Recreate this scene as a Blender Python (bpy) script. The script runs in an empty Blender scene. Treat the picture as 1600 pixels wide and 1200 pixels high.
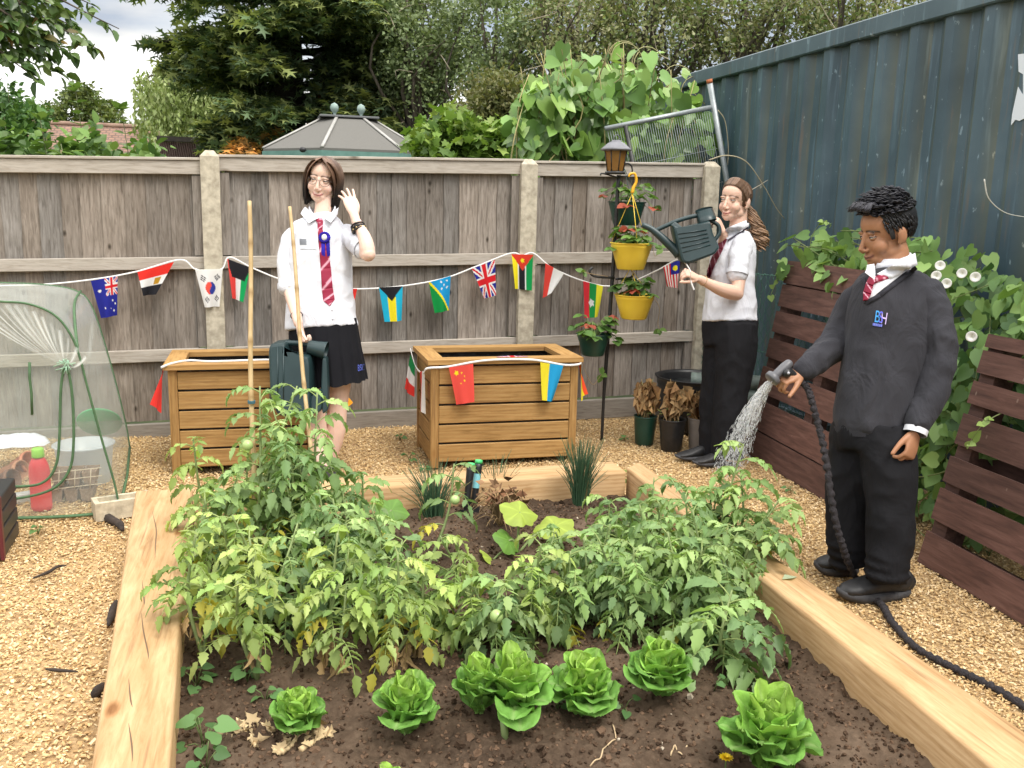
import bpy, math, random
import numpy as np
from mathutils import Vector, Matrix, noise as mnoise
from mathutils.bvhtree import BVHTree

SC = bpy.context.scene
COL = SC.collection

# ------------------------------------------------------------------ camera
FPX, PW, PH, CAM_Z = 1433.0, 1600, 1200, 1.45
_roll, _pitch, _yaw = 0.024, math.atan(274 / FPX), math.radians(15.0)
_fh = np.array([math.sin(_yaw), math.cos(_yaw), 0.0]); _rt = np.array([math.cos(_yaw), -math.sin(_yaw), 0.0]); _up = np.array([0, 0, 1.0])
C_F = _fh * math.cos(_pitch) - _up * math.sin(_pitch)
_u0 = _fh * math.sin(_pitch) + _up * math.cos(_pitch)
C_R = _rt * math.cos(_roll) + _u0 * math.sin(_roll)
C_U = -_rt * math.sin(_roll) + _u0 * math.cos(_roll)
C_O = np.array([0.0, 0.0, CAM_Z])
cd = bpy.data.cameras.new('camera'); cam = bpy.data.objects.new('camera', cd); COL.objects.link(cam)
cd.sensor_fit = 'HORIZONTAL'; cd.sensor_width = 36.0; cd.lens = FPX / PW * 36.0
cd.clip_start = 0.05; cd.clip_end = 500
cam.matrix_world = Matrix(((C_R[0], C_U[0], -C_F[0], 0), (C_R[1], C_U[1], -C_F[1], 0), (C_R[2], C_U[2], -C_F[2], CAM_Z), (0, 0, 0, 1)))
SC.camera = cam

# ------------------------------------------------------------------ sky, sun, exposure
SUN_DIR = Vector((0.30, -0.62, 1.15)).normalized()
w = bpy.data.worlds.new('World'); SC.world = w; w.use_nodes = True
nt = w.node_tree; nt.nodes.clear()
def _n(t, **k):
    n = nt.nodes.new(t)
    for a, b in k.items(): setattr(n, a, b)
    return n
sky = _n('ShaderNodeTexSky', sky_type='NISHITA'); sky.sun_disc = False
sky.sun_elevation = math.asin(SUN_DIR.z); sky.sun_rotation = math.atan2(SUN_DIR.x, SUN_DIR.y)
tc = _n('ShaderNodeTexCoord'); mp = _n('ShaderNodeMapping'); mp.inputs['Scale'].default_value = (1.0, 1.0, 3.2)
mp.inputs['Location'].default_value = (0.35, 0.0, 0.12)
nz = _n('ShaderNodeTexNoise'); nz.inputs['Scale'].default_value = 2.6; nz.inputs['Detail'].default_value = 7; nz.inputs['Roughness'].default_value = 0.56
rp = _n('ShaderNodeValToRGB'); rp.color_ramp.elements[0].position = 0.36; rp.color_ramp.elements[1].position = 0.60
rp.color_ramp.elements[0].color = (0.72, 0.72, 0.72, 1)
nz2 = _n('ShaderNodeTexNoise'); nz2.inputs['Scale'].default_value = 4.3; nz2.inputs['Detail'].default_value = 6
rp2 = _n('ShaderNodeValToRGB'); rp2.color_ramp.elements[0].position = 0.38; rp2.color_ramp.elements[1].position = 0.60
rp2.color_ramp.elements[0].color = (2.65, 2.95, 3.45, 1); rp2.color_ramp.elements[1].color = (5.6, 5.4, 5.0, 1); e3 = rp2.color_ramp.elements.new(.95); e3.color = (13.5, 13.2, 12.8, 1)
mx = _n('ShaderNodeMixRGB'); bg = _n('ShaderNodeBackground'); bg.inputs['Strength'].default_value = 0.10; ow = _n('ShaderNodeOutputWorld')
L = nt.links.new
L(tc.outputs['Generated'], mp.inputs['Vector']); L(mp.outputs[0], nz.inputs['Vector']); L(mp.outputs[0], nz2.inputs['Vector'])
sx = _n('ShaderNodeSeparateXYZ'); L(tc.outputs['Generated'], sx.inputs[0]); rz = _n('ShaderNodeValToRGB'); er = rz.color_ramp.elements
while len(er) < 5: er.new(.5)
for q_, (p_, c_) in zip(er, ((0, .62), (.115, .68), (.160, .36), (.26, .42), (.45, 1.0))): q_.position = p_; q_.color = (c_, c_, c_, 1)
am = _n('ShaderNodeMath', operation='ADD'); sm = _n('ShaderNodeMath', operation='SUBTRACT'); sm.inputs[1].default_value = .5
L(sx.outputs['Z'], rz.inputs[0]); L(nz2.outputs['Fac'], am.inputs[0]); L(rz.outputs[0], am.inputs[1]); L(am.outputs[0], sm.inputs[0])
L(nz.outputs['Fac'], rp.inputs[0]); L(sm.outputs[0], rp2.inputs[0])
L(rp.outputs[0], mx.inputs[0]); L(sky.outputs[0], mx.inputs[1]); L(rp2.outputs[0], mx.inputs[2]); L(mx.outputs[0], bg.inputs[0]); L(bg.outputs[0], ow.inputs[0])

sd = bpy.data.lights.new('sun', 'SUN'); sd.energy = 1.45; sd.angle = math.radians(24); sd.color = (1.0, 0.955, 0.88)
so = bpy.data.objects.new('sun', sd); COL.objects.link(so); so.location = (2, -3, 9)
so.rotation_euler = SUN_DIR.to_track_quat('Z', 'Y').to_euler()
SC.view_settings.view_transform = 'Standard'; SC.view_settings.look = 'None'; SC.view_settings.gamma = 1.0
SC.view_settings.use_curve_mapping = False; SC.view_settings.exposure = 1.06
SC.cycles.max_bounces = 8; SC.cycles.transparent_max_bounces = 24; SC.cycles.caustics_reflective = False; SC.cycles.caustics_refractive = False

# ------------------------------------------------------------------ where a spot of the photograph lies in the world
def _ray(px, py): return C_F + (px - PW / 2) / FPX * C_R - (py - PH / 2) / FPX * C_U
def G(px, py, z=0.0):
    d = _ray(px, py); return C_O + d * ((z - CAM_Z) / d[2])
def atY(px, py, y):
    d = _ray(px, py); return C_O + d * (y / d[1])
def atX(px, py, x):
    d = _ray(px, py); return C_O + d * (x / d[0])
def atD(px, py, dep): return C_O + _ray(px, py) * dep
def depth(p): return float((np.asarray(p) - C_O) @ C_F)

# ------------------------------------------------------------------ mesh helpers
class MB:
    """collects geometry in world coordinates; build() links it as ONE mesh object"""
    def __init__(s): s.v = []; s.c = []; s.fl = []; s.fs = []; s.n = 0
    def add(s, v, f, col=(1, 1, 1)):
        v = np.asarray(v, float).reshape(-1, 3); k = len(v)
        c = np.asarray(col, float)
        if c.ndim == 0: c = np.array([float(c)] * 3)
        if c.ndim == 1: c = np.tile(c, (k, 1))
        s.v.append(v); s.c.append(c)
        if isinstance(f, np.ndarray):
            s.fl.append((f + s.n).ravel()); s.fs.append(np.full(len(f), f.shape[1]))
        else:
            for q in f: s.fl.append(np.asarray(q) + s.n); s.fs.append(np.array([len(q)]))
        s.n += k
        return s
    def box(s, lo, hi, col=(1, 1, 1), M=None, b=0.0):
        lo = np.array(lo, float); hi = np.array(hi, float)
        if b > 0: return s.bbox(lo, hi, b, col, M)
        v = np.array([[x, y, z] for x in (lo[0], hi[0]) for y in (lo[1], hi[1]) for z in (lo[2], hi[2])])
        if M is not None: v = xf(M, v)
        return s.add(v, np.array([[0, 1, 3, 2], [4, 6, 7, 5], [0, 4, 5, 1], [2, 3, 7, 6], [0, 2, 6, 4], [1, 5, 7, 3]]), col)
    def bbox(s, lo, hi, b, col=(1, 1, 1), M=None):
        """box with chamfered edges"""
        V = []; idx = {}
        for ax in range(3):
            for sx in (0, 1):
                for sy in (0, 1):
                    for sz in (0, 1):
                        sg = (sx, sy, sz); p = []
                        for a in range(3):
                            e = lo[a] if sg[a] == 0 else hi[a]
                            if a != ax: e += b if sg[a] == 0 else -b
                            p.append(e)
                        idx[(ax,) + sg] = len(V); V.append(p)
        F = []
        for ax in range(3):
            a1, a2 = [a for a in range(3) if a != ax]
            for sd in (0, 1):
                q = []
                for (u, v2) in ((0, 0), (1, 0), (1, 1), (0, 1)):
                    g = [0, 0, 0]; g[ax] = sd; g[a1] = u; g[a2] = v2; q.append(idx[(ax,) + tuple(g)])
                F.append(q)
            for s1 in (0, 1):
                for s2 in (0, 1):
                    q = []
                    for (t, face) in ((0, a1), (1, a1), (1, a2), (0, a2)):
                        g = [0, 0, 0]; g[ax] = t; g[a1] = s1; g[a2] = s2; q.append(idx[(face,) + tuple(g)])
                    F.append(q)
        for sx in (0, 1):
            for sy in (0, 1):
                for sz in (0, 1): F.append([idx[(a, sx, sy, sz)] for a in range(3)])
        v = np.array(V)
        if M is not None: v = xf(M, v)
        return s.add(v, F, col)
    def tube(s, pts, r, n=8, col=(1, 1, 1), cap=True, ry=None, up=None, e=2.0, round_end=False):
        """tube through pts with a radius per point (ry: second radius)"""
        P = np.asarray(pts, float); m = len(P)
        R = np.full(m, r, float) if np.isscalar(r) else np.asarray(r, float)
        Q = R if ry is None else (np.full(m, ry, float) if np.isscalar(ry) else np.asarray(ry, float))
        if round_end:
            t0 = P[0] - P[1]; t0 /= np.linalg.norm(t0) + 1e-9; t1 = P[-1] - P[-2]; t1 /= np.linalg.norm(t1) + 1e-9
            h0 = min(R[0], Q[0]); h1 = min(R[-1], Q[-1])
            A = [(P[0] + t0 * h0 * .98, .18), (P[0] + t0 * h0 * .75, .66), (P[0] + t0 * h0 * .4, .92)]
            B = [(P[-1] + t1 * h1 * .4, .92), (P[-1] + t1 * h1 * .75, .66), (P[-1] + t1 * h1 * .98, .18)]
            R = np.concatenate([[R[0] * k for _, k in A], R, [R[-1] * k for _, k in B]]); Q = np.concatenate([[Q[0] * k for _, k in A], Q, [Q[-1] * k for _, k in B]])
            if np.ndim(col) == 2: col = np.concatenate([[col[0]] * 3, col, [col[-1]] * 3])
            P = np.concatenate([[p for p, _ in A], P, [p for p, _ in B]]); m = len(P)
        T = np.gradient(P, axis=0); T /= np.linalg.norm(T, axis=1)[:, None] + 1e-12
        u = np.array(up if up is not None else ((0, 0, 1) if abs(T[0][2]) < .9 else (0, 1, 0)), float)
        th = np.arange(n) / n * 2 * math.pi
        ct, st = np.cos(th), np.sin(th)
        ct = np.sign(ct) * np.abs(ct) ** (2 / e); st = np.sign(st) * np.abs(st) ** (2 / e)
        V = []
        for i in range(m):
            if up is None:
                u = u - T[i] * (u @ T[i])
                if np.linalg.norm(u) < 1e-5: u = np.array([1, 0, 0]) - T[i] * T[i][0]
                u /= np.linalg.norm(u)
                uu = u
            else:
                uu = np.array(up, float); uu = uu - T[i] * (uu @ T[i]); uu /= np.linalg.norm(uu) + 1e-9
            b = np.cross(T[i], uu)
            V.append(P[i] + R[i] * ct[:, None] * b + Q[i] * st[:, None] * uu)
        V = np.concatenate(V)
        i, j = np.meshgrid(np.arange(m - 1), np.arange(n), indexing='ij'); i = i.ravel(); j = j.ravel(); j2 = (j + 1) % n
        F = np.stack([i * n + j, i * n + j2, (i + 1) * n + j2, (i + 1) * n + j], 1)
        c = np.asarray(col, float)
        if c.ndim == 2: c = np.repeat(c, n, 0)
        base = s.n
        s.add(V, F, c)
        if cap:
            s.fl.append(np.arange(n)[::-1] + base); s.fs.append(np.array([n]))
            s.fl.append(np.arange(n) + base + (m - 1) * n); s.fs.append(np.array([n]))
        return s
    def lathe(s, o, prof, n=24, col=(1, 1, 1), M=None):
        """profile of (radius, height) turned about the vertical through o"""
        m = len(prof); th = np.arange(n) / n * 2 * math.pi
        V = np.concatenate([np.stack([r * np.cos(th), r * np.sin(th), np.full(n, z)], 1) for r, z in prof])
        if M is not None: V = V @ np.array(M.to_3x3()).T
        V = V + np.asarray(o, float)
        i, j = np.meshgrid(np.arange(m - 1), np.arange(n), indexing='ij'); i = i.ravel(); j = j.ravel(); j2 = (j + 1) % n
        return s.add(V, np.stack([i * n + j, i * n + j2, (i + 1) * n + j2, (i + 1) * n + j], 1), col)
    def ball(s, o, r, n=12, col=(1, 1, 1), M=None):
        r = np.array(r, float) if np.ndim(r) else np.array([r] * 3, float)
        m = max(4, n // 2); pr = [(math.sin(math.pi * k / m) + 1e-4, -math.cos(math.pi * k / m)) for k in range(m + 1)]
        th = np.arange(n) / n * 2 * math.pi
        V = np.concatenate([np.stack([a * np.cos(th), a * np.sin(th), np.full(n, z)], 1) for a, z in pr]) * r
        if M is not None: V = V @ np.array(M.to_3x3()).T
        V = V + np.asarray(o, float); mm = m + 1
        i, j = np.meshgrid(np.arange(mm - 1), np.arange(n), indexing='ij'); i = i.ravel(); j = j.ravel(); j2 = (j + 1) % n
        return s.add(V, np.stack([i * n + j, i * n + j2, (i + 1) * n + j2, (i + 1) * n + j], 1), col)
    def grid(s, V, col=(1, 1, 1), wrap=False):
        """V: (m, n, 3) sheet"""
        V = np.asarray(V, float); m, n = V.shape[:2]
        nn = n if wrap else n - 1
        i, j = np.meshgrid(np.arange(m - 1), np.arange(nn), indexing='ij'); i = i.ravel(); j = j.ravel(); j2 = (j + 1) % n
        c = np.asarray(col, float)
        if c.ndim == 3: c = c.reshape(-1, 3)
        return s.add(V.reshape(-1, 3), np.stack([i * n + j, i * n + j2, (i + 1) * n + j2, (i + 1) * n + j], 1), c)
    def inst(s, tv, tf, Ms, O, cols):
        """copies of a template (tv, tf) under matrices Ms (K,3,3) at O (K,3)"""
        tv = np.asarray(tv, float); K = len(O); k = len(tv)
        if K == 0: return s
        V = np.einsum('kij,vj->kvi', Ms, tv) + np.asarray(O)[:, None, :]
        cols = np.asarray(cols, float)
        cv = np.repeat(cols, k, 0) if cols.ndim == 2 else cols.reshape(-1, 3)
        off = (np.arange(K) * k)[:, None, None]
        byn = {}
        for q in tf: byn.setdefault(len(q), []).append(q)
        base = s.n; s.v.append(V.reshape(-1, 3)); s.c.append(cv); s.n += K * k
        for nn, qs in byn.items():
            F = (np.array(qs)[None] + off).reshape(-1, nn) + base
            s.fl.append(F.ravel()); s.fs.append(np.full(len(F), nn))
        return s
    def arrays(s): return np.concatenate(s.v), np.concatenate(s.fl), np.concatenate(s.fs), np.concatenate(s.c)
    def mesh(s, name, org=(0, 0, 0), smooth=True):
        V, fl, fs, c = s.arrays()
        me = bpy.data.meshes.new(name)
        me.vertices.add(len(V)); me.vertices.foreach_set('co', (V - np.asarray(org)).astype(np.float32).ravel())
        me.loops.add(len(fl)); me.loops.foreach_set('vertex_index', fl.astype(np.int32))
        me.polygons.add(len(fs)); st = np.concatenate([[0], np.cumsum(fs)[:-1]])
        me.polygons.foreach_set('loop_start', st.astype(np.int32)); me.polygons.foreach_set('loop_total', fs.astype(np.int32))
        me.polygons.foreach_set('use_smooth', np.full(len(fs), smooth))
        at = me.color_attributes.new('Col', 'FLOAT_COLOR', 'POINT')
        at.data.foreach_set('color', np.concatenate([c, np.ones((len(c), 1))], 1).astype(np.float32).ravel())
        me.update(calc_edges=True); me.validate()
        return me
    def build(s, name, m, parent=None, smooth=True, auto=None, loc=None):
        org = np.zeros(3)
        if parent is not None: org = world_loc(parent)
        elif loc is not None: org = np.asarray(loc, float)
        me = s.mesh(name, org, smooth)
        if auto: sharp_edges(me, auto)
        return link(name, me, m, parent, None if parent is not None else org)

def sharp_edges(me, ang):
    me.set_sharp_from_angle(angle=math.radians(ang))
def world_loc(o):
    p = np.zeros(3)
    while o is not None: p = p + np.array(o.location); o = o.parent
    return p
def link(name, me, m, parent=None, loc=None):
    o = bpy.data.objects.new(name, me); COL.objects.link(o)
    if m is not None: me.materials.append(m)
    if parent is not None: o.parent = parent
    elif loc is not None: o.location = tuple(loc)
    return o
def xf(M, v):
    A = np.array(M); v = np.asarray(v, float)
    return v @ A[:3, :3].T + A[:3, 3]
def empty(name, loc):
    o = bpy.data.objects.new(name, None); COL.objects.link(o); o.location = tuple(float(a) for a in loc); o.empty_display_size = 0.1
    return o
def tag(o, label, cat, group=None, kind=None):
    if label: o['label'] = label
    if cat: o['category'] = cat
    if group: o['group'] = group
    if kind: o['kind'] = kind
    return o
def thing(name, loc, label, cat, group=None): return tag(empty(name, loc), label, cat, group)
def unit(v): v = np.asarray(v, float); return v / (np.linalg.norm(v) + 1e-12)
def rotm(ax, a): return np.array(Matrix.Rotation(a, 3, Vector(ax)))
def rand_rots(rng, K, tilt=None):
    """K random rotation matrices; tilt: leaf normals mostly upward"""
    if tilt is None:
        q = rng.normal(size=(K, 4)); q /= np.linalg.norm(q, axis=1)[:, None]
        w_, x, y, z = q.T
        return np.stack([np.stack([1 - 2 * (y * y + z * z), 2 * (x * y - z * w_), 2 * (x * z + y * w_)], 1), np.stack([2 * (x * y + z * w_), 1 - 2 * (x * x + z * z), 2 * (y * z - x * w_)], 1), np.stack([2 * (x * z - y * w_), 2 * (y * z + x * w_), 1 - 2 * (x * x + y * y)], 1)], 1)
    n = rng.normal(size=(K, 3)) * tilt + np.array([0, 0, 1.0]); n /= np.linalg.norm(n, axis=1)[:, None]
    a = rng.normal(size=(K, 3)); a -= n * (a * n).sum(1)[:, None]; a /= np.linalg.norm(a, axis=1)[:, None]
    return np.stack([np.cross(a, n), a, n], 2)
def frames(dirs, nrm):
    """matrices with y axis along dirs and z near nrm"""
    y = dirs / (np.linalg.norm(dirs, axis=1)[:, None] + 1e-9)
    z = nrm - y * (nrm * y).sum(1)[:, None]; z /= np.linalg.norm(z, axis=1)[:, None] + 1e-9
    return np.stack([np.cross(y, z), y, z], 2)
def spline(pts, k):
    """smooth curve through pts, k samples"""
    P = np.asarray(pts, float); n = len(P)
    if n == 2: t = np.linspace(0, 1, k)[:, None]; return P[0] * (1 - t) + P[1] * t
    E = np.concatenate([[2 * P[0] - P[1]], P, [2 * P[-1] - P[-2]]]); out = []
    for u in np.linspace(0, n - 1 - 1e-6, k):
        i = int(u); t = u - i; a, b, c, d = E[i:i + 4]
        out.append(.5 * ((2 * b) + (-a + c) * t + (2 * a - 5 * b + 4 * c - d) * t * t + (-a + 3 * b - 3 * c + d) * t ** 3))
    return np.array(out)

# ------------------------------------------------------------------ materials
MATS = {}
class NT:
    def __init__(s, name):
        s.m = bpy.data.materials.new(name); s.m.use_nodes = True; s.t = s.m.node_tree; s.t.nodes.clear()
        s.out = s.n('ShaderNodeOutputMaterial'); s.p = s.n('ShaderNodeBsdfPrincipled'); s.l(s.p.outputs[0], s.out.inputs[0])
    def n(s, t, **k):
        x = s.t.nodes.new(t)
        for a, b in k.items(): setattr(x, a, b)
        return x
    def l(s, a, b): s.t.links.new(a, b)
    def set(s, node, **k):
        for a, b in k.items(): node.inputs[a.replace('_', ' ')].default_value = b
    def coord(s, sc=(1, 1, 1), rot=(0, 0, 0), kind='Object'):
        c = s.n('ShaderNodeTexCoord'); m = s.n('ShaderNodeMapping'); m.inputs['Scale'].default_value = sc; m.inputs['Rotation'].default_value = rot
        s.l(c.outputs[kind], m.inputs[0]); return m.outputs[0]
    def noise(s, vec, scale, detail=4, rough=.55, dist=0):
        x = s.n('ShaderNodeTexNoise'); s.set(x, Scale=scale, Detail=detail, Roughness=rough, Distortion=dist); s.l(vec, x.inputs['Vector']); return x.outputs['Fac']
    def ramp(s, fac, stops):
        r = s.n('ShaderNodeValToRGB'); e = r.color_ramp.elements
        while len(e) < len(stops): e.new(.5)
        for q, (p, c) in zip(e, stops):
            q.position = p; q.color = (c, c, c, 1) if np.isscalar(c) else tuple(c) + (1,)
        s.l(fac, r.inputs[0]); return r.outputs[0]
    def mix(s, f, a, b, mode='MIX'):
        x = s.n('ShaderNodeMixRGB', blend_type=mode)
        for i, q in enumerate((f, a, b)):
            if hasattr(q, 'node'): s.l(q, x.inputs[i])
            else: x.inputs[i].default_value = q if np.isscalar(q) else tuple(q) + (1,)
        return x.outputs[0]
    def attr(s): return s.n('ShaderNodeVertexColor', layer_name='Col').outputs[0]
    def bump(s, h, strength, dist=.01):
        b = s.n('ShaderNodeBump'); s.set(b, Strength=strength, Distance=dist); s.l(h, b.inputs['Height']); s.l(b.outputs[0], s.p.inputs['Normal']); return b
    def color(s, c):
        if hasattr(c, 'node'): s.l(c, s.p.inputs['Base Color'])
        else: s.p.inputs['Base Color'].default_value = tuple(c) + (1,)
def mat(name, c1, c2=None, scale=20, rough=.6, bump=.0, sc=(1, 1, 1), detail=4, metal=0, spec=.5, trans=0, lo=.3, hi=.7, sheen=0, bscale=None, bdist=.004, alpha=None):
    """two-tone noise material multiplied by the mesh's own Col attribute"""
    if name in MATS: return MATS[name]
    k = NT(name); v = k.coord(sc)
    col = c1
    f = k.noise(v, scale, detail)
    if c2 is not None: col = k.ramp(f, [(lo, c1), (hi, c2)])
    col = k.mix(1.0, col, k.attr(), 'MULTIPLY')
    k.color(col); k.set(k.p, Roughness=rough, Metallic=metal)
    k.p.inputs['Specular IOR Level'].default_value = spec
    if sheen: k.p.inputs['Sheen Weight'].default_value = sheen
    if bump: k.bump(f if bscale is None else k.noise(v, bscale, 5), bump, bdist)
    if trans:
        t = k.n('ShaderNodeBsdfTranslucent'); k.l(k.mix(1.0, col, (1.0, 1.0, .55), 'MULTIPLY'), t.inputs[0])
        m = k.n('ShaderNodeMixShader'); m.inputs[0].default_value = trans
        k.l(k.p.outputs[0], m.inputs[1]); k.l(t.outputs[0], m.inputs[2]); k.l(m.outputs[0], k.out.inputs[0])
    if alpha is not None: k.p.inputs['Alpha'].default_value = alpha
    MATS[name] = k.m
    return k.m
# ================================================================== THE SETTING
LEAF = mat('leaf', (1, 1, 1), rough=.5, trans=.32, spec=.35)
LEAFG = mat('glossy_leaf', (1, 1, 1), rough=.36, trans=.25, spec=.45)
PAINT = mat('plain_colour', (1, 1, 1), rough=.55)
CLOTH = mat('woven_cloth', (1, 1, 1), rough=.9, spec=.2, bump=.15, bscale=900, bdist=.001)

# ---- distant ground, gravel, soil
k = NT('rough_grass'); v = k.coord(); f = k.noise(v, 3, 8)
k.color(k.ramp(f, [(.3, (.035, .06, .018)), (.7, (.10, .12, .04))])); k.set(k.p, Roughness=.95); k.bump(f, .5, .1)
mb = MB(); mb.box((-200, -200, -.5), (200, 200, -.05)); o = mb.build('ground', k.m, smooth=False); o['kind'] = 'structure'

k = NT('wood_chip_bed'); v = k.coord()
vo = k.n('ShaderNodeTexVoronoi'); k.set(vo, Scale=75.0); k.l(v, vo.inputs['Vector'])
k.color(k.mix(.55, k.ramp(vo.outputs['Color'], [(.15, (.24, .15, .065)), (.5, (.50, .34, .16)), (.9, (.66, .47, .25))]), k.ramp(k.noise(v, 5, 5), [(.3, (.22, .13, .055)), (.7, (.52, .35, .17))])))
k.set(k.p, Roughness=.85); k.bump(vo.outputs['Distance'], .8, .012)
def gz(x, y):
    return .012 * math.sin(2.1 * x + 1.3) * math.cos(1.7 * y) + .018 * (mnoise.noise(Vector((x * 1.1, y * 1.1, 3))))
xs = np.linspace(-4, 3.42, 90); ys = np.linspace(-1.5, 6.1, 95)
mb = MB(); mb.grid([[(x, y, gz(x, y) - .006) for x in xs] for y in ys]); o = mb.build('gravel', k.m); o['kind'] = 'structure'

CHIP = mat('wood_chip', (1, 1, 1), rough=.8, spec=.25)
def chips(n, seed, boxes, avoid):
    rng = np.random.default_rng(seed); P = []
    ar = np.array([(b[2] - b[0]) * (b[3] - b[1]) * b[4] for b in boxes]); ar /= ar.sum()
    for b, a in zip(boxes, ar):
        q = rng.uniform(size=(int(n * a), 2)) * np.array([b[2] - b[0], b[3] - b[1]]) + np.array([b[0], b[1]]); P.append(q)
    P = np.concatenate(P)
    m = np.ones(len(P), bool)
    for (x0, y0, x1, y1) in avoid: m &= ~((P[:, 0] > x0) & (P[:, 0] < x1) & (P[:, 1] > y0) & (P[:, 1] < y1))
    P = P[m]; K = len(P)
    z = np.array([gz(x, y) for x, y in P]) + rng.uniform(-.004, .007, K)
    tv = np.array([(-1, -.8, -.5), (1, -1, -.4), (.8, 1, -.5), (-1, .7, -.5), (-.8, -.7, .5), (.9, -.7, .45), (.6, .8, .5), (-.75, .9, .4)]) * .5
    tf = [(3, 2, 1, 0), (4, 5, 6, 7), (0, 1, 5, 4), (1, 2, 6, 5), (2, 3, 7, 6), (3, 0, 4, 7)]
    S = np.stack([rng.uniform(.007, .0155, K), rng.uniform(.0045, .009, K), rng.uniform(.003, .0052, K)], 1)
    big = rng.uniform(size=K) < .06; S[big] *= 1.5
    R = rand_rots(rng, K, .42) * S[:, None, :]
    base = np.array([[.62, .45, .23], [.54, .365, .17], [.72, .56, .34], [.44, .28, .125], [.27, .16, .075]])
    c = base[rng.choice(5, K, p=[.38, .27, .21, .11, .03])] * rng.uniform(.8, 1.15, K)[:, None]
    mb = MB(); mb.inst(tv, tf, R, np.concatenate([P, z[:, None]], 1), c); return mb
mb = chips(135000, 3, [(-2.0, 1.5, -.38, 5.95, 1.1), (-.6, 4.2, 3.3, 5.95, 1.0), (1.8, 1.1, 3.3, 4.2, 1.4)], [])
o = mb.build('wood_chips', CHIP, smooth=False); tag(o, 'pale golden wood chips covering the ground around the bed', 'wood chips', kind='stuff')

# soil of the raised bed
BX0, BX1, BY0, BY1 = -.50, 1.62, 1.35, 4.02
SOILZ = .075
def soilz(x, y):
    n = mnoise.fractal(Vector((x * 5, y * 5, 1.7)), 1.0, 2.1, 6)
    n2 = mnoise.fractal(Vector((x * 22, y * 22, 4.7)), .8, 2.1, 4)
    edge = min(1.0, max(0.0, (BY1 - y) / .3))
    return SOILZ + .020 * n + .013 * n2 + .010 * max(0, mnoise.noise(Vector((x * 13, y * 13, 9.1))))  + .02 * math.exp(-((y - 3.6) / .4) ** 2) * edge + (.015 * math.exp(-((x - 1.45) ** 2 + (y - 3.75) ** 2) / .05))
xs = np.linspace(BX0, BX1 + .06, 230); ys = np.concatenate([np.linspace(BY0, 2.6, 190), np.linspace(2.61, BY1 + .06, 110)])
k = NT('garden_soil'); v = k.coord(); f = k.noise(v, 60, 8, .65); f2 = k.noise(v, 3.0, 4)
k.color(k.mix(.5, k.ramp(f, [(.3, (.032, .021, .014)), (.55, (.088, .060, .040)), (.75, (.150, .108, .075))]), k.ramp(f2, [(.36, (.030, .019, .012)), (.52, (.082, .055, .036)), (.68, (.185, .132, .092))])))
k.set(k.p, Roughness=.95); k.p.inputs['Specular IOR Level'].default_value = .15; k.bump(f, .7, .008)
def soilx(x, y): return max(x, -.30 - (y - 1.2) * .068)
mb = MB(); mb.grid([[(soilx(x, y), y, soilz(x, y)) for x in xs] for y in ys]); o = mb.build('soil', k.m); o['kind'] = 'structure'
rng = np.random.default_rng(9); K = 15000
P = rng.uniform(size=(K, 2)) * [BX1 - BX0, BY1 - BY0] + [BX0, BY0]
tv = np.array([(1, 0, 0), (-1, 0, 0), (0, 1, 0), (0, -1, 0), (0, 0, 1), (0, 0, -1), (.6, .6, .6), (-.6, .6, .55), (.6, -.55, .6), (-.6, -.6, .6)])
tf = [(4, 6, 0, 8), (4, 7, 2, 6), (4, 9, 1, 7), (4, 8, 3, 9), (5, 0, 6, 2), (5, 2, 7, 1), (5, 1, 9, 3), (5, 3, 8, 0)]
s_ = rng.uniform(.0025, .0085, K) * np.where(rng.uniform(size=K) < .05, 1.9, 1)
R = rand_rots(rng, K) * (s_[:, None] * rng.uniform(.6, 1.2, (K, 3)))[:, None, :]
c = np.array([.088, .056, .036]) * rng.uniform(.35, 1.9, K)[:, None]
pale = rng.uniform(size=K) < .011; c[pale] = np.array([.55, .47, .36]) * rng.uniform(.6, 1.1, pale.sum())[:, None]
P[:, 0] = [soilx(x, y) for x, y in P]
z = np.array([soilz(x, y) for x, y in P]) + s_ * .2
mb = MB(); mb.inst(tv, tf, R, np.concatenate([P, z[:, None]], 1), c)
o = mb.build('soil_crumbs', mat('soil_crumb', (1, 1, 1), rough=.95, spec=.1, bump=.6, bscale=300), smooth=False); tag(o, 'dark crumbs of earth and small pale stones in the bed', 'soil', kind='stuff')

# ---- weathered timber fence and its concrete posts
k = NT('weathered_fence_board'); v = k.coord((9, 9, .9)); f = k.noise(v, 9, 8, .62, .6); v2 = k.coord((1, 1, .35)); f2 = k.noise(v2, 6, 3)
vk = k.coord((1, .05, .55)); vo = k.n('ShaderNodeTexVoronoi'); k.set(vo, Scale=9.5, Randomness=1.0); k.l(vk, vo.inputs['Vector'])
kn = k.ramp(vo.outputs['Distance'], [(.035, (.10, .09, .08)), (.085, (.55, .53, .5)), (.13, (1, 1, 1))])
c = k.ramp(f, [(.25, (.125, .108, .092)), (.5, (.268, .242, .215)), (.75, (.39, .36, .33))])
c = k.mix(.6, c, k.ramp(f2, [(.3, (.55, .5, .46)), (.7, (1.05, 1.03, 1.02))]), 'MULTIPLY')
c = k.mix(.85, c, kn, 'MULTIPLY'); c = k.mix(1, c, k.attr(), 'MULTIPLY')
k.color(c); k.set(k.p, Roughness=.9); k.p.inputs['Specular IOR Level'].default_value = .2; k.bump(f, .5, .004); FENCE_B = k.m
k = NT('weathered_fence_rail'); v = k.coord((.9, 9, 9)); f = k.noise(v, 9, 8, .62, .5); vk = k.coord((.6, .05, 1)); vo = k.n('ShaderNodeTexVoronoi'); k.set(vo, Scale=4.2); k.l(vk, vo.inputs['Vector'])
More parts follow.
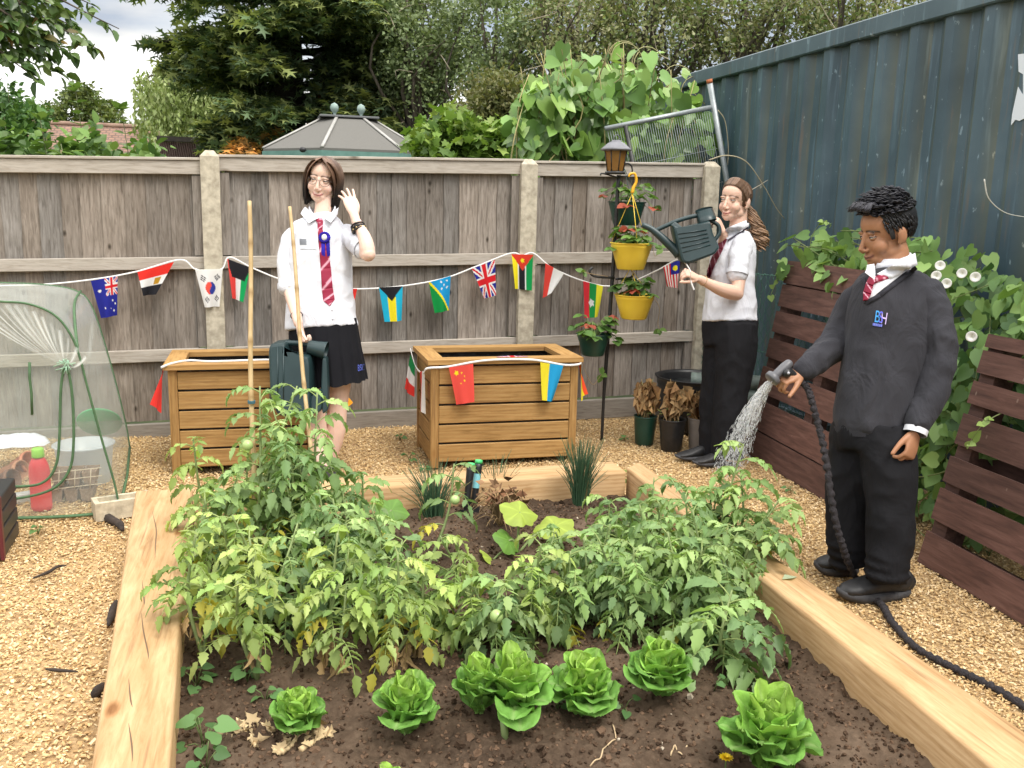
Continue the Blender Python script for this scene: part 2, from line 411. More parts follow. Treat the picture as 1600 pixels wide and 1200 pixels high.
kn = k.ramp(vo.outputs['Distance'], [(.03, (.16, .13, .11)), (.07, (.62, .58, .54)), (.11, (1, 1, 1))])
c = k.ramp(f, [(.25, (.26, .225, .185)), (.5, (.40, .36, .31)), (.8, (.50, .46, .41))]); c = k.mix(.9, c, kn, 'MULTIPLY'); c = k.mix(1, c, k.attr(), 'MULTIPLY')
k.color(c); k.set(k.p, Roughness=.9); k.p.inputs['Specular IOR Level'].default_value = .2; k.bump(f, .4, .003); FENCE_R = k.m
CONC = mat('old_concrete', (.34, .30, .23), (.54, .49, .385), scale=26, rough=.92, bump=.35, detail=8, lo=.35, hi=.65, bscale=140, bdist=.003)

def shear(o, x0=.5, kz=.022):
    me = o.data
    n = len(me.vertices); a = np.empty(n * 3, np.float32); me.vertices.foreach_get('co', a); a = a.reshape(-1, 3)
    off = world_loc(o); a[:, 2] += kz * (a[:, 0] + off[0] - x0); me.vertices.foreach_set('co', a.ravel()); me.update()
def fence_panel(x0, x1, top, seed, label):
    rng = random.Random(seed)
    t = thing('timber_fence', ((x0 + x1) / 2, 5.97, 0), label, 'fence', 'grey timber fences between the concrete posts')
    mb = MB(); x = x0 + .045
    while x < x1 - .05:
        wd = rng.uniform(.095, .135); xe = min(x + wd, x1 - .045); g = rng.uniform(.72, 1.12); wm = rng.uniform(-.035, .05)
        th = rng.uniform(.010, .016); y = 5.985 + rng.uniform(-.002, .002)
        n = 14; z = np.linspace(.12, top - .05, n)
        bow = [rng.gauss(0, .0016) for _ in range(n)]
        V = np.array([[(x - .004 + bow[i], y - th, z[i]), (xe + bow[i], y - .003, z[i]), (xe + bow[i], y + .012, z[i]), (x - .004 + bow[i], y + .012, z[i])] for i in range(n)])
        mb.grid(V, np.array((g + wm, g, g - wm)), wrap=True); x = xe
    shear(mb.build('boards', FENCE_B, t, smooth=False))
    def rail(nm, za, zb, y0=5.935, y1=5.972, xa=x0 - .02, xb=x1 + .02, b=.003, g=1.0):
        m = MB(); m.box((xa, y0, za), (xb, y1, zb), (g, g, g), b=b); shear(m.build(nm, FENCE_R, t, smooth=False))
    rail('top_rail', top - .098, top - .018, g=1.02); rail('capping', top - .017, top, 5.925, 6.01, g=1.05)
    rail('rail', 1.062, 1.136); rail('rail', .498, .572)
    rail('gravel_board', -.03, .105, 5.945, 5.985, g=.62)
    for s, e in ((x0 - .02, x0 + .05), (x1 - .05, x1 + .02)):
        for za, zb in ((.11, .49), (.58, 1.054), (1.144, top - .106)):
            m = MB(); m.box((s, 5.945, za), (e, 5.970, zb), (.95,) * 3); shear(m.build('edge_batten', FENCE_B, t, smooth=False))
    return t
fence_panel(-3.40, -.378, 1.725, 1, 'weathered grey timber fence behind the plastic grow tent')
fence_panel(-.262, 1.610, 1.745, 2, 'weathered grey timber fence behind the girl with the rosette')
fence_panel(1.722, 2.912, 1.735, 3, 'narrow weathered grey timber fence behind the hanging pots')
for x, zt, lb in ((-.320, 1.715, 'pale concrete fence post behind the flag with the red and blue circle'), (1.666, 1.735, 'pale concrete fence post above the right end of the middle planter'), (2.972, 1.765, 'pale concrete fence post beside the girl with the ponytail')):
    mb = MB(); a = .054; y0, y1 = 5.895, 6.0
    V = [[(x - a, y0, z), (x + a, y0, z), (x + a, y1, z), (x - a, y1, z)] for z in np.linspace(-.1, zt, 20)]
    V = [[(p[0] + .002 * mnoise.noise(Vector((p[0] * 9, j, p[2] * 8))), p[1] + .002 * mnoise.noise(Vector((p[0] * 7, j + 5, p[2] * 8))), p[2]) for j, p in enumerate(r)] for r in V]
    V.append([(x - a + .03, y0 + .03, zt + .035), (x + a - .03, y0 + .03, zt + .035), (x + a - .03, y1 - .03, zt + .035), (x - a + .03, y1 - .03, zt + .035)])
    mb.grid(V, wrap=True); mb.fl.append(np.arange(4) + mb.n - 4); mb.fs.append(np.array([4]))
    o = mb.build('fence_post', CONC, smooth=False, loc=(x, 5.95, 0)); tag(o, lb, 'fence post', 'concrete fence posts')

# ---- shipping container along the right side
k = NT('container_paint'); v = k.coord((1, 1, 1)); vs = k.coord((1, 5, .35)); f = k.noise(vs, 4, 7, .6); f2 = k.noise(v, 1.6, 6); f3 = k.noise(k.coord((1, 9, .7)), 3.2, 4)
c = k.ramp(f2, [(.3, (.032, .060, .080)), (.55, (.057, .097, .122)), (.75, (.088, .138, .166))])
c = k.mix(k.ramp(f, [(.56, 0), (.74, .55)]), c, (.17, .27, .34))
c = k.mix(k.ramp(f3, [(.60, 0), (.72, .5)]), c, (.14, .11, .075))
c = k.mix(k.ramp(k.noise(k.coord((1, 3, 1.6)), 9, 5), [(.66, 0), (.70, .6)]), c, (.26, .36, .42)); c = k.mix(1, c, k.attr(), 'MULTIPLY')
k.color(c); k.set(k.p, Roughness=.42); k.p.inputs['Specular IOR Level'].default_value = .45; k.bump(k.noise(v, 12, 5), .12, .01); CPAINT = k.m
ct = thing('shipping_container', (4.6, 3, 0), 'dark teal corrugated shipping container along the right side', 'shipping container')
prof = []; y = -3.2; pitch_ = .276
while y < 8.6:
    prof += [(y, 3.455), (y + .066, 3.455), (y + .072, 3.456), (y + .138, 3.492), (y + .202, 3.492), (y + .208, 3.491)]; y += pitch_
prof.append((8.6, 3.455)); zz = np.linspace(.14, 2.49, 30)
mb = MB(); rng = random.Random(6); cs = []
for i, p in enumerate(prof):
    g = rng.uniform(.9, 1.1); cs.append((g * 1.45, g * 1.05, g * .72) if i % 6 in (2, 5) and rng.random() < .75 else (g,) * 3)
mb.grid([[(xx + .006 * mnoise.noise(Vector((yy * 1.4, z * 1.4, 0))), yy, z) for yy, xx in prof] for z in zz], np.tile(np.array(cs)[None], (len(zz), 1, 1)))
mb.build('side_wall', CPAINT, ct, smooth=False)
mb = MB(); mb.box((3.43, -3.3, 2.485), (3.50, 8.66, 2.592), (1.18, 1.12, 1.05), b=.008); mb.build('top_rail', CPAINT, ct, smooth=False)
mb = MB(); mb.box((3.43, -3.3, 0), (3.52, 8.66, .145), (.8,) * 3, b=.008); mb.build('bottom_rail', CPAINT, ct, smooth=False)
mb = MB(); mb.box((3.50, -3.3, 2.53), (5.86, 8.66, 2.57)); mb.build('roof', CPAINT, ct, smooth=False)
mb = MB(); mb.box((3.50, 8.60, .1), (5.86, 8.64, 2.528)); mb.build('end_wall', CPAINT, ct, smooth=False)
mb = MB(); mb.box((3.435, 8.56, .146), (3.50, 8.65, 2.484), b=.006); mb.build('corner_post', CPAINT, ct, smooth=False)
# torn white sticker on the wall
pts = [(1592, 85), (1600, 84), (1640, 84), (1640, 185), (1600, 186), (1594, 189), (1588, 187), (1581, 196), (1583, 178), (1589, 150), (1592, 136), (1597, 145), (1600, 148), (1600, 116), (1593, 112)]
V = [atX(px, py, 3.4545) for px, py in pts]; V = np.array([(3.449, p[1], p[2]) for p in V] + [(3.4537, p[1], p[2]) for p in V]); n = len(pts)
mb = MB(); mb.add(V, [list(range(n))[::-1], list(range(n, 2 * n))] + [[i, (i + 1) % n, (i + 1) % n + n, i + n] for i in range(n)], (.62, .67, .72)); mb.build('torn_sticker', PAINT, ct, smooth=False)

# ---- raised bed of pale sleepers
def timber(name, c1, c2, c3, axis, rough=.75, sc=14):
    k = NT(name); s1 = [8, 8, 8]; s1[axis] = .8; v = k.coord(tuple(s1)); f = k.noise(v, sc * .5, 9, .66, .5)
    wv = k.n('ShaderNodeTexWave'); wv.wave_type = 'BANDS'; wv.bands_direction = 'XYZ'[2 if axis != 2 else 0]; k.set(wv, Scale=7.0, Distortion=9.0, Detail=3.0, Detail_Scale=.7)
    s2 = [2.2, 2.2, 2.2]; s2[axis] = .16; k.l(k.coord(tuple(s2)), wv.inputs['Vector'])
    s3 = [1, 1, 1]; s3[axis] = .42; vo = k.n('ShaderNodeTexVoronoi'); k.set(vo, Scale=5.2); k.l(k.coord(tuple(s3)), vo.inputs['Vector'])
    kn = k.ramp(vo.outputs['Distance'], [(.045, (.42, .26, .14)), (.075, (.75, .62, .5)), (.11, (1, 1, 1))])
    c = k.ramp(f, [(.28, c1), (.5, c2), (.75, c3)]); c = k.mix(.38, c, k.ramp(wv.outputs['Fac'], [(.1, (.70, .58, .45)), (.6, (1, 1, 1))]), 'MULTIPLY')
    c = k.mix(.85, c, kn, 'MULTIPLY'); s4 = [26, 26, 26]; s4[axis] = .9; c = k.mix(k.ramp(k.noise(k.coord(tuple(s4)), 2.2, 4), [(.60, 0), (.70, .55)]), c, (.20, .11, .05))
    c = k.mix(.5, c, k.ramp(k.noise(k.coord(), 2.1, 4), [(.35, (.78, .72, .64)), (.65, (1.06, 1.04, 1))]), 'MULTIPLY'); c = k.mix(1, c, k.attr(), 'MULTIPLY')
    k.color(c); k.set(k.p, Roughness=rough); k.p.inputs['Specular IOR Level'].default_value = .25; k.bump(f, .25, .003)
    return k.m
PINE = [timber('sleeper_pine_%s' % 'xyz'[a], (.365, .225, .105), (.50, .335, .178), (.60, .425, .25), a) for a in range(3)]
rb = thing('raised_bed', (.6, 2.8, 0), 'large raised vegetable bed framed with pale new timber sleepers', 'raised bed')
def sleeper(corners, z0, z1, m, n=40, seed=0, crack=None, ends=1.0):
    """corners: inner/outer start, inner/outer end on the ground plan"""
    a, b, c, d = [np.array(q, float) for q in corners]; mb = MB(); r = []; bv = .012
    for t in np.linspace(0, 1, n):
        p = a * (1 - t) + c * t; q = b * (1 - t) + d * t; u = unit(q - p) * bv; w_ = .004 * mnoise.noise(Vector((t * 5, seed, 0))); w2 = .003 * mnoise.noise(Vector((t * 7, seed, 7)))
        p = p + u / bv * w_; q = q + u / bv * w2
        r.append([(*p, z0), (*p, z1 - bv), (*(p + u * .4), z1 - bv * .35), (*(p + u), z1), (*(q - u), z1), (*(q - u * .4), z1 - bv * .35), (*q, z1 - bv), (*q, z0)])
    mb.grid(np.array(r), wrap=True)
    for s in (0, n - 1): mb.fl.append(np.arange(8) + s * 8); mb.fs.append(np.array([8]))
    return mb.build('sleeper', m, rb, auto=35)
zt = .2
sl = sleeper([(-.205, 1.2), (-.345, 1.2), (-.345, 4.12), (-.585, 4.13)], 0, zt, PINE[1], seed=1)
sleeper([(1.602, 1.49), (1.800, 1.49), (1.695, 4.085), (1.808, 4.19)], 0, zt, PINE[1], seed=2)
sleeper([(-.335, 3.975), (-.335, 4.165), (1.672, 4.045), (1.672, 4.24)], 0, zt - .004, PINE[0], seed=3)
sleeper([(-.19, 1.28), (-.19, 1.47), (2.2, 1.26), (2.2, 1.474)], 0, zt - .006, PINE[0], seed=4)
# drying cracks on the left sleeper: thin sunken dark slivers
mb = MB(); rng = random.Random(4)
for pl in ([(238, 800), (244, 826), (243, 850), (242, 875)], [(222, 906), (225, 935), (226, 945)], [(221, 958), (224, 985), (231, 1018), (232, 1030)], [(201, 1060), (204, 1092), (207, 1105)], [(201, 1130), (206, 1165), (207, 1190)]):
    P = spline([G(a, b, zt + .0006) for a, b in pl], 16); w_ = np.sin(np.linspace(.15, math.pi - .1, 16)) * .0019
    mb.grid(np.stack([P - np.array([1, 0, 0]) * w_[:, None], P + np.array([1, 0, 0]) * w_[:, None]], 1), (.12, .07, .035))
mb.build('drying_crack', PAINT, sl)

# ---- two slatted planters
PLW = [timber('planter_timber_%s' % 'xyz'[a], (.24, .140, .050), (.38, .235, .092), (.47, .305, .132), a, rough=.6) for a in range(3)]
LINER = mat('black_liner', (.012, .012, .014), (.03, .03, .034), scale=30, rough=.32, bump=.8, bscale=22, bdist=.02)
DARKW = mat('dark_inside', (.035, .02, .01), rough=.9)
def planter(x0, x1, y0, y1, h, label, soil_h):
    t = thing('wooden_planter', ((x0 + x1) / 2, (y0 + y1) / 2, 0), label, 'planter', 'slatted wooden planters by the fence')
    rng = random.Random(int(x0 * 77) + 5); nb = 5; z0 = .035; zt = h - .03; gap = .012; bh = (zt - z0 - gap * nb) / nb; cw = .045
    for (ax, lo, hi, at_, nm) in ((0, x0, x1, y0, 'front_slat'), (0, x0, x1, y1, 'back_slat'), (1, y0, y1, x0, 'side_slat'), (1, y0, y1, x1, 'side_slat')):
        for i in range(nb):
            a = z0 + i * (bh + gap); g = rng.uniform(.92, 1.08); mb = MB(); th = .018
            if ax == 0:
                ya = at_ + .004 if at_ == y0 else at_ - th - .004
                mb.box((lo + cw + .001, ya, a), (hi - cw - .001, ya + th, a + bh), (g, g * .99, g * .97), b=.003)
            else:
                xa = at_ + .004 if at_ == x0 else at_ - th - .004
                mb.box((xa, lo + cw + .001, a), (xa + th, hi - cw - .001, a + bh), (g, g * .99, g * .97), b=.003)
            mb.build(nm, PLW[ax], t, smooth=False)
    for x in (x0, x1 - cw):
        for y in (y0, y1 - cw):
            mb = MB(); mb.box((x, y, .0), (x + cw, y + cw, zt), (.93, .9, .86), b=.003); mb.build('corner_post', PLW[2], t, smooth=False)
    rw = .10; ov = .022
    X0, X1, Y0, Y1 = x0 - ov, x1 + ov, y0 - ov, y1 + ov
    for q, ax in ((((X0, Y0), (X1, Y0), (X1 - rw, Y0 + rw), (X0 + rw, Y0 + rw)), 0), (((X1, Y1), (X0, Y1), (X0 + rw, Y1 - rw), (X1 - rw, Y1 - rw)), 0), (((X0, Y1), (X0, Y0), (X0 + rw, Y0 + rw), (X0 + rw, Y1 - rw)), 1), (((X1, Y0), (X1, Y1), (X1 - rw, Y1 - rw), (X1 - rw, Y0 + rw)), 1)):
        q = [np.array(p) for p in q]; cc = sum(q) / 4; q = [p + (cc - p) * .0025 for p in q]
        mb = MB(); V = [(*p, h - .027) for p in q] + [(*p, h) for p in q]
        mb.add(V, [(3, 2, 1, 0), (4, 5, 6, 7)] + [(i, (i + 1) % 4, (i + 1) % 4 + 4, i + 4) for i in range(4)], (1.12, 1.08, 1.02)); mb.build('rim_board', PLW[ax], t, smooth=False)
    i0 = .03
    mb = MB(); zs = np.linspace(.06, h - .031, 8); R = []
    per = [(x, y0 + i0) for x in np.linspace(x0 + i0, x1 - i0, 24)] + [(x1 - i0, y) for y in np.linspace(y0 + i0, y1 - i0, 14)][1:] + [(x, y1 - i0) for x in np.linspace(x1 - i0, x0 + i0, 24)][1:] + [(x0 + i0, y) for y in np.linspace(y1 - i0, y0 + i0, 14)][1:-1]
    for z in zs: R.append([(x + .008 * mnoise.noise(Vector((x * 18, y * 18, z * 6))), y + .008 * mnoise.noise(Vector((x * 18, y * 18, z * 6 + 9))), z) for x, y in per])
    mb.grid(np.array(R), wrap=True); mb.build('liner', LINER, t)
    mb = MB(); mb.grid([[(x, y, soil_h + .015 * mnoise.noise(Vector((x * 12, y * 12, 0)))) for x in np.linspace(x0 + i0 + .01, x1 - i0 - .01, 30)] for y in np.linspace(y0 + i0 + .01, y1 - i0 - .01, 20)])
    mb.build('compost', bpy.data.materials['garden_soil'], t)
    return t
planter(.857, 1.715, 4.93, 5.43, .622, 'slatted wooden planter hung with the red starred flag and the yellow and blue flag', .47)
planter(-.525, .235, 5.06, 5.56, .60, 'slatted wooden planter behind the tall caned tomatoes, plain red flag at its side', .52)
# ================================================================== BEHIND THE FENCE
T_LEAF = (np.array([(0, 0, 0), (.28, .42, .09), (0, 1, -.04), (-.28, .42, .09)]), [(0, 1, 2), (0, 2, 3)])
T_BROAD = (np.array([(0, 0, 0), (.26, .18, .05), (.36, .48, .06), (.2, .8, .0), (0, 1, -.10), (-.2, .8, .0), (-.36, .48, .06), (-.26, .18, .05), (0, .5, -.02)]), [(0, 1, 8), (1, 2, 8), (2, 3, 8), (3, 4, 8), (4, 5, 8), (5, 6, 8), (6, 7, 8), (7, 0, 8)])
T_HEART = (np.array([(0, .08, 0), (.22, -.06, .05), (.42, .10, .07), (.44, .36, .05), (.26, .70, .0), (0, 1, -.10), (-.26, .70, .0), (-.44, .36, .05), (-.42, .10, .07), (-.22, -.06, .05), (0, .45, -.03)]), [(10, i, i + 1) for i in range(9)] + [(10, 9, 0)])
T_LOBED = (np.array([(0, .1, 0), (.2, -.05, .04), (.5, .05, .06), (.32, .3, .02), (.55, .55, .05), (.25, .6, .0), (0, 1, -.06), (-.25, .6, .0), (-.55, .55, .05), (-.32, .3, .02), (-.5, .05, .06), (-.2, -.05, .04), (0, .4, -.03)]), [(12, i, i + 1) for i in range(11)] + [(12, 11, 0)])
T_BLADE = (np.array([(-.5, 0, 0), (.5, 0, 0), (.28, .6, .02), (0, 1, -.03), (-.28, .6, .02)]), [(0, 1, 2, 4), (4, 2, 3)])
T_SPRAY = (np.array([(-.03, 0, 0), (.03, 0, 0), (.08, .25, 0), (.40, .42, -.04), (.1, .42, 0), (.09, .55, .01), (.34, .72, -.04), (.07, .7, 0), (0, 1, -.05), (-.07, .7, 0), (-.34, .72, -.04), (-.09, .55, .01), (-.1, .42, 0), (-.40, .42, -.04), (-.08, .25, 0)]), [(0, 1, 2, 14), (2, 3, 4), (14, 12, 13), (2, 4, 12, 14), (4, 5, 11, 12), (5, 6, 7), (11, 9, 10), (5, 7, 9, 11), (7, 8, 9)])
BARK = mat('bark', (.05, .038, .028), (.14, .115, .09), scale=9, rough=.95, bump=.6, sc=(3, 3, .6))
BARKD = mat('dark_bark', (.018, .015, .013), (.06, .05, .042), scale=9, rough=.95, bump=.6, sc=(3, 3, .6))
def pick(rng, pal, K, jit=.18):
    pal = np.array(pal, float); i = rng.integers(0, len(pal), K); j = rng.integers(0, len(pal), K); t = rng.uniform(size=K)[:, None]
    return (pal[i] * t + pal[j] * (1 - t)) * rng.uniform(1 - jit, 1 + jit, K)[:, None]
def leaves_at(mb, rng, P, size, pal, tmpl=T_LEAF, tilt=.7, out=None, bright=None, jit=.2):
    K = len(P); M = rand_rots(rng, K, tilt) if tilt is not None else rand_rots(rng, K)
    S = size * rng.uniform(.6, 1.25, K); c = pick(rng, pal, K, jit)
    if bright is not None: c = c * bright[:, None]
    mb.inst(tmpl[0], tmpl[1], M * S[:, None, None], P, c)
def clumps_in(rng, lo, hi, M, shape=None):
    """random clump centres in a box squeezed to an ellipsoid"""
    lo = np.array(lo, float); hi = np.array(hi, float); q = rng.normal(size=(M, 3)); q /= np.linalg.norm(q, axis=1)[:, None]
    q *= (rng.uniform(.12, 1, M) ** .45)[:, None]
    return (lo + hi) / 2 + q * (hi - lo) / 2
def scatter(rng, Cn, r, per, flat=.7):
    M = len(Cn); K = M * per; i = np.repeat(np.arange(M), per); rr = np.full(M, r) if np.isscalar(r) else r
    q = rng.normal(size=(K, 3)); q /= np.linalg.norm(q, axis=1)[:, None]; q *= (rng.uniform(0, 1, K) ** .5)[:, None]
    return Cn[i] + q * rr[i][:, None] * np.array([1, 1, flat]), i
def limbs(mb, rng, base, Cn, r0, fork=.5, n=7):
    """tapered limbs from a trunk line to some clump centres"""
    base = np.asarray(base, float)
    for c in Cn:
        zb = base[2] + (c[2] - base[2]) * rng.uniform(.35, .7); s = np.array([base[0], base[1], zb]); m = (s + c) / 2 + rng.normal(size=3) * .12 * np.linalg.norm(c - s)
        mb.tube(spline([s, m, c], n), np.linspace(r0 * rng.uniform(.25, .5), r0 * .07, n), 5, col=rng.uniform(.8, 1.2))
def broadleaf(name, label, cat, base, lo, hi, M, r, per, size, pal, seed, tmpl=T_LEAF, trunk=.12, top=None, tilt=.7, bark=BARK, nl=20, group=None, flat=.75, leafmat=None, twigs=0):
    rng = np.random.default_rng(seed); t = thing(name, base, label, cat, group)
    Cn = clumps_in(rng, lo, hi, M); P, i = scatter(rng, Cn, r * rng.uniform(.6, 1.3, M), per, flat)
    br = rng.uniform(.75, 1.25, M)[i]
    mb = MB(); leaves_at(mb, rng, P, size, pal, tmpl, tilt, bright=br)
    for q in range(twigs):
        p = Cn[rng.integers(M)] + rng.normal(size=3) * [.2, .2, .2] + [0, -.35, 0]; d = rng.normal(size=3) * [.35, .2, .35]; d[2] = abs(d[2])
        mb.tube(spline([p, p + d * .6 + rng.normal(size=3) * .06, p + d + rng.normal(size=3) * .12], 6), np.linspace(.009, .003, 6), 4, col=np.array((.40, .35, .26)) * rng.uniform(.7, 1.2))
    mb.build('crown', leafmat or LEAF, t)
    mb = MB(); zt = (hi[2] if top is None else top); x, y = (lo[0] + hi[0]) / 2, (lo[1] + hi[1]) / 2
    b = np.array(base, float); pts = spline([b, (b[0] * .6 + x * .4, b[1] * .6 + y * .4, zt * .35), (x, y, zt * .9)], 14)
    mb.tube(pts, np.linspace(trunk, trunk * .15, 14), 8); limbs(mb, rng, (x, y, max(.1, lo[2] * .4)), Cn[rng.permutation(M)[:nl]], trunk); mb.build('trunk', bark, t)
    return t
def box_px(x0, x1, y0, y1, dep, thick):
    """world box filling a patch of the photograph at a real distance"""
    a = atD(x0, y1, dep); b = atD(x1, y0, dep); c = (a + b) / 2; w_ = abs(x1 - x0) * dep / FPX
    return (c[0] - w_ / 2, c[1] - thick / 2, min(a[2], b[2])), (c[0] + w_ / 2, c[1] + thick / 2, max(a[2], b[2]))

# ---- dark cedar: tiers of drooping flat sprays
def conifer():
    rng = np.random.default_rng(21); b = atD(452, 300, 17.0); b[2] = 0
    t = thing('conifer_tree', b, 'huge dark evergreen conifer with drooping layered boughs behind the pavilion', 'tree')
    mb = MB(); mb.tube([b, b + [0, 0, 5], b + [.1, .1, 11]], [.38, .26, .05], 10); lf = MB()
    for z in np.arange(1.3, 10.2, .20):
        Lm = 2.75 * min(1.0, (11.6 - z) / 6.5) * (.62 + .38 * min(1, z / 3.0))
        for q in range(9):
            az = rng.uniform(0, 2 * math.pi); Lb = Lm * rng.uniform(.62, 1.08); dr = rng.uniform(.05, .30)
            d = np.array([math.cos(az), math.sin(az), 0]); s = b + [0, 0, z]
            if d[1] > .75: continue
            if d @ C_R < 0: Lb *= 1 - (-(d @ C_R)) * (1 - np.interp(z, [2.2, 3.2, 4.0, 4.8], [.35, .42, .72, 1.0]))
            P = np.array([s + d * Lb * u + [0, 0, .18 * Lb * u * (1 - u) - dr * Lb * u * u * .5] for u in np.linspace(0, 1, 9)])
            mb.tube(P, np.linspace(.045, .006, 9), 4, col=rng.uniform(.7, 1.5))
            # side shoots
            n = int(30 * Lb / 2) + 8; u = rng.uniform(.18, 1, n) ** .8; ctr = np.stack([np.interp(u, np.linspace(0, 1, 9), P[:, a]) for a in range(3)], 1)
            side = np.cross(d, [0, 0, 1]); wd = .62 * (1.05 - u) * Lb * .45 + .10
            off = rng.uniform(-1, 1, n); pos = ctr + side * (off * wd)[:, None]; pos[:, 2] -= np.abs(off) * wd * .22 + rng.uniform(0, .07, n)
            per = 7; k = np.repeat(np.arange(n), per)
            dirs = d * .9 + side * off[k][:, None] * .8 + rng.normal(size=(n * per, 3)) * [.5, .5, .28]; dirs[:, 2] -= .12
            nr = np.array([0, 0, 1.0]) + rng.normal(size=(n * per, 3)) * .45
            sz = rng.uniform(.16, .36, n * per); tip = (u[k] > .62)
            pal = np.where(rng.uniform(size=(n * per, 1)) < (.15 + .35 * tip)[:, None], np.array([[.30, .35, .125]]), np.array([[.115, .175, .085]])) * rng.uniform(.6, 1.4, (n * per, 1)) * rng.uniform(.7, 1.3)
            if rng.uniform() < .05: pal = pal * np.array([2.2, .9, .7])
            lf.inst(T_SPRAY[0], T_SPRAY[1], frames(dirs, nr) * sz[:, None, None], pos[k] + rng.normal(size=(n * per, 3)) * .06, pal)
    lf.build('crown', LEAF, t); mb.build('trunk', BARKD, t)
conifer()
# ---- weeping willow
def willow():
    rng = np.random.default_rng(5); b = atD(318, 300, 24.0); b[2] = 0; t = thing('willow_tree', b, 'pale weeping willow with hanging strands left of the dark conifer', 'tree')
    mb = MB(); mb.tube([b, b + [.1, 0, 2], b + [0, .1, 5.4]], [.3, .2, .06], 8); lf = MB()
    for q in range(300):
        az = rng.uniform(0, 2 * math.pi); rr = 1.62 * rng.uniform(.05, 1) ** .6; ztop = 4.95 - .55 * (rr / 1.6) ** 2 + rng.uniform(-.3, .2); Ls = rng.uniform(1.2, 3.0)
        if q % 6 == 0: mb.tube(spline([b + [0, 0, 3.4], b + [math.cos(az) * rr * .6, math.sin(az) * rr * .6, ztop], b + [math.cos(az) * rr, math.sin(az) * rr, ztop - .25]], 7), np.linspace(.035, .008, 7), 4)
        s = b + [math.cos(az) * rr, math.sin(az) * rr, ztop]; n = int(Ls * 26); u = rng.uniform(0, 1, n); sw = rng.normal(size=2) * .12
        P = s + np.stack([sw[0] * u ** 2 + rng.normal(size=n) * .025, sw[1] * u ** 2 + rng.normal(size=n) * .025, -Ls * u], 1)
        dirs = np.stack([rng.normal(size=n) * .4, rng.normal(size=n) * .4, -np.ones(n)], 1)
        lf.inst(T_LEAF[0], T_LEAF[1], frames(dirs, rng.normal(size=(n, 3))) * (rng.uniform(.08, .17, n))[:, None, None], P, pick(rng, [(.32, .40, .14), (.24, .32, .11), (.40, .46, .21)], n))
    lf.build('crown', LEAF, t); mb.build('trunk', BARK, t)
willow()
# ---- tall loose trees on the right of the conifer and behind the container
GREY = [(.18, .24, .105), (.25, .32, .15), (.13, .185, .08), (.31, .37, .19)]
OLIV = [(.25, .28, .115), (.34, .35, .18), (.18, .21, .09), (.40, .38, .23), (.19, .29, .10)]
for i, (x0, x1, y0, y1, dep, lab, pal, M, per, sz) in enumerate([
    (575, 745, -60, 190, 15.5, 'tall grey green tree just right of the dark conifer', GREY, 105, 105, .085),
    (700, 850, -60, 175, 14.5, 'loose grey green tree above the big leaved climber', GREY, 95, 95, .080),
    (820, 985, -60, 150, 13.5, 'olive brown twiggy tree whose crown stands over the lantern', OLIV, 88, 84, .075),
    (935, 1105, -60, 140, 13.0, 'olive scrubby tree touching the far end of the container roof', OLIV, 84, 84, .072),
    (1065, 1265, -70, 110, 12.5, 'scrubby tree with pale bare twigs above the middle of the container', OLIV, 88, 84, .072),
    (1210, 1470, -90, 90, 11.5, 'scrubby tree nearest the camera above the container roof', OLIV, 88, 84, .068)]):
    lo, hi = box_px(x0, x1, y0, y1, dep, 2.6); base = ((lo[0] + hi[0]) / 2, (lo[1] + hi[1]) / 2, 0)
    t = broadleaf('broadleaf_tree', lab, 'tree', base, lo, hi, M, .34, per, sz, pal, 40 + i, trunk=.13, tilt=None, nl=30, group='trees behind the fence', flat=1.0, twigs=46 if i > 1 else 16)
# one trunk-like dead stem
b = atD(640, 300, 15.6); b[2] = 0; mb = MB(); tp = atD(637, 40, 15.6); mb.tube([b, (b + tp) / 2, tp], [.085, .07, .05], 9)
for (dx, dz) in ((.25, -.55), (-.2, -.9), (.18, -1.3)): mb.tube([tp + [0, 0, dz], tp + [dx, -.1, dz + .16]], [.03, .015], 5)
o = mb.build('dead_tree', BARKD, loc=b); tag(o, 'bare dark dead trunk standing right of the conifer above the pavilion', 'tree trunk')
# ---- shrubs right behind the fence
lo, hi = box_px(655, 805, 165, 330, 9.4, 1.0)
HOP = [(.20, .32, .055), (.13, .23, .04), (.28, .38, .09), (.09, .17, .03)]
def shrub(name, label, lo, hi, M, per, r, size, pal, seed, tmpl, tilt=.8, stems=26, leafmat=None, prof=None):
    rng = np.random.default_rng(seed); base = ((lo[0] + hi[0]) / 2, (lo[1] + hi[1]) / 2, 0); t = thing(name, base, label, 'shrub', 'shrubs behind the fence')
    Cn = np.stack([rng.uniform(lo[a], hi[a], M) for a in range(3)], 1)
    if prof is not None:
        u = (Cn[:, 0] - lo[0]) / (hi[0] - lo[0]); top = lo[2] + (hi[2] - lo[2]) * np.array([prof(q) for q in u]); Cn[:, 2] = lo[2] + (top - lo[2]) * (rng.uniform(0, 1, M) ** .7)
    P, i = scatter(rng, Cn, r, per, .8); mb = MB(); leaves_at(mb, rng, P, size, pal, tmpl, tilt, bright=rng.uniform(.75, 1.25, M)[i]); mb.build('crown', leafmat or LEAF, t)
    mb = MB()
    for q in range(stems):
        c = Cn[rng.integers(M)]; s = np.array([c[0] + rng.normal() * .1, c[1], .0]); mb.tube(spline([s, (s + c) / 2 + rng.normal(size=3) * .08, c + [0, 0, .1]], 7), np.linspace(.012, .004, 7), 4)
    mb.build('stems', mat('green_stem', (.10, .13, .05), (.2, .2, .1), scale=20, rough=.7), t); return t
shrub('climber_bush', 'bright yellow green bush spilling beside the pavilion roof', lo, hi, 120, 42, .20, .105, HOP, 61, T_LOBED, prof=lambda u: .62 + .9 * u if u < .3 else .92 - .36 * (u - .3))
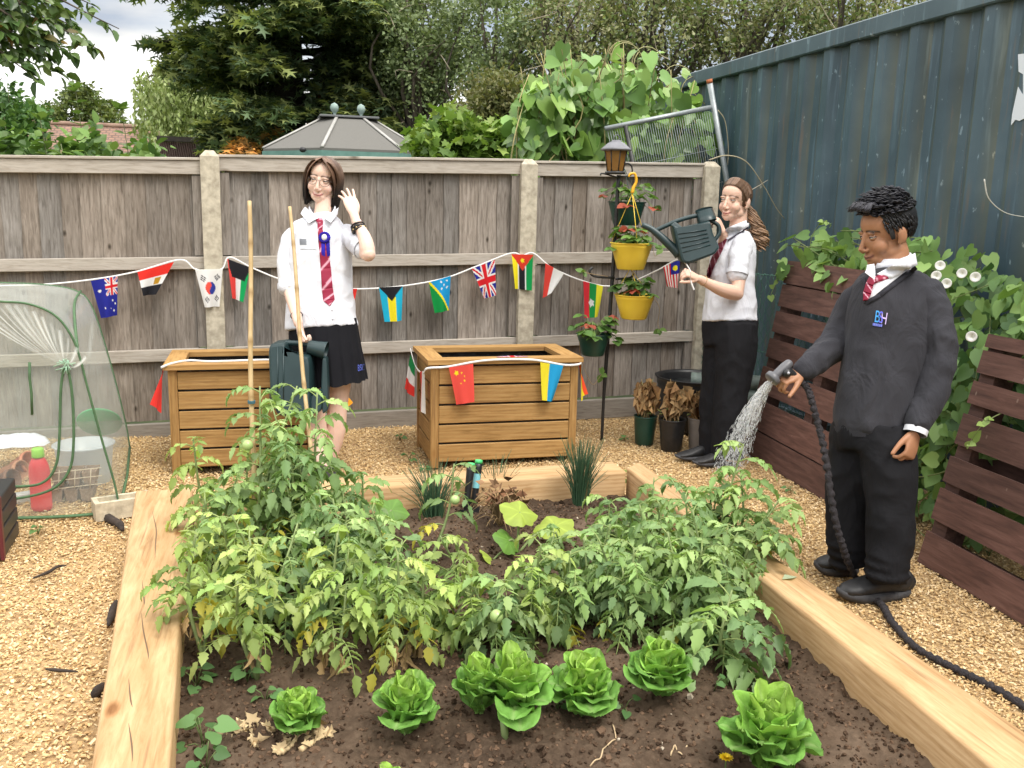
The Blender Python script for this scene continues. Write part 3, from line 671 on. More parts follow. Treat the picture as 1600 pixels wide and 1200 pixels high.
lo, hi = box_px(715, 835, 125, 330, 10.3, 1.0)
shrub('feathery_shrub', 'feathery yellow olive shrub between the bright bush and the big leaved climber', lo, hi, 110, 170, .26, .06, [(.15, .165, .055), (.10, .12, .04), (.20, .19, .08)], 62, T_LEAF, tilt=None, prof=lambda u: .75 + .25 * math.sin(u * 3.1))
lo, hi = box_px(0, 262, 158, 300, 8.2, .9)
shrub('dogwood_shrub', 'mid green broad leaved shrub showing over the left end of the fence', lo, hi, 78, 14, .18, .12, [(.10, .19, .045), (.15, .26, .06), (.07, .14, .04), (.20, .31, .09)], 63, T_BROAD, tilt=.9, prof=lambda u: .66 - .30 * u + .16 * math.sin(u * 17))
lo, hi = box_px(-60, 52, 150, 300, 9.4, 1.0)
shrub('dark_shrub', 'dense dark green shrub at the left edge above the fence', lo, hi, 70, 60, .22, .09, [(.05, .12, .03), (.075, .165, .042), (.12, .22, .055)], 64, T_LEAF, tilt=.9)
lo, hi = box_px(66, 204, 148, 330, 33.0, 3.0)
shrub('round_shrub', 'rounded olive green bush rising above the tiled roof', lo, hi, 130, 110, .45, .19, [(.13, .18, .05), (.16, .19, .06), (.07, .11, .03)], 65, T_LEAF, tilt=.9, prof=lambda u: .72 + .28 * math.sin(u * 3.14))
# shoots with paired leaves rising over the fence
def shoot_plant(px, py, dep, seed, label, Lm=.11, col=((.10, .18, .04), (.16, .25, .07))):
    rng = np.random.default_rng(seed); tp = atD(px, py, dep); b = np.array([tp[0] + .05, tp[1] + .03, 1.1]); t = thing('leafy_shoot', (b[0], b[1], 0), label, 'shoot', 'leafy shoots above the fence')
    P = spline([(b[0], b[1], 0), b, (b + tp) / 2 + [.02, 0, 0], tp], 14); mb = MB(); mb.tube(P, np.linspace(.008, .003, 14), 5); mb.build('stem', mat('green_stem', (1, 1, 1)), t)
    lf = MB(); pos = []; dirs = []
    for z in np.arange(1.7, tp[2], .095):
        c = np.array([np.interp(z, P[:, 2], P[:, a]) for a in range(3)]); a0 = rng.uniform(0, 3.1)
        for s in (0, math.pi): pos.append(c); dirs.append([math.cos(a0 + s), math.sin(a0 + s), .25])
    for a in np.arange(4) * 1.57 + .6: pos.append(tp); dirs.append([math.cos(a), math.sin(a), .9])
    n = len(pos); lf.inst(T_BROAD[0], T_BROAD[1], frames(np.array(dirs), np.tile([0, 0, 1.0], (n, 1)) + rng.normal(size=(n, 3)) * .2) * (Lm * rng.uniform(.8, 1.15, n))[:, None, None], np.array(pos), pick(rng, col, n)); lf.build('leaves', LEAF, t)
shoot_plant(118, 140, 8.0, 1, 'tall leafy shoot standing highest over the left fence'); shoot_plant(190, 172, 7.6, 2, 'leafy shoot in front of the tiled roof'); shoot_plant(63, 188, 7.6, 3, 'leafy shoot beside the dark shrub at left')

# ---- big leaved climber over the fence end, in front of the container end
def climber():
    rng = np.random.default_rng(77); a = atY(940, 250, 6.9); t = thing('climbing_vine', (a[0], 6.9, 0), 'big round leaved climber heaped above the fence at the end of the container', 'climber')
    pal = [(.14, .26, .06), (.19, .34, .085), (.09, .18, .045), (.26, .40, .10)]
    P = []
    def top(px): return np.interp(px, [795, 830, 880, 930, 990, 1040, 1090, 1115], [175, 125, 108, 120, 105, 135, 165, 200])
    while len(P) < 1500:
        px = rng.uniform(800, 1110); py = rng.uniform(70, 300)
        if py < top(px) + rng.normal() * 12: continue
        if px > 1010 and rng.uniform() < .58: continue
        P.append(atY(px, py, rng.uniform(6.55, 7.5)))
    for q in range(26):
        px = rng.uniform(850, 1090); t0 = top(px); P.append(atY(px, t0 - rng.uniform(10, 45), rng.uniform(6.6, 7.3)))
    P = np.array(P); n = len(P); lf = MB()
    nr = np.array([-.2, -.75, .8]) + rng.normal(size=(n, 3)) * .65; d = np.stack([rng.normal(size=n) * .7, -.4 + rng.normal(size=n) * .3, -.75 + rng.normal(size=n) * .4], 1)
    lf.inst(T_HEART[0] * [1.08, 1, 1.8], T_HEART[1], frames(d, nr) * (rng.choice([.07, .09, .11, .14, .17], n) * rng.uniform(.8, 1.15, n))[:, None, None], P, pick(rng, pal, n, .3)); lf.build('leaves', LEAFG, t)
    mb = MB()
    for q in range(50):
        px = rng.uniform(810, 1090); y = rng.uniform(6.6, 7.3); p = atY(px, top(px) - rng.uniform(-40, 45), y); s = atY(px + rng.normal() * 40, 300, y)
        mb.tube(spline([s, (s + p) / 2 + rng.normal(size=3) * .12, p], 9), np.linspace(.007, .003, 9), 4, col=(1, .95, .7) if q % 3 else (.5, .4, .3))
    for q in range(12):
        px = rng.uniform(900, 1085); y = rng.uniform(6.7, 7.3); c = atY(px, top(px) - 10, y); a0 = rng.uniform(0, 6)
        mb.tube([c + .16 * np.array([math.cos(a0 + u) * (1 - u / 7), .05 * u, math.sin(a0 + u) * (1 - u / 9) + .12]) for u in np.linspace(0, 3.4, 12)], .0035, 4, col=(1, .98, .8))
    mb.build('stems', mat('vine_stem', (.28, .27, .14), (.42, .38, .24), scale=30, rough=.8), t)
climber()
# ---- overhanging leafy branch in the top left corner
def overhang():
    rng = np.random.default_rng(8); b = np.array([-3.6, 6.9, 0]); t = thing('overhanging_tree', b, 'broad leaved tree reaching in at the top left corner', 'tree')
    mb = MB(); lf = MB(); mb.tube(spline([b, b + [.1, -.1, 2], b + [.4, -.3, 3.3]], 10), np.linspace(.16, .09, 10), 9)
    ends = [(150, 10, 6.0), (186, 45, 5.9), (155, 78, 5.7), (100, 118, 5.7), (60, 125, 5.6), (25, 100, 5.8), (80, 40, 6.1), (120, 45, 6.0), (30, 30, 6.0), (60, 75, 5.9), (10, -30, 6.2), (90, -40, 6.2), (120, 90, 6.0), (140, -10, 6.1), (45, 10, 5.5), (20, 60, 5.5), (95, 75, 5.6), (60, 105, 5.9), (110, 20, 5.6), (75, 60, 5.6), (35, 85, 5.6), (90, 100, 5.8), (10, 20, 5.9), (50, 45, 5.8)]
    for (px, py, dep) in ends:
        e = atD(px, py, dep); s = np.array([-2.9, 6.3, 2.9]); m = s * .45 + e * .55 + [0, 0, .18]
        P = spline([s, m, e], 14); mb.tube(P, np.linspace(.022, .003, 14), 5)
        n = 58; u = rng.uniform(.42, 1, n) ** .8; c = np.stack([np.interp(u, np.linspace(0, 1, 14), P[:, a]) for a in range(3)], 1) + rng.normal(size=(n, 3)) * .075 * (1.15 - u)[:, None]
        d = np.array([.5, -.2, -.55]) + rng.normal(size=(n, 3)) * .55; nr = np.array([0, -.2, 1]) + rng.normal(size=(n, 3)) * .55
        lf.inst(T_BROAD[0] * [.85, 1, 1.6], T_BROAD[1], frames(d, nr) * (rng.uniform(.06, .105, n))[:, None, None], c, pick(rng, [(.075, .14, .038), (.115, .19, .05), (.05, .10, .03), (.16, .23, .07)], n) * np.where(rng.uniform(size=(n, 1)) < .03, [[2, .9, .8]], [[1, 1, 1]]))
    lf.build('crown', LEAFG, t); mb.build('trunk', BARK, t)
overhang()

# ---- pavilion with a hipped felt roof
FELT = mat('roof_felt', (.095, .092, .084), (.175, .17, .155), scale=160, rough=.95, bump=.4, detail=8)
GREENP = mat('faded_green_paint', (.085, .19, .165), (.14, .27, .235), scale=8, rough=.6)
ALU = mat('pale_hip_trim', (.33, .325, .30), (.43, .42, .40), scale=10, rough=.5)
def pavilion():
    y0 = 12.0; c = np.array([1.12, y0 + 1.4, 0]); t = thing('garden_pavilion', c, 'green timber garden pavilion with a grey felt hipped roof and two ball finials', 'pavilion')
    ze, zr = 2.15, 2.635; E = [(-.02, 12.9), (.70, 12.15), (1.72, 12.15), (2.22, 12.9), (2.22, 14.3), (1.55, 15.1), (.6, 15.1), (-.02, 14.3)]
    Rg = [(.82, 13.5), (.98, 13.38), (1.34, 13.38), (1.48, 13.5), (1.48, 13.7), (1.32, 13.8), (.98, 13.8), (.82, 13.7)]
    mb = MB(); n = 8; V = [(*e, ze) for e in E] + [(*r, zr) for r in Rg] + [(*e, ze - .03) for e in E]
    mb.add(V, [(i, (i + 1) % n, (i + 1) % n + n, i + n) for i in range(n)] + [tuple(range(n, 2 * n)), tuple(range(3 * n - 1, 2 * n - 1, -1))] + [(i + 2 * n, (i + 1) % n + 2 * n, (i + 1) % n, i) for i in range(n)]); rf = mb.build('roof', FELT, t, smooth=False)
    for i in range(n):
        mb = MB(); a = np.array((*E[i], ze + .012)); b = np.array((*Rg[i], zr + .012)); mb.tube([a, b], .026, 6, ry=.014); mb.build('hip_trim', ALU, rf)
    mb = MB(); mb.box((.74, 13.32, zr + .001), (1.56, 13.86, zr + .03), b=.006); mb.build('ridge_cap', mat('lead_cap', (.12, .125, .13), rough=.6), rf, smooth=False)
    for x in (.96, 1.33):
        mb = MB(); mb.lathe((x, 13.55, zr + .03), [(.001, 0), (.03, 0), (.018, .03), (.03, .05), (.055, .085), (.06, .12), (.045, .16), (.001, .185)], 14); mb.build('ball_finial', mat('verdigris', (.20, .29, .26), (.30, .38, .35), scale=30, rough=.6), t)
    mb = MB(); W_ = [((x - c[0]) * .93 + c[0], (y - c[1]) * .93 + c[1]) for x, y in E]
    mb.add([(*p, 0) for p in W_] + [(*p, ze - .031) for p in W_], [(i, (i + 1) % n, (i + 1) % n + n, i + n) for i in range(n)]); mb.build('wall', GREENP, t, smooth=False)
    mb = MB(); F2 = [((x - c[0]) * 1.012 + c[0], (y - c[1]) * 1.012 + c[1]) for x, y in E]; F3 = [((x - c[0]) * .985 + c[0], (y - c[1]) * .985 + c[1]) for x, y in E]
    mb.add([(*p, ze - .16) for p in F2] + [(*p, ze - .032) for p in F2] + [(*p, ze - .16) for p in F3] + [(*p, ze - .032) for p in F3], [(i, (i + 1) % n, (i + 1) % n + n, i + n) for i in range(n)] + [(i + n, (i + 1) % n + n, (i + 1) % n + 3 * n, i + 3 * n) for i in range(n)] + [(i, i + 2 * n, (i + 1) % n + 2 * n, (i + 1) % n) for i in range(n)]); mb.build('fascia', GREENP, t, smooth=False)
    q = atY(473, 234, 12.3); mb = MB(); mb.ball(q + [0, -.02, 0], (.045, .02, .035), 14); mb.build('lamp', mat('black_plastic', (.012, .012, .013), (.02, .02, .022), scale=40, rough=.4), t)
pavilion()
# ---- house roof with old tiles, brown shed
k = NT('old_roof_tiles'); v = k.coord(); br = k.n('ShaderNodeTexBrick'); k.l(k.coord(rot=(math.radians(0), 0, 0)), br.inputs['Vector'])
k.set(br, Scale=1.0, Color1=(.30, .155, .10, 1), Color2=(.19, .11, .085, 1), Mortar=(.07, .045, .04, 1), Mortar_Size=.02); br.inputs['Brick Width'].default_value = .17; br.inputs['Row Height'].default_value = .11
k.color(k.mix(.4, br.outputs[0], k.ramp(k.noise(v, 2.5, 5), [(.3, (.14, .09, .07)), (.7, (.36, .25, .19))]))); k.set(k.p, Roughness=.9); TILE = k.m
def house():
    a = atD(55, 196, 26.0); b = atD(247, 197, 26.0); zr = b[2]; t = thing('brick_house', (a[0] - 1, a[1] + 2, 0), 'house with an old red brown tiled roof beyond the left fence', 'house')
    x0, x1, y = a[0] - 4, b[0], a[1]
    # roof slope: local sheet is built flat then tilted so that the tile courses follow it
    me = MB(); W_ = x1 - x0; me.add([(-W_ / 2, -3.2, 0), (W_ / 2, -3.2, 0), (W_ / 2, 0, 0), (-W_ / 2, 0, 0), (-W_ / 2, -3.2, -.08), (W_ / 2, -3.2, -.08), (W_ / 2, 0, -.08), (-W_ / 2, 0, -.08)], [(0, 1, 2, 3), (7, 6, 5, 4), (0, 4, 5, 1), (1, 5, 6, 2), (3, 7, 4, 0)])
    for s in (0, math.pi):
        m = me.mesh('roof_slope', (0, 0, 0), False); o = link('roof_slope', m, TILE, t); o.location = ((x0 + x1) / 2 - t.location[0], y - t.location[1], zr)
        o.rotation_euler = (math.radians(38), 0, s)
    mb = MB(); mb.tube([(x0, y, zr + .02), (x1 + .03, y, zr + .02)], .07, 8); mb.build('ridge_tiles', mat('ridge_tile', (.2, .12, .09), (.3, .2, .15), scale=5, rough=.9), t)
    h = zr - 2.0; mb = MB(); mb.add([(x0 + .1, y - 2.4, 0), (x1 - .1, y - 2.4, 0), (x1 - .1, y + 2.4, 0), (x0 + .1, y + 2.4, 0), (x0 + .1, y - 2.4, h), (x1 - .1, y - 2.4, h), (x1 - .1, y + 2.4, h), (x0 + .1, y + 2.4, h), (x0 + .1, y, zr - .12), (x1 - .1, y, zr - .12)], [(0, 1, 5, 4), (1, 2, 6, 9, 5), (2, 3, 7, 6), (3, 0, 4, 8, 7)])
    mb.build('wall', mat('house_brick', (.22, .11, .08), (.3, .17, .12), scale=30, rough=.9), t, smooth=False)
    a = atD(250, 222, 17.0); b = atD(412, 226, 17.0); t = thing('garden_shed', (b[0] - 1, a[1] + 1, 0), 'low shed with a ribbed brown roof left of the pavilion', 'shed')
    mb = MB(); n = 60
    for i in range(n): x = a[0] + (b[0] - a[0]) * i / n; w_ = (b[0] - a[0]) / n; mb.add([(x, a[1] - .9, a[2] - .42), (x + w_ * .5, a[1] - .9, a[2] - .38), (x + w_, a[1] - .9, a[2] - .42), (x + w_, a[1], a[2]), (x + w_ * .5, a[1], a[2] + .04), (x, a[1], a[2])], [(0, 1, 4, 5), (1, 2, 3, 4)])
    mb.build('roof', mat('brown_roof', (.10, .065, .05), (.17, .11, .085), scale=12, rough=.8), t, smooth=False)
    mb = MB(); mb.box((a[0] - .05, a[1] - .05, a[2] + .02), (b[0] + .05, a[1] + .1, a[2] + .11)); mb.build('ridge_board', mat('dark_timber', (.05, .04, .035), (.09, .075, .06), scale=14, rough=.8), t, smooth=False)
    mb = MB(); mb.box((a[0] + .05, a[1] - .8, 0), (b[0] - .05, a[1] + .9, a[2] - .45)); mb.build('wall', bpy.data.materials['dark_timber'], t, smooth=False)
house()
# ================================================================== WHAT GROWS IN THE BED
T_TOM = (np.array([(0, 0, 0), (.15, .07, .03), (.33, .20, .05), (.25, .34, .01), (.35, .45, .03), (.22, .60, -.02), (.22, .72, -.04), (.09, .86, -.08), (0, 1, -.17), (-.09, .86, -.08), (-.22, .72, -.04), (-.22, .60, -.02), (-.35, .45, .03), (-.25, .34, .01), (-.33, .20, .05), (-.15, .07, .03), (0, .3, -.04), (0, .65, -.07)]),
         [(0, 1, 16), (1, 2, 3, 16), (3, 4, 5, 16), (5, 17, 16), (5, 6, 7, 17), (7, 8, 17), (8, 9, 17), (9, 10, 11, 17), (11, 16, 17), (11, 12, 13, 16), (13, 14, 15, 16), (15, 0, 16)])
TOMSTEM = mat('tomato_stem', (.15, .21, .07), (.26, .32, .13), scale=30, rough=.7)
DRY = mat('dried_leaf', (1, 1, 1), rough=.95, spec=.1)
GT = [(.195, .305, .105), (.26, .385, .14), (.155, .255, .105), (.32, .44, .175)]
GT2 = [(.25, .355, .09), (.34, .45, .13), (.195, .305, .09), (.41, .50, .165)]
FRUIT = mat('green_tomato_skin', (.30, .42, .14), (.38, .50, .20), scale=8, rough=.25)
def tomato(px, py, H, seed, label, group=None, lean=(0, 0), nst=2, L0=.128, pal=GT, dens=1.0, fruit=0, yellow=.10, dry=0, lowbare=.10):
    rng = np.random.default_rng(seed); b = G(px, py, SOILZ); b[2] = soilz(b[0], b[1]) - .005
    t = thing('tomato_plant', b, label, 'tomato plant', group); st = MB(); lf = MB(); dl = MB(); fr = []
    for s in range(nst):
        d = np.array(lean) + rng.normal(size=2) * .11 * (1 if s else .4); Hs = H * (1 if s == 0 else rng.uniform(.6, .95))
        tip = b + [d[0] * Hs * 1.6, d[1] * Hs * 1.6, Hs]; mid = (b + tip) / 2 + rng.normal(size=3) * [.035, .035, .01]
        P = spline([b, mid, tip], 16); st.tube(P, np.linspace(.0075, .003, 16), 6)
        zl = lowbare; u = zl; az = rng.uniform(0, 6)
        while u < 1.0:
            c = np.array([np.interp(u, np.linspace(0, 1, 16), P[:, a]) for a in range(3)])
            az += 2.3 + rng.normal() * .4; Ll = L0 * (1 - .45 * u) * rng.uniform(.8, 1.25) + .03
            dz = .75 - .7 * (1 - u) * rng.uniform(.3, 1.1)
            h = np.array([math.cos(az), math.sin(az), 0]); Q = np.array([c + h * Ll * v * (1 - .15 * v) + [0, 0, Ll * (dz * v - .75 * v * v)] for v in np.linspace(0, 1, 8)])
            isdry = u < .42 and rng.uniform() < dry
            if isdry:
                Q = np.array([c + h * .03 * v + [0, 0, -Ll * .55 * v] for v in np.linspace(0, 1, 8)])
            st.tube(Q, np.linspace(.0028, .0011, 8), 4, cap=False, col=(1.1, 1.1, .9) if not isdry else (2.2, 1.4, .9))
            T = np.gradient(Q, axis=0); pos = []; dr = []; nr = []; sz = []
            side = np.cross(h, [0, 0, 1])
            for v in (.30, .42, .56, .68, .82):
                i = v * 7; i0 = int(i); q = Q[i0] * (1 - i + i0) + Q[i0 + 1] * (i - i0); tg = unit(T[i0]); big = v in (.30, .56, .82)
                for sg in (-1, 1):
                    pos.append(q); dr.append(tg * .55 + side * sg + [0, 0, -.25] + rng.normal(size=3) * .18); nr.append(np.array([0, 0, 1]) - h * .2 + side * sg * .2 + rng.normal(size=3) * .25); sz.append((.33 if big else .18) * Ll * rng.uniform(.75, 1.2))
            pos.append(Q[-1]); dr.append(unit(T[-1]) + [0, 0, -.2]); nr.append(np.array([0, 0, 1.]) + h * .3 + rng.normal(size=3) * .2); sz.append(.42 * Ll)
            pos, dr, nr, sz = np.array(pos), np.array(dr), np.array(nr), np.array(sz)
            base = pick(rng, pal, 1, .22)[0]
            if u < .5 and rng.uniform() < yellow: base = np.array([.46, .42, .06]) * rng.uniform(.7, 1.1)
            if u > .8: base = base * [1.15, 1.15, 1.05]
            if isdry:
                dr[:, 2] -= 1.8; dl.inst(T_TOM[0] * [.5, 1, 3], T_TOM[1], frames(dr, nr + rng.normal(size=nr.shape) * .8) * (sz * 1.25)[:, None, None], pos, np.array([.42, .29, .14]) * rng.uniform(.6, 1.3, (len(pos), 1)))
            else: lf.inst(T_TOM[0] * [.86, 1, rng.choice([.8, 1.6, 2.6])], T_TOM[1], frames(dr, nr) * sz[:, None, None], pos, base * rng.uniform(.82, 1.18, (len(pos), 1)))
            if fruit and u > .45 and rng.uniform() < .4: fr.append(c + h * .03 - C_F * .07 + [0, 0, -.01])
            u += rng.uniform(.040, .064) / dens * (.5 / max(H, .3)) ** .5
    st.build('stem', TOMSTEM, t); lf.build('leaves', LEAF, t)
    if dl.n: dl.build('dried_leaves', DRY, t)
    for c in fr[:fruit]:
        mb = MB(); mb.ball(c, rng.uniform(.016, .022), 12); mb.build('green_tomato', FRUIT, t)
    return t
GL, GR, GM = 'tomato plants of the left thicket', 'tomato plants of the right thicket', 'tomato plants in the middle of the bed'
LL = 'bushy green tomato plant in the thicket filling the left of the bed'; LR = 'bushy green tomato plant in the thicket along the right sleeper'
tomato(397, 905, .70, 1, 'tall tomato plant tied to the straight bamboo cane', lean=(.02, .05), nst=3, L0=.165, fruit=1)
tomato(497, 868, .64, 2, 'tall tomato plant tied to the leaning bamboo cane before the girl with the can', lean=(.0, .05), nst=3, L0=.165, fruit=1)
for i, (px, py, H, ln) in enumerate([(350, 870, .46, (-.08, 0)), (440, 915, .42, (.02, 0)), (545, 885, .36, (.10, 0)), (338, 955, .36, (-.03, 0)), (460, 985, .36, (0, .05)), (545, 960, .34, (.05, .02)), (385, 985, .38, (-.03, .05)), (600, 980, .30, (.08, 0)), (500, 930, .40, (.02, 0)), (425, 850, .46, (.02, 0)), (575, 930, .32, (.05, 0)), (385, 925, .42, (-.04, 0))]):
    tomato(px, py, H, 10 + i, LL, GL, ln, nst=2, pal=GT if i % 3 else GT2, dens=.95, fruit=1 if i in (5, 8) else 0, yellow=.12)
tomato(318, 1035, .40, 30, 'tomato plant at the left sleeper with yellow and withered low leaves', lean=(-.08, .02), pal=GT2, yellow=.5, dry=.8, nst=2, lowbare=.34)
tomato(402, 1062, .42, 31, 'thick stemmed tomato plant with one yellow leaf, nearest the small lettuce', lean=(.0, .08), pal=GT2, yellow=.3, dry=.7, nst=2, lowbare=.36)
tomato(512, 1045, .40, 32, 'tomato plant with dried brown leaves hanging at its foot, left of the second lettuce', lean=(.02, .06), pal=GT2, yellow=.25, dry=.9, lowbare=.32, nst=3)
tomato(600, 1050, .36, 33, 'yellowing tomato plant behind the second lettuce from the left', lean=(.06, .06), pal=GT2, yellow=.55, dry=.6, lowbare=.32, nst=3)
tomato(655, 985, .34, 34, 'small tomato plant leaning into the bare middle of the bed', lean=(.12, .02), pal=GT2, nst=2)
tomato(660, 905, .42, 35, 'leaning tomato plant with a green fruit standing over bare soil behind the middle', lean=(.25, .10), nst=1, dens=.6, fruit=2, L0=.13)
for i, (px, py, H, ln) in enumerate([(770, 1010, .24, (0, .03)), (835, 1000, .33, (.05, .03)), (885, 985, .28, (.05, 0)), (745, 1000, .19, (-.05, .03)), (872, 935, .26, (0, 0))]):
    tomato(px, py, H, 50 + i, 'slender pale green tomato plant in the middle behind the lettuces', GM, ln, pal=GT2 if i % 2 else GT, dens=.8, fruit=1 if i in (0, 4) else 0, L0=.14)
for i, (px, py, H, ln) in enumerate([(935, 975, .30, (-.03, 0)), (985, 1000, .33, (0, 0)), (1040, 985, .36, (.02, 0)), (1090, 1000, .33, (.03, -.05)), (1000, 930, .36, (-.04, 0)), (1075, 930, .38, (0, 0)), (965, 910, .32, (-.05, .05)), (1040, 890, .36, (0, .05)), (1125, 965, .34, (.05, 0)), (1090, 880, .36, (.02, .02)), (1015, 850, .28, (-.02, .05)), (955, 950, .3, (-.05, 0)), (1060, 955, .36, (.0, 0))]):
    tomato(px, py, H, 70 + i, LR, GR, ln, nst=3 if i % 3 == 0 else 2, dens=.95, fruit=1 if i in (0, 4, 8) else 0, yellow=.05)
tomato(1112, 905, .53, 90, 'tallest tomato plant of the right thicket, under the jet of water', lean=(.03, .02), nst=2, L0=.16)
tomato(1150, 925, .36, 91, 'tomato plant drooping out over the right sleeper', lean=(.26, -.04), nst=3, L0=.165)
tomato(1130, 1035, .26, 92, 'low tomato plant with broad leaves at the front of the right thicket', lean=(.1, -.02), nst=2, L0=.2)

# ---- bamboo canes
BAM = mat('bamboo', (.42, .29, .13), (.58, .43, .23), scale=16, rough=.55, sc=(3, 3, .5))
def cane(p0, p1, r, label):
    p0, p1 = np.array(p0), np.array(p1); n = 60; Pz = np.linspace(0, 1, n); P = p0 + (p1 - p0) * Pz[:, None]; R = np.full(n, r) * (1 - .22 * Pz); C = np.ones((n, 3))
    for kn in np.arange(.06, 1, .135):
        i = int(kn * n); R[i] *= 1.18; C[i] = (.62, .55, .45)
    P[:, 0] += .004 * np.sin(Pz * 9); mb = MB(); mb.tube(P, R, 10, col=C); o = mb.build('bamboo_cane', BAM, loc=p0); tag(o, label, 'bamboo cane')
b = G(398, 880, .05); e = atD(389, 314, depth(b) + .02); cane(b, e, .0105, 'straight upright bamboo cane in front of the left planter')
b = G(498, 850, .05); e = atD(452, 323, depth(b) + .25); cane(b, e, .0095, 'leaning bamboo cane crossing the girl with the rosette')
mb = MB(); c = atD(393, 628, depth(G(398, 880, .05))); 
for q in range(3): mb.tube([c + np.array([.013 * math.cos(u), .013 * math.sin(u), .004 * q - .004]) for u in np.linspace(0, 6.3, 14)], .0025, 5)
o = mb.build('plant_tie', mat('blue_twine', (.05, .13, .16), rough=.8), loc=c); tag(o, 'blue green twine tied round the straight cane', 'plant tie')

# ---- lettuces
LET = mat('lettuce_leaf', (1, 1, 1), (.86, .90, .8), scale=55, rough=.58, trans=.28, spec=.25, bump=.5, bscale=80, bdist=.004)
def lettuce(c, R, H, n, seed, label, tight=.5, group='lettuces along the front of the bed', parent_mb=None):
    rng = np.random.default_rng(seed); mb = MB(); opn = rng.uniform(.85, 1.35); frl = rng.uniform(.7, 1.5)
    for i in range(n):
        f = (i + .5) / n                       # 0 heart, 1 outermost
        az = i * 2.39996 + rng.normal() * .25; th = opn * (.05 + .95 * f ** 1.5) * (1 - .15 * rng.uniform())
        Ln = (1.0 - .30 * abs(f - .25) / .75 + .06 * f) * H * 1.10 * rng.uniform(.85, 1.1); Wd = R * .80 * (.62 + .62 * f) * rng.uniform(.9, 1.15)
        d = np.array([math.cos(az), math.sin(az), 0]); sd = np.array([-math.sin(az), math.cos(az), 0]); m, k = 17, 15
        V = np.zeros((m, k, 3)); Cc = np.zeros((m, k, 3)); p = np.array([0, 0, 0.012 + .012 * (1 - f)]) + d * .012 * f; a = th * .35; ph = rng.uniform(0, 6); ph2 = rng.uniform(0, 6)
        tw = rng.normal() * .15; curl = rng.uniform(.5, 1.3)
        base = np.array([.33, .52, .10]) if f < .35 else (np.array([.24, .44, .085]) if f < .7 else np.array([.165, .345, .07])); base = base * rng.uniform(.78, 1.18)
        for u_ in range(m):
            u = u_ / (m - 1); wd = Wd * ((.24 + .76 * math.sin(math.pi / 2 * u / .60) ** 1.25) if u < .60 else max(.04, 1 - ((u - .60) / .405) ** 2.6) ** .5); cup = .55 * (1 - u * .5)
            T = d * math.sin(a) + np.array([0, 0, math.cos(a)]); N = -d * math.cos(a) + np.array([0, 0, math.sin(a)])
            for v_ in range(k):
                v = v_ / (k - 1) * 2 - 1; ruf = (abs(v) ** 3) * math.sin(math.pi * min(1, u * 1.05)) * .9
                V[u_, v_] = p + (sd * v * wd * .5) + N * (cup * wd * .32 * v * v) + N * .017 * frl * ruf * math.sin(11 * u + 2 * v + ph) * (H / .12) + N * .0045 * math.sin(19 * u + ph2 + 3 * v) * math.cos(8 * v + ph) + T * (.012 * ruf * math.sin(8 * v + ph2))
                rib = math.exp(-(v * wd / .010) ** 2) * (1 - u * .75); Cc[u_, v_] = base * (1 + .22 * abs(v) ** 3 + .16 * math.sin(19 * u + ph2 + 3 * v) * math.cos(8 * v + ph)) * (1 - rib) + np.array([.42, .52, .24]) * rib
            a += (th * 1.15 + (.42 * curl * u * f)) / (m - 1) * (1.0 + .5 * u)
            p = p + T * Ln / (m - 1)
        V[:, :, 2] = np.maximum(V[:, :, 2], .004); mb.grid(V + c, Cc)
    if parent_mb: return mb
    o = mb.build('lettuce', LET, loc=c); tag(o, label, 'lettuce', group); return o
def soilpt(px, py): q = G(px, py, SOILZ); q[2] = soilz(q[0], q[1]) - .008; return q
lettuce(soilpt(466, 1154), .105, .105, 17, 1, 'small lettuce with withered pale leaves at its foot, leftmost of the row')
lettuce(soilpt(634, 1144), .105, .145, 22, 2, 'upright lettuce second from the left, behind bare soil')
lettuce(soilpt(748, 1122), .105, .145, 20, 3, 'left head of the two lettuces grown together in mid row')
lettuce(soilpt(806, 1128), .12, .165, 24, 4, 'right, fuller head of the two lettuces grown together in mid row')
lettuce(soilpt(912, 1114), .13, .15, 24, 5, 'lettuce with a broad pale leaf folded out at its front')
lettuce(soilpt(1030, 1096), .155, .145, 26, 6, 'wide spreading lettuce at the front edge of the right thicket')
lettuce(soilpt(1196, 1200), .135, .185, 28, 7, 'largest lettuce, alone at the lower right with a yellow flower beside it')
lettuce(soilpt(618, 1285), .09, .11, 14, 8, 'lettuce cut by the bottom edge of the picture')
# pale stem below the double lettuce, withered leaves by the first
mb = MB(); q = soilpt(790, 1156); mb.tube([q, q + [-.003, .02, .05]], [.011, .009], 8, col=(.30, .40, .16)); o = mb.build('lettuce_stalk', LEAF, loc=q); tag(o, 'thick pale stalk showing under the double lettuce', 'stalk')
def withered(pts, seed, label):
    rng = np.random.default_rng(seed); mb = MB(); P = np.array([soilpt(*p) + [0, 0, .012] for p in pts]); P = spline(P, 18); c = np.array([.50, .38, .22])
    mb.tube(P, .004 + .006 * rng.uniform(size=18), 5, col=c[None] * rng.uniform(.6, 1.25, (18, 1)))
    for q in range(16):
        p = P[rng.integers(18)] + rng.normal(size=3) * [.012, .012, .004]; M = rand_rots(rng, 1)[0] * rng.uniform(.02, .04); mb.inst(T_LOBED[0] * [1, 1, 4], T_LOBED[1], M[None], p[None], (c * rng.uniform(.6, 1.3))[None])
    o = mb.build('withered_leaf', DRY, loc=P[0]); tag(o, label, 'dead leaf', 'withered leaves on the soil')
withered([(345, 1142), (385, 1150), (400, 1168)], 1, 'withered pale leaf lying farthest left of the small lettuce')
withered([(372, 1150), (395, 1132), (428, 1150)], 2, 'crumpled withered leaf between the sleeper and the small lettuce')
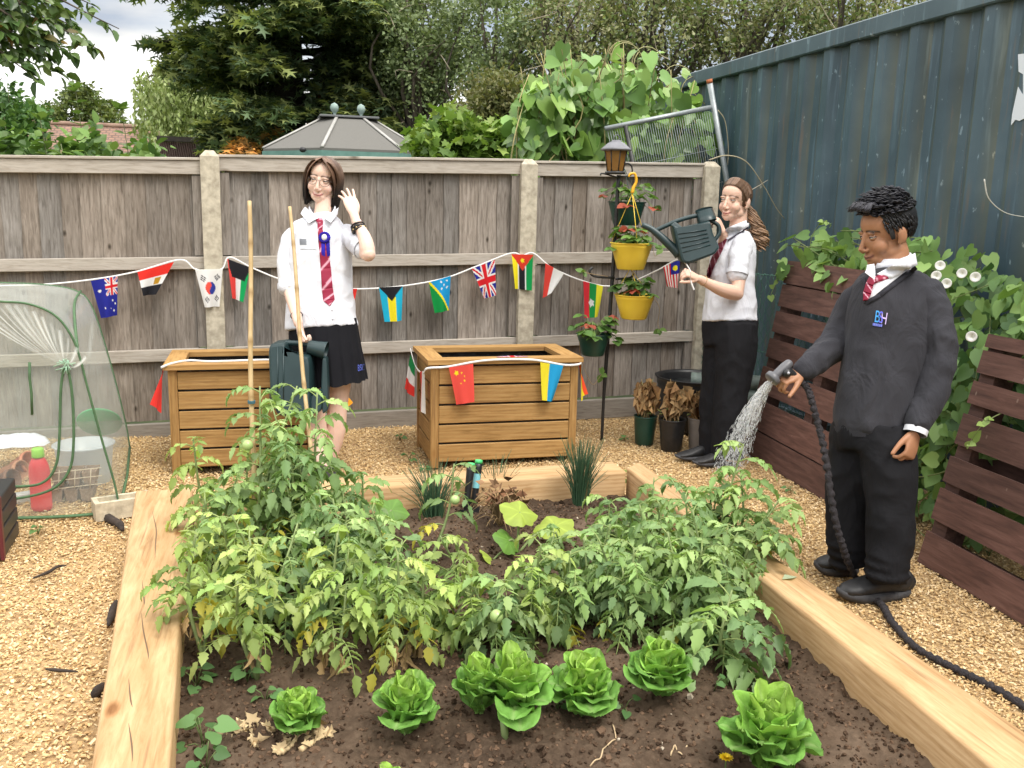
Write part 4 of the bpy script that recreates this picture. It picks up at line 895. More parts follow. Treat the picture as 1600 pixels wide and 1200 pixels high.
withered([(470, 1150), (455, 1168), (435, 1180)], 3, 'withered leaf hanging from the foot of the small lettuce')
withered([(490, 1148), (505, 1150), (470, 1176)], 4, 'withered leaf on the right of the small lettuce foot')
# thin pale roots on the soil, right of centre
for i, (pts, lb) in enumerate([([(957, 1135), (962, 1150), (945, 1165), (938, 1185), (922, 1193)], 'thin pale root lying on bare soil below the fourth lettuce'), ([(1048, 1178), (1054, 1170), (1065, 1178), (1076, 1165)], 'short curled pale root on the soil left of the largest lettuce')]):
    P = spline([soilpt(*p) + [0, 0, .011] for p in pts], 24); P[:, 2] += .004 * np.sin(np.arange(24)); mb = MB(); mb.tube(P, .0022, 5, col=(.48, .36, .22)); o = mb.build('root', DRY, loc=P[0]); tag(o, lb, 'root')
# ---- chives, dead stump, squash, weeds, marigold
def chives(px, py, H, n, spread, seed, label):
    rng = np.random.default_rng(seed); b = soilpt(px, py); mb = MB()
    for q in range(n):
        a = rng.uniform(0, 6.28); r = rng.uniform(0, 1) ** .7; s = b + np.array([math.cos(a), math.sin(a), 0]) * r * spread * .35; h = H * rng.uniform(.5, 1.12); d = np.array([math.cos(a), math.sin(a), 0]) * r * spread * rng.uniform(.4, 1.3) + rng.normal(size=3) * [.015, .015, 0]
        P = spline([s, s + d * .35 + [0, 0, h * .55], s + d * rng.uniform(.9, 1.5) + [0, 0, h]], 7); c = np.array([.085, .175, .095]) * rng.uniform(.7, 1.3)
        if rng.uniform() < .08: c = np.array([.30, .26, .12])
        mb.tube(P, np.linspace(.0024, .0008, 7), 4, col=c, cap=False)
    o = mb.build('chive_clump', LEAF, loc=b); tag(o, label, 'chives', 'chive clumps at the back of the bed')
chives(678, 812, .24, 130, .12, 1, 'loose drooping clump of chives left of the tool handles')
chives(906, 795, .30, 230, .085, 2, 'thick upright clump of chives before the right end of the back sleeper')
chives(775, 780, .22, 26, .10, 3, 'few thin chive blades behind the dead plant')
def deadclump():
    rng = np.random.default_rng(4); b = soilpt(782, 830); t = thing('dead_plant', b, 'dead brown plant stump right of the tool handles', 'dead plant'); mb = MB()
    for q in range(70):
        a = rng.uniform(0, 6.28); h = rng.uniform(.05, .17); d = np.array([math.cos(a), math.sin(a), 0]) * rng.uniform(.02, .12); P = spline([b, b + d * .6 + [0, 0, h], b + d * 1.3 + [0, 0, h * rng.uniform(.3, 1)]], 6); mb.tube(P, np.linspace(.003, .001, 6), 4, col=np.array([.23, .16, .085]) * rng.uniform(.5, 1.6), cap=False)
    P = b + rng.normal(size=(60, 3)) * [.045, .04, .02] + [.01, 0, .15]
    leaves_at(mb, rng, P, .045, [(.20, .10, .055), (.30, .18, .10), (.12, .07, .04)], T_LEAF, None); mb.build('dead_stems', DRY, t)
deadclump()
def squash(base, leaves, label, seed):
    rng = np.random.default_rng(seed); b = soilpt(*base); t = thing('squash_plant', b, label, 'squash plant')
    a = np.linspace(0, 2 * math.pi, 40, endpoint=False)
    rr = .5 * (1 - .10 * np.cos(5 * a + math.pi) + .025 * np.cos(15 * a)) ; rr *= 1 - .35 * np.exp(-((np.minimum(a, 2 * math.pi - a)) / .25) ** 2)
    for (px, py, dd, S, c, tilt, yaw) in leaves:
        p = atD(px, py, depth(b) + dd); mb = MB(); mb.tube(spline([b, (b + p) / 2 + [0, 0, .03], p], 8), np.linspace(.006, .004, 8), 6); mb.build('stalk', TOMSTEM, t)
        R_ = np.array(Matrix.Rotation(yaw, 3, 'Z') @ Matrix.Rotation(tilt, 3, 'X')); rings = []; cols = []
        for f in (.02, .3, .6, .85, 1):
            rings.append(np.stack([-rr * np.sin(a) * f, rr * np.cos(a) * f * -1, .05 * np.sin(a * 5) * f * f * .5 - .12 * f * f + .02 * f], 1) @ R_.T * S + p); vein = np.clip(np.cos(5 * a), 0, 1)[:, None] ** 10
            cols.append(np.array(c) * (1 + .35 * vein * (1 - f * .5)) * rng.uniform(.93, 1.07, (40, 1)))
        mb = MB(); mb.grid(np.array(rings), np.array(cols), wrap=True); mb.build('leaf', LEAF, t)
YG = (.34, .44, .07); MG = (.14, .28, .05)
squash((808, 868), [(812, 800, 0, .155, YG, .5, .4), (868, 822, .02, .165, YG, .35, -.5), (795, 845, -.05, .13, MG, .7, .9), (770, 875, -.08, .12, YG, .8, 1.5)], 'squash plant with two big yellow green leaves in the middle of the bed', 3)
squash((560, 862), [(612, 797, .05, .14, MG, .6, .2), (585, 835, .0, .13, MG, .5, -.8), (560, 845, -.05, .15, (.17, .32, .06), .6, .9), (530, 830, -.05, .14, (.20, .34, .07), .5, 2.0)], 'squash plant with lobed green leaves right of the left thicket', 5)
def weed(px, py, n, S, seed, label, col=((.09, .19, .06), (.13, .25, .08))):
    rng = np.random.default_rng(seed); b = soilpt(px, py) if not isinstance(px, np.ndarray) else px; mb = MB(); P = []; D_ = []
    for q in range(n):
        a = rng.uniform(0, 6.28); h = rng.uniform(.2, 1.0) * S * 1.6; p = b + [math.cos(a) * S * rng.uniform(.2, 1), math.sin(a) * S * rng.uniform(.2, 1), h]; mb.tube([b, (b + p) / 2 + [0, 0, .01], p], .0016, 4, col=(.16, .22, .08)); P.append(p); D_.append([math.cos(a), math.sin(a), -.15])
    lf = T_HEART; mb.inst(lf[0], lf[1], frames(np.array(D_), np.tile([0, -.3, 1.0], (n, 1)) + rng.normal(size=(n, 3)) * .3) * (S * rng.uniform(.7, 1.2, n))[:, None, None], np.array(P), pick(rng, col, n)); o = mb.build('weed', LEAF, loc=b); tag(o, label, 'weed', 'weeds')
weed(318, 1168, 7, .055, 1, 'dark leaved weed in the front left corner of the bed'); weed(322, 1200, 5, .05, 11, 'weed at the very bottom left corner of the soil')
weed(385, 1068, 9, .038, 2, 'weed with rounded leaves right of the thick stemmed tomato'); weed(307, 1070, 7, .042, 3, 'weed by the inner face of the left sleeper'); weed(415, 1090, 5, .03, 4, 'small weed just behind the small lettuce')
weed(1115, 1082, 3, .03, 5, 'tiny weed right of the wide spreading lettuce'); weed(975, 1108, 3, .034, 6, 'flat weed leaf right of the lettuce with the folded leaf'); weed(1497, 1200, 5, .035, 7, 'weed climbing the front right corner of the bed'); weed(870, 1110, 4, .03, 8, 'weed tucked between the double lettuce and its right neighbour')
weed(960, 760, 4, .05, 9, 'weed with one pale leaf near the right back corner of the bed', ((.34, .38, .12), (.2, .3, .08))); weed(1000, 800, 5, .04, 12, 'small weed near the right sleeper at the back')
def marigold():
    b = soilpt(1133, 1203); t = thing('yellow_flower', b, 'small bright yellow flower left of the largest lettuce', 'flower'); mb = MB(); mb.tube([b, b + [0, 0, .04]], .002, 5, col=(.12, .2, .06)); mb.build('stem', LEAF, t); mb = MB(); rng = np.random.default_rng(1)
    for k_ in range(3):
        n = 12; a = np.arange(n) / n * 6.28 + k_ * .2; D_ = np.stack([np.cos(a), np.sin(a), np.full(n, .25 + .45 * k_)], 1); mb.inst(T_LEAF[0] * [1.3, 1, 1], T_LEAF[1], frames(D_, np.tile([0, 0, 1.0], (n, 1))) * (.020 - .004 * k_), np.tile(b + [0, 0, .04], (n, 1)), np.tile([.85, .62, .02], (n, 1)))
    mb.build('petals', LEAF, t)
marigold()
for i, (px, py, lb) in enumerate([(625, 688, 'small weed in the chips left of the right planter'), (660, 735, 'weed at the front left foot of the right planter'), (975, 690, 'weed in the chips right of the lantern pole'), (1235, 770, 'small weed before the left leaning pallet'), (640, 720, 'low weed between the planter and the back sleeper'), (1545, 870, 'weed at the foot of the right pallet'), (60, 835, 'weed seedling in the chips left of the bed')]):
    weed(G(px, py, 0), 0, 5, .03, 30 + i, lb)
# ================================================================== BUNTING
def hexc(h): # sRGB hex to linear
    c = [int(h[i:i + 2], 16) / 255 for i in (0, 2, 4)]; return tuple((x / 12.92 if x <= .04045 else ((x + .055) / 1.055) ** 2.4) for x in c)
RED, WHT, BLK, BLU, GRN, YEL = hexc('d3262f'), (.80, .80, .80), (.02, .02, .025), hexc('2a2f92'), hexc('1e8f4a'), hexc('f2e22c')
def star(x, y, cx, cy, r, n=5, ph=0):
    dx, dy = x - cx, y - cy; d = math.hypot(dx, dy); a = (math.atan2(dy, dx) + ph) % (2 * math.pi / n) - math.pi / n
    return d < r * .45 / max(.2, math.cos(math.pi / n - abs(a)) ** 2.2)
def union(x, y):       # x 0..1 from the left, y 0..1 from the top
    dx, dy = x - .5, y - .5
    if abs(dx) < .09 or abs(dy) < .09: return RED
    if abs(dx) < .15 or abs(dy) < .15: return WHT
    d = abs(abs(dx) - abs(dy))
    if d < .045: return RED
    if d < .13: return WHT
    return BLU
def f_south(u, v):
    if u > .5 and v < .46: return union((u - .5) * 2, v / .46)
    for (cx, cy, r) in ((.25, .30, .13), (.78, .60, .075), (.38, .76, .075), (.68, .78, .04), (.90, .68, .06), (.82, .86, .075)):
        if star(u, v * 1.45, cx, cy * 1.45, r, 7): return WHT
    return BLU
def f_hor(u, v):
    if abs(u - .68) < .12 and abs(v - .52) < .12: return hexc('b58a2a')
    return hexc('e2372f') if v < .36 else (WHT if v < .66 else BLK)
def f_circle(u, v):
    x, y = u - .5, (v - .5) * 1.4; d = math.hypot(x, y)
    if d < .24: return hexc('e5584a') if x + .06 * math.sin(y * 13) < 0 else hexc('34429a')
    for cx, cy, s in ((.22, .24, 1), (.80, .22, -1), (.26, .80, -1), (.80, .78, 1)):
        a, b = u - cx, (v - cy) * 1.4; p, q = a * .8 + s * b * .6, -s * a * .6 + b * .8
        if abs(p) < .10 and abs(q) < .085 and (q + .085) % .068 < .036: return BLK
    return WHT
def f_wedge(u, v):
    if v < .42 and v < .1 + min(u, 1 - u) * 2.2 and .05 < u: return BLK
    return hexc('e04a45') if u < .34 else (WHT if u < .64 else hexc('1aa05a'))
def f_tri(u, v):
    if v < .42 * (1 - abs(u - .5) * 2): return BLK
    return hexc('26b3d9') if abs(u - .5) > .19 else YEL
def f_diag(u, v):
    d = (1 - v) - (1 - u) * 1.0
    d = u - v * .98
    if abs(d) < .055: return YEL
    if d > 0:
        for cx, cy in ((.55, .10), (.82, .10), (.68, .2), (.55, .30), (.84, .30)):
            if star(u, v * 1.4, cx, cy * 1.4, .08): return WHT
        return hexc('2399d6')
    return hexc('179246')
def f_union(u, v): return union(u, v)
def f_moz(u, v):
    if v < .45 * (1 - abs(u - .5) * 2) + .02:
        return YEL if star(u, v * 1.4, .5, .25, .16) else hexc('d9402f')
    if abs(u - .30) < .03 or abs(u - .66) < .03: return WHT
    return YEL if u < .3 else (BLK if u < .66 else hexc('17954f'))
def f_half(a, b, k=.5): return lambda u, v: a if u < k else b
def f_burma(u, v):
    if star(u, v * 1.4, .45, .8, .27): return WHT
    return hexc('e23b46') if u < .33 else (hexc('27954b') if u < .67 else hexc('e8e23a'))
def f_stripes(u, v):
    if v < .48 and u > .45:
        return YEL if math.hypot(u - .7, (v - .25) * 1.4) < .14 else BLU
    return RED if int(u * 11) % 2 == 0 else WHT
def f_rows(*c): return lambda u, v: c[min(len(c) - 1, int(v * len(c)))]
def f_stars(u, v):
    if star(u, v * 1.4, .27, .25, .15): return YEL
    for cx, cy in ((.5, .22), (.60, .34), (.58, .48), (.42, .54)):
        if star(u, v * 1.4, cx, cy * 1.2, .06): return YEL
    return hexc('e4554c')
def f_plain(u, v): return hexc('dc3a33')
FLAG = mat('flag_cloth', (1, 1, 1), rough=.85, trans=.22, spec=.15)
CORD = mat('white_tape', (.72, .71, .69), (.82, .81, .79), scale=60, rough=.8)
def flag(t, quad, y, fn, label, seed, bulge=.012, yb=None):
    rng = random.Random(seed); m, k = 44, 34; ph = rng.uniform(0, 6); yb = y if yb is None else yb
    A, B, Cc, Dd = [atY(*q, y) if i < 2 else atY(*q, yb) for i, q in enumerate(quad)]; V = np.zeros((m, k, 3)); C = np.zeros((m, k, 3))
    for i in range(m):
        v = i / (m - 1)
        for j in range(k):
            u = j / (k - 1); p = (A * (1 - u) + B * u) * (1 - v) + (Cc * (1 - u) + Dd * u) * v
            p = p + np.array([.1, -1, 0]) * bulge * v * (math.sin(u * 5 + ph + v * 1.5) + .5 * math.sin(u * 9 + ph * 2)) + [0, -.004, 0]
            V[i, j] = p; C[i, j] = fn(u, v)
    mb = MB(); mb.grid(V, C); o = mb.build('flag', FLAG, t); o['label'] = label; return o
def cord(t, pts, w_=.0048, n=140):
    P = spline(pts, n); T = np.gradient(P, axis=0); mb = MB()
    up = np.array([0, .15, 1.0]); up = np.tile(up, (n, 1)) - T * ((T @ up) / (T * T).sum(1))[:, None]; up /= np.linalg.norm(up, axis=1)[:, None] + 1e-9
    nb = np.cross(T / np.linalg.norm(T, axis=1)[:, None], up) * .0012
    V = np.stack([P + up * w_ - nb, P + up * w_ + nb, P - up * w_ + nb, P - up * w_ - nb], 1); mb.grid(V, wrap=True); return mb.build('tape', CORD, t)
YF = 5.88
t = thing('bunting', atY(600, 450, YF), 'white tape of national flags strung along the grey fence to the ponytail girl', 'bunting')
hand2 = atD(1077, 424, 4.98)
cp = [atY(x, y, YF) for x, y in ((-60, 447), (60, 445), (150, 436), (215, 424), (281, 406), (304, 420), (326, 423), (347, 420), (359, 402), (395, 419), (450, 440), (520, 451), (610, 449), (690, 436), (745, 416), (797, 396), (816, 399), (834, 396), (862, 418), (905, 437), (946, 447))] + [atY(985, 441, 5.75), atY(1026, 423, 5.5), atY(1060, 406, 5.3), hand2 + np.array([0, 0, .012]), hand2 + np.array([.012, .0, -.05]), hand2 + np.array([.035, 0, -.10])]
cord(t, cp, n=300)
for i, (q, fn, lb) in enumerate([
    ([(142, 439), (184, 431), (158, 497), (183, 493)], f_south, 'blue flag with white stars and a red cross corner'),
    ([(215, 425), (272, 409), (224, 462), (244, 460)], f_hor, 'red white and black flag with a gold emblem'),
    ([(305, 421), (348, 420), (320, 480), (343, 479)], f_circle, 'white flag with a red and blue circle'),
    ([(355, 404), (391, 418), (363, 466), (380, 472)], f_wedge, 'red white green flag with a black wedge'),
    ([(541, 451), (558, 451), (548, 479), (553, 474)], f_plain, 'red flag mostly hidden behind the girl'),
    ([(592, 449), (629, 447), (601, 503), (628, 501)], f_tri, 'turquoise and yellow flag with a black triangle'),
    ([(670, 441), (704, 431), (679, 489), (702, 485)], f_diag, 'blue and green flag split by a yellow diagonal'),
    ([(737, 420), (773, 406), (757, 467), (774, 461)], f_union, 'red white and blue crossed flag'),
    ([(799, 397), (833, 398), (804, 451), (830, 454)], f_moz, 'yellow black green flag with a red triangle'),
    ([(852, 411), (881, 427), (849, 466), (862, 456)], f_half(hexc('e04a41'), WHT, .45), 'red and white flag'),
    ([(911, 439), (942, 447), (914, 497), (934, 495)], f_burma, 'red green yellow flag with a white star')]):
    flag(t, q, YF, fn, lb, i)
flag(t, [(1036, 417), (1062, 405), (1044, 448), (1058, 450)], 5.35, f_stripes, 'red and white striped flag with a blue corner', 30, .02)
yp = 4.898
t = thing('bunting', atY(770, 562, yp), 'white tape with four flags hung round the front of the right planter', 'bunting')
cord(t, [np.array((.822, 5.47, .60)), np.array((.82, 5.25, .53)), np.array((.822, 5.0, .535)), np.array((.832, 4.90, .58)), *[atY(x, y, yp) for x, y in ((700, 573), (760, 563), (830, 562), (880, 570), (905, 569))], np.array((1.745, 4.95, .60))], .006)
def flag3(t, P4, fn, label, seed, bulge=.01):
    m, k = 30, 24; A, B, Cc, Dd = [np.array(p, float) for p in P4]; V = np.zeros((m, k, 3)); C = np.zeros((m, k, 3)); nn = unit(np.cross(B - A, Cc - A))
    for i in range(m):
        for j in range(k):
            u, v = j / (k - 1), i / (m - 1); V[i, j] = (A * (1 - u) + B * u) * (1 - v) + (Cc * (1 - u) + Dd * u) * v + nn * bulge * v * math.sin(u * 6 + seed); C[i, j] = fn(u, v)
    mb = MB(); mb.grid(V, C); o = mb.build('flag', FLAG, t); o['label'] = label
flag3(t, [(.815, 5.42, .575), (.812, 5.22, .535), (.765, 5.36, .38), (.80, 5.2, .36)], f_rows(hexc('1f8a4c'), WHT, hexc('de3b35')), 'green white red flag at the planter side', 1)
flag3(t, [(.818, 5.08, .53), (.822, 4.94, .56), (.815, 5.02, .33), (.822, 4.945, .31)], f_half(hexc('de4a42'), WHT), 'red and white flag at the planter corner', 2)
flag(t, [(701, 574), (739, 568), (714, 633), (740, 627)], yp - .006, f_stars, 'red flag with yellow stars', 41)
flag(t, [(844, 566), (880, 571), (847, 625), (864, 627)], yp - .006, lambda u, v: hexc('efe23a') if u < .42 else hexc('2a9fd8'), 'yellow and blue flag', 42)
flag3(t, [(1.745, 4.97, .585), (1.748, 5.05, .575), (1.735, 4.94, .36), (1.80, 5.0, .39)], lambda u, v: hexc('e8d630') if u + (.5 - v) * .7 < .45 else hexc('e0502f'), 'red and yellow flag at the right end', 4)
flag3(t, [(1.24, 4.955, .625), (1.42, 4.955, .625), (1.24, 4.995, .624), (1.42, 4.995, .624)], f_union, 'red white and blue flag lying on the rim', 5, .002)
t = thing('bunting', (-.6, 5.1, .6), 'white tape with a red and a white and orange flag on the left planter', 'bunting')
cord(t, [np.array(p) for p in ((-.556, 5.36, .55), (-.554, 5.16, .575), (-.551, 5.03, .592), (-.50, 5.06, .607), (-.42, 5.15, .606), (-.30, 5.10, .607), (0, 5.12, .607), (.20, 5.06, .607), (.262, 5.10, .59), (.264, 5.3, .55))], .006)
flag3(t, [(-.560, 5.32, .555), (-.558, 5.14, .575), (-.635, 5.2, .36), (-.565, 5.1, .33)], f_plain, 'plain red flag', 6)
flag3(t, [(.270, 5.16, .55), (.275, 5.34, .55), (.36, 5.1, .30), (.46, 5.24, .33)], lambda u, v: WHT if v < .5 else hexc('efa02e'), 'white and orange flag', 7)

# ================================================================== LANTERN POLE AND HANGING POTS
BLKM = mat('black_metal', (.012, .012, .013), (.03, .03, .03), scale=30, rough=.45)
pole_b = np.array((2.048, 5.382, 0)); pole_t = np.array((2.075, 5.36, 1.665))
t = thing('lantern_stand', pole_b, 'thin black pole stand topped with an amber lantern, pots hung from its arms', 'lantern stand')
mb = MB(); P = spline([pole_b, (2.05, 5.38, .35), (2.066, 5.365, 1.05), pole_t], 30); mb.tube(P, np.interp(np.arange(30), [0, 8, 10, 29], [.010, .010, .0125, .0115]), 10)
mb.build('pole', BLKM, t); yw = 5.35
for pl, nm in (([(967, 278), (942, 271), (938, 274)], 'arm'), ([(967, 276), (985, 274), (988, 268), (986, 258), (978, 255), (972, 262)], 'arm'), ([(960, 434), (930, 432), (921, 424), (926, 418)], 'arm'), ([(962, 436), (984, 434), (990, 428)], 'arm'), ([(950, 515), (935, 512), (926, 517)], 'arm')):
    mb = MB(); mb.tube(spline([atY(a, b, yw) for a, b in pl], 12), .0075 if pl[0][1] > 300 else .005, 8); mb.build(nm, BLKM, t)
c = atY(961, 272, yw); lan = MB(); k8 = 8
mb = MB(); mb.lathe(c, [(.001, 0), (.062, 0), (.062, .012), (.055, .016), (.001, .017)], 16); lb_ = mb.build('lantern_base', BLKM, t)
AMB = NT('amber_glass'); AMB.color((.42, .20, .05)); AMB.set(AMB.p, Roughness=.12); AMB.p.inputs['Transmission Weight'].default_value = .55
mb = MB(); mb.lathe(c, [(.050, .017), (.052, .02), (.070, .135), (.069, .138)], 8); mb.build('lantern_glass', AMB.m, lb_, smooth=False)
for i in range(8):
    a = i * math.pi / 4; mb = MB(); mb.tube([c + [.052 * math.cos(a), .052 * math.sin(a), .018], c + [.0715 * math.cos(a), .0715 * math.sin(a), .137]], .0035, 5); mb.build('lantern_bar', BLKM, lb_)
mb = MB(); mb.tube([c + [0, 0, .02], c + [0, 0, .10]], .016, 10, col=(1, 1, 1)); mb.build('candle', mat('cream_wax', (.75, .62, .40), rough=.5), lb_)
mb = MB(); mb.lathe(c, [(.066, .134), (.092, .139), (.094, .145), (.085, .152), (.050, .182), (.032, .188), (.028, .198), (.001, .200)], 20); mb.tube([c + [.018 * math.cos(u), 0, .212 + .018 * math.sin(u)] for u in np.linspace(0, 6.283, 18)], .003, 5); mb.build('lantern_roof', mat('grey_metal', (.10, .105, .12), (.17, .17, .19), scale=20, rough=.45), t)
YPL = mat('yellow_plastic', (.80, .56, .045), (.85, .62, .07), scale=6, rough=.38)
GPL = mat('dark_green_plastic', (.008, .045, .032), (.014, .065, .045), scale=8, rough=.4)
def strawberry(c, R, n, seed, label, red=.15, S=.07):
    rng = np.random.default_rng(seed); t = thing('strawberry_plant', c, label, 'strawberry plant'); st = MB(); lf = MB(); P, D_, N_, Cc = [], [], [], []
    for q in range(n):
        a = rng.uniform(0, 6.28); h = np.array([math.cos(a), math.sin(a), 0]); r = R * rng.uniform(.35, 1.15); e = c + h * r + [0, 0, rng.uniform(.02, .13) - .05 * (r > R)]
        s = c + h * R * .2; st.tube(spline([s, (s + e) / 2 + [0, 0, .05], e], 7), np.linspace(.002, .0014, 7), 4, cap=False)
        col = np.array([.42, .10, .06]) if rng.uniform() < red else pick(rng, [(.10, .20, .045), (.15, .27, .06), (.07, .14, .035)], 1)[0]
        for o_ in (-1.1, 0, 1.1): P.append(e); D_.append(rotm((0, 0, 1), o_) @ h + [0, 0, -.25]); N_.append(np.array([0, 0, 1.]) + rng.normal(size=3) * .3); Cc.append(col * rng.uniform(.85, 1.15))
    n3 = len(P); lf.inst(T_BROAD[0] * [1.15, 1, 1], T_BROAD[1], frames(np.array(D_), np.array(N_)) * (S * rng.uniform(.7, 1.1, n3))[:, None, None], np.array(P), np.array(Cc)); st.build('stems', TOMSTEM, t); lf.build('leaves', LEAF, t); return t
def pot(nm, c, R, r, h, m, label, cat, group, hook=None, sm=None, rim=.012, soil=True, n=32):
    c = np.array(c, float); t = thing(nm, c, label, cat, group); mb = MB()
    mb.lathe(c, [(.001, 0), (r * .93, 0), (r, .006), (r + (R - r) * .55, h * .55), (R * .965, h * .84), (R * .985, h * .87), (R * .975, h * .90), (R, h * .955), (R * 1.04, h - .004), (R * 1.04, h), (R * .97, h), (R * .93, h - .02), (R * .90, h * .7)], n); mb.build('pot_wall', m, t)
    if soil: mb = MB(); mb.lathe(c + [0, 0, h * .86], [(.001, .012), (R * .5, .008), (R * .915, 0)], n); mb.build('compost', bpy.data.materials['garden_soil'], t)
    if hook is not None:
        hook = np.array(hook)
        for a in (.4, 2.5, 4.6):
            mb = MB(); mb.tube([c + [R * math.cos(a), R * math.sin(a), h - .004], hook], .0022, 5); mb.build('hanger', sm or m, t)
    return t
c1 = atY(985, 421, 5.28); h1 = atY(988, 302, 5.28)
t = pot('hanging_pot', c1, .128, .083, .162, YPL, 'upper yellow hanging pot just below the dark green pot', 'hanging pot', 'yellow hanging pots', h1)
mb = MB(); mb.tube(spline([h1, h1 + [.004, 0, .03], h1 + [.022, 0, .07], h1 + [.010, 0, .115], h1 + [-.022, 0, .112], h1 + [-.026, 0, .095]], 16), np.interp(np.arange(16), [0, 4, 15], [.011, .010, .006]), 8); mb.build('hook', mat('orange_yellow_plastic', (.80, .42, .02), rough=.4), t)
strawberry(c1 + [0, 0, .145], .11, 26, 1, 'strawberry plant with reddening leaves in the upper yellow pot', .2)
c2 = atY(990, 498, 5.28); pot('hanging_pot', c2, .122, .080, .150, YPL, 'lower yellow hanging pot below the other yellow one', 'hanging pot', 'yellow hanging pots', c1 + [0, 0, .01])
strawberry(c2 + [0, 0, .135], .10, 20, 2, 'dark leaved strawberry plant in the lower yellow pot', .04, .075)
c3 = atY(978, 352, 5.46); pot('hanging_pot', c3, .115, .080, .145, GPL, 'dark green pot behind the strings of the yellow hanging pot', 'hanging pot', 'dark green hanging pots', atY(975, 262, 5.46))
strawberry(c3 + [0, 0, .13], .15, 20, 3, 'strawberry plant with two red leaves in the upper green pot', .12, .07)
c4 = atY(926, 555, 5.30); pot('hanging_pot', c4, .102, .068, .135, GPL, 'dark green pot hung low at the left of the black pole', 'hanging pot', 'dark green hanging pots', atY(926, 518, 5.34) + [0, 0, .0])
strawberry(c4 + [0, 0, .12], .12, 24, 4, 'strawberry plant in the low green pot left of the pole', .1, .075)
def trailing(pts, y, seed, label):
    rng = np.random.default_rng(seed); P = spline([atY(a, b, y) for a, b in pts], 20); mb = MB(); mb.tube(P, .0016, 4, col=(.42, .30, .16)); e = P[-1]; n = 5
    mb.inst(T_BROAD[0], T_BROAD[1], frames(rng.normal(size=(n, 3)) + [0, 0, -.2], np.tile([0, -.8, .6], (n, 1)) + rng.normal(size=(n, 3)) * .3) * rng.uniform(.035, .06, n)[:, None, None], np.tile(e, (n, 1)), pick(rng, [(.12, .22, .05), (.17, .28, .07)], n)); o = mb.build('runner', LEAF, loc=P[0]); tag(o, label, 'plant runner', 'runners trailing from the hanging pots')
trailing([(1005, 318), (1018, 335), (1020, 370), (1023, 400), (1035, 388)], 5.4, 1, 'long runner hanging from the upper green pot past the watering can'); trailing([(950, 432), (925, 428), (912, 425)], 5.3, 2, 'runner sticking out left of the pole at flag height')
trailing([(1018, 460), (1030, 480), (1028, 505), (1031, 515)], 5.3, 3, 'runner with a leaf tuft hanging right of the lower yellow pot'); trailing([(905, 530), (908, 560), (925, 600), (940, 585)], 5.3, 4, 'runner hanging under the low green pot')
# ---- tub and pots of dead plants on the ground
BPL = mat('black_plastic', (.012, .012, .013), (.02, .02, .022), scale=40, rough=.4)
pot('round_tub', (2.80, 5.62, 0), .265, .225, .36, BPL, 'wide round black tub behind the three pots of dead plants', 'tub', None, soil=False, n=48)
mb = MB(); mb.lathe((2.80, 5.62, .30), [(.001, 0), (.245, 0)], 40); o = mb.build('tub_water', mat('dark_water', (.015, .017, .018), rough=.06), loc=(2.8, 5.62, .30)); tag(o, 'dark still water filling the round black tub', 'water')
GYP = mat('grey_brown_plastic', (.17, .15, .135), (.22, .195, .175), scale=8, rough=.5)
def deadpot(px, py, R, r, h, m, lb, plb, seed, hp):
    b = G(px, py, 0); b[1] += r; pot('plant_pot', b, R, r, h, m, lb, 'plant pot', 'plant pots with dead plants')
    rng = np.random.default_rng(seed); c = b + [0, 0, h * .86]; t = thing('dead_pot_plant', c, plb, 'dead plant', 'dead plants in pots'); st = MB(); lf = MB()
    for q in range(9):
        a = rng.uniform(0, 6.28); e = c + np.array([math.cos(a) * R * rng.uniform(.2, .75), math.sin(a) * R * .7, hp * rng.uniform(.7, 1.05)]); P = spline([c + [rng.normal() * R * .25, rng.normal() * R * .25, 0], (c + e) / 2, e], 8); st.tube(P, np.linspace(.0042, .002, 8), 5, col=(.26, .26, .12) if q % 2 else (.33, .23, .11))
        n = 16; u = rng.uniform(.45, 1, n); pos = np.stack([np.interp(u, np.linspace(0, 1, 8), P[:, k_]) for k_ in range(3)], 1); D_ = np.stack([rng.normal(size=n) * .35, rng.normal(size=n) * .35, -np.ones(n)], 1)
        lf.inst(T_LEAF[0] * [.9, 1, 5], T_LEAF[1], frames(D_, rng.normal(size=(n, 3))) * rng.uniform(.05, .095, n)[:, None, None], pos + rng.normal(size=(n, 3)) * .012, pick(rng, [(.30, .175, .075), (.42, .27, .13), (.19, .105, .05), (.36, .24, .12)], n))
    n = 9; lf.inst(T_BROAD[0], T_BROAD[1], rand_rots(rng, n, .8) * .035, c + rng.normal(size=(n, 3)) * [.04, .04, .03] + [0, 0, .06], pick(rng, [(.16, .21, .06), (.3, .32, .12)], n)); st.build('stems', DRY, t); lf.build('leaves', DRY, t)
deadpot(1012, 697, .072, .058, .185, GPL, 'dark green plant pot, left of the three before the tub', 'withered brown plant in the dark green pot', 1, .26)
deadpot(1055, 707, .083, .064, .20, BPL, 'black plant pot, middle of the three before the tub', 'withered brown plant in the black pot with a few green leaves', 2, .27)
deadpot(1098, 706, .076, .060, .205, GYP, 'grey brown plant pot partly hidden by black trousers', 'withered plant in the grey brown pot', 3, .20)

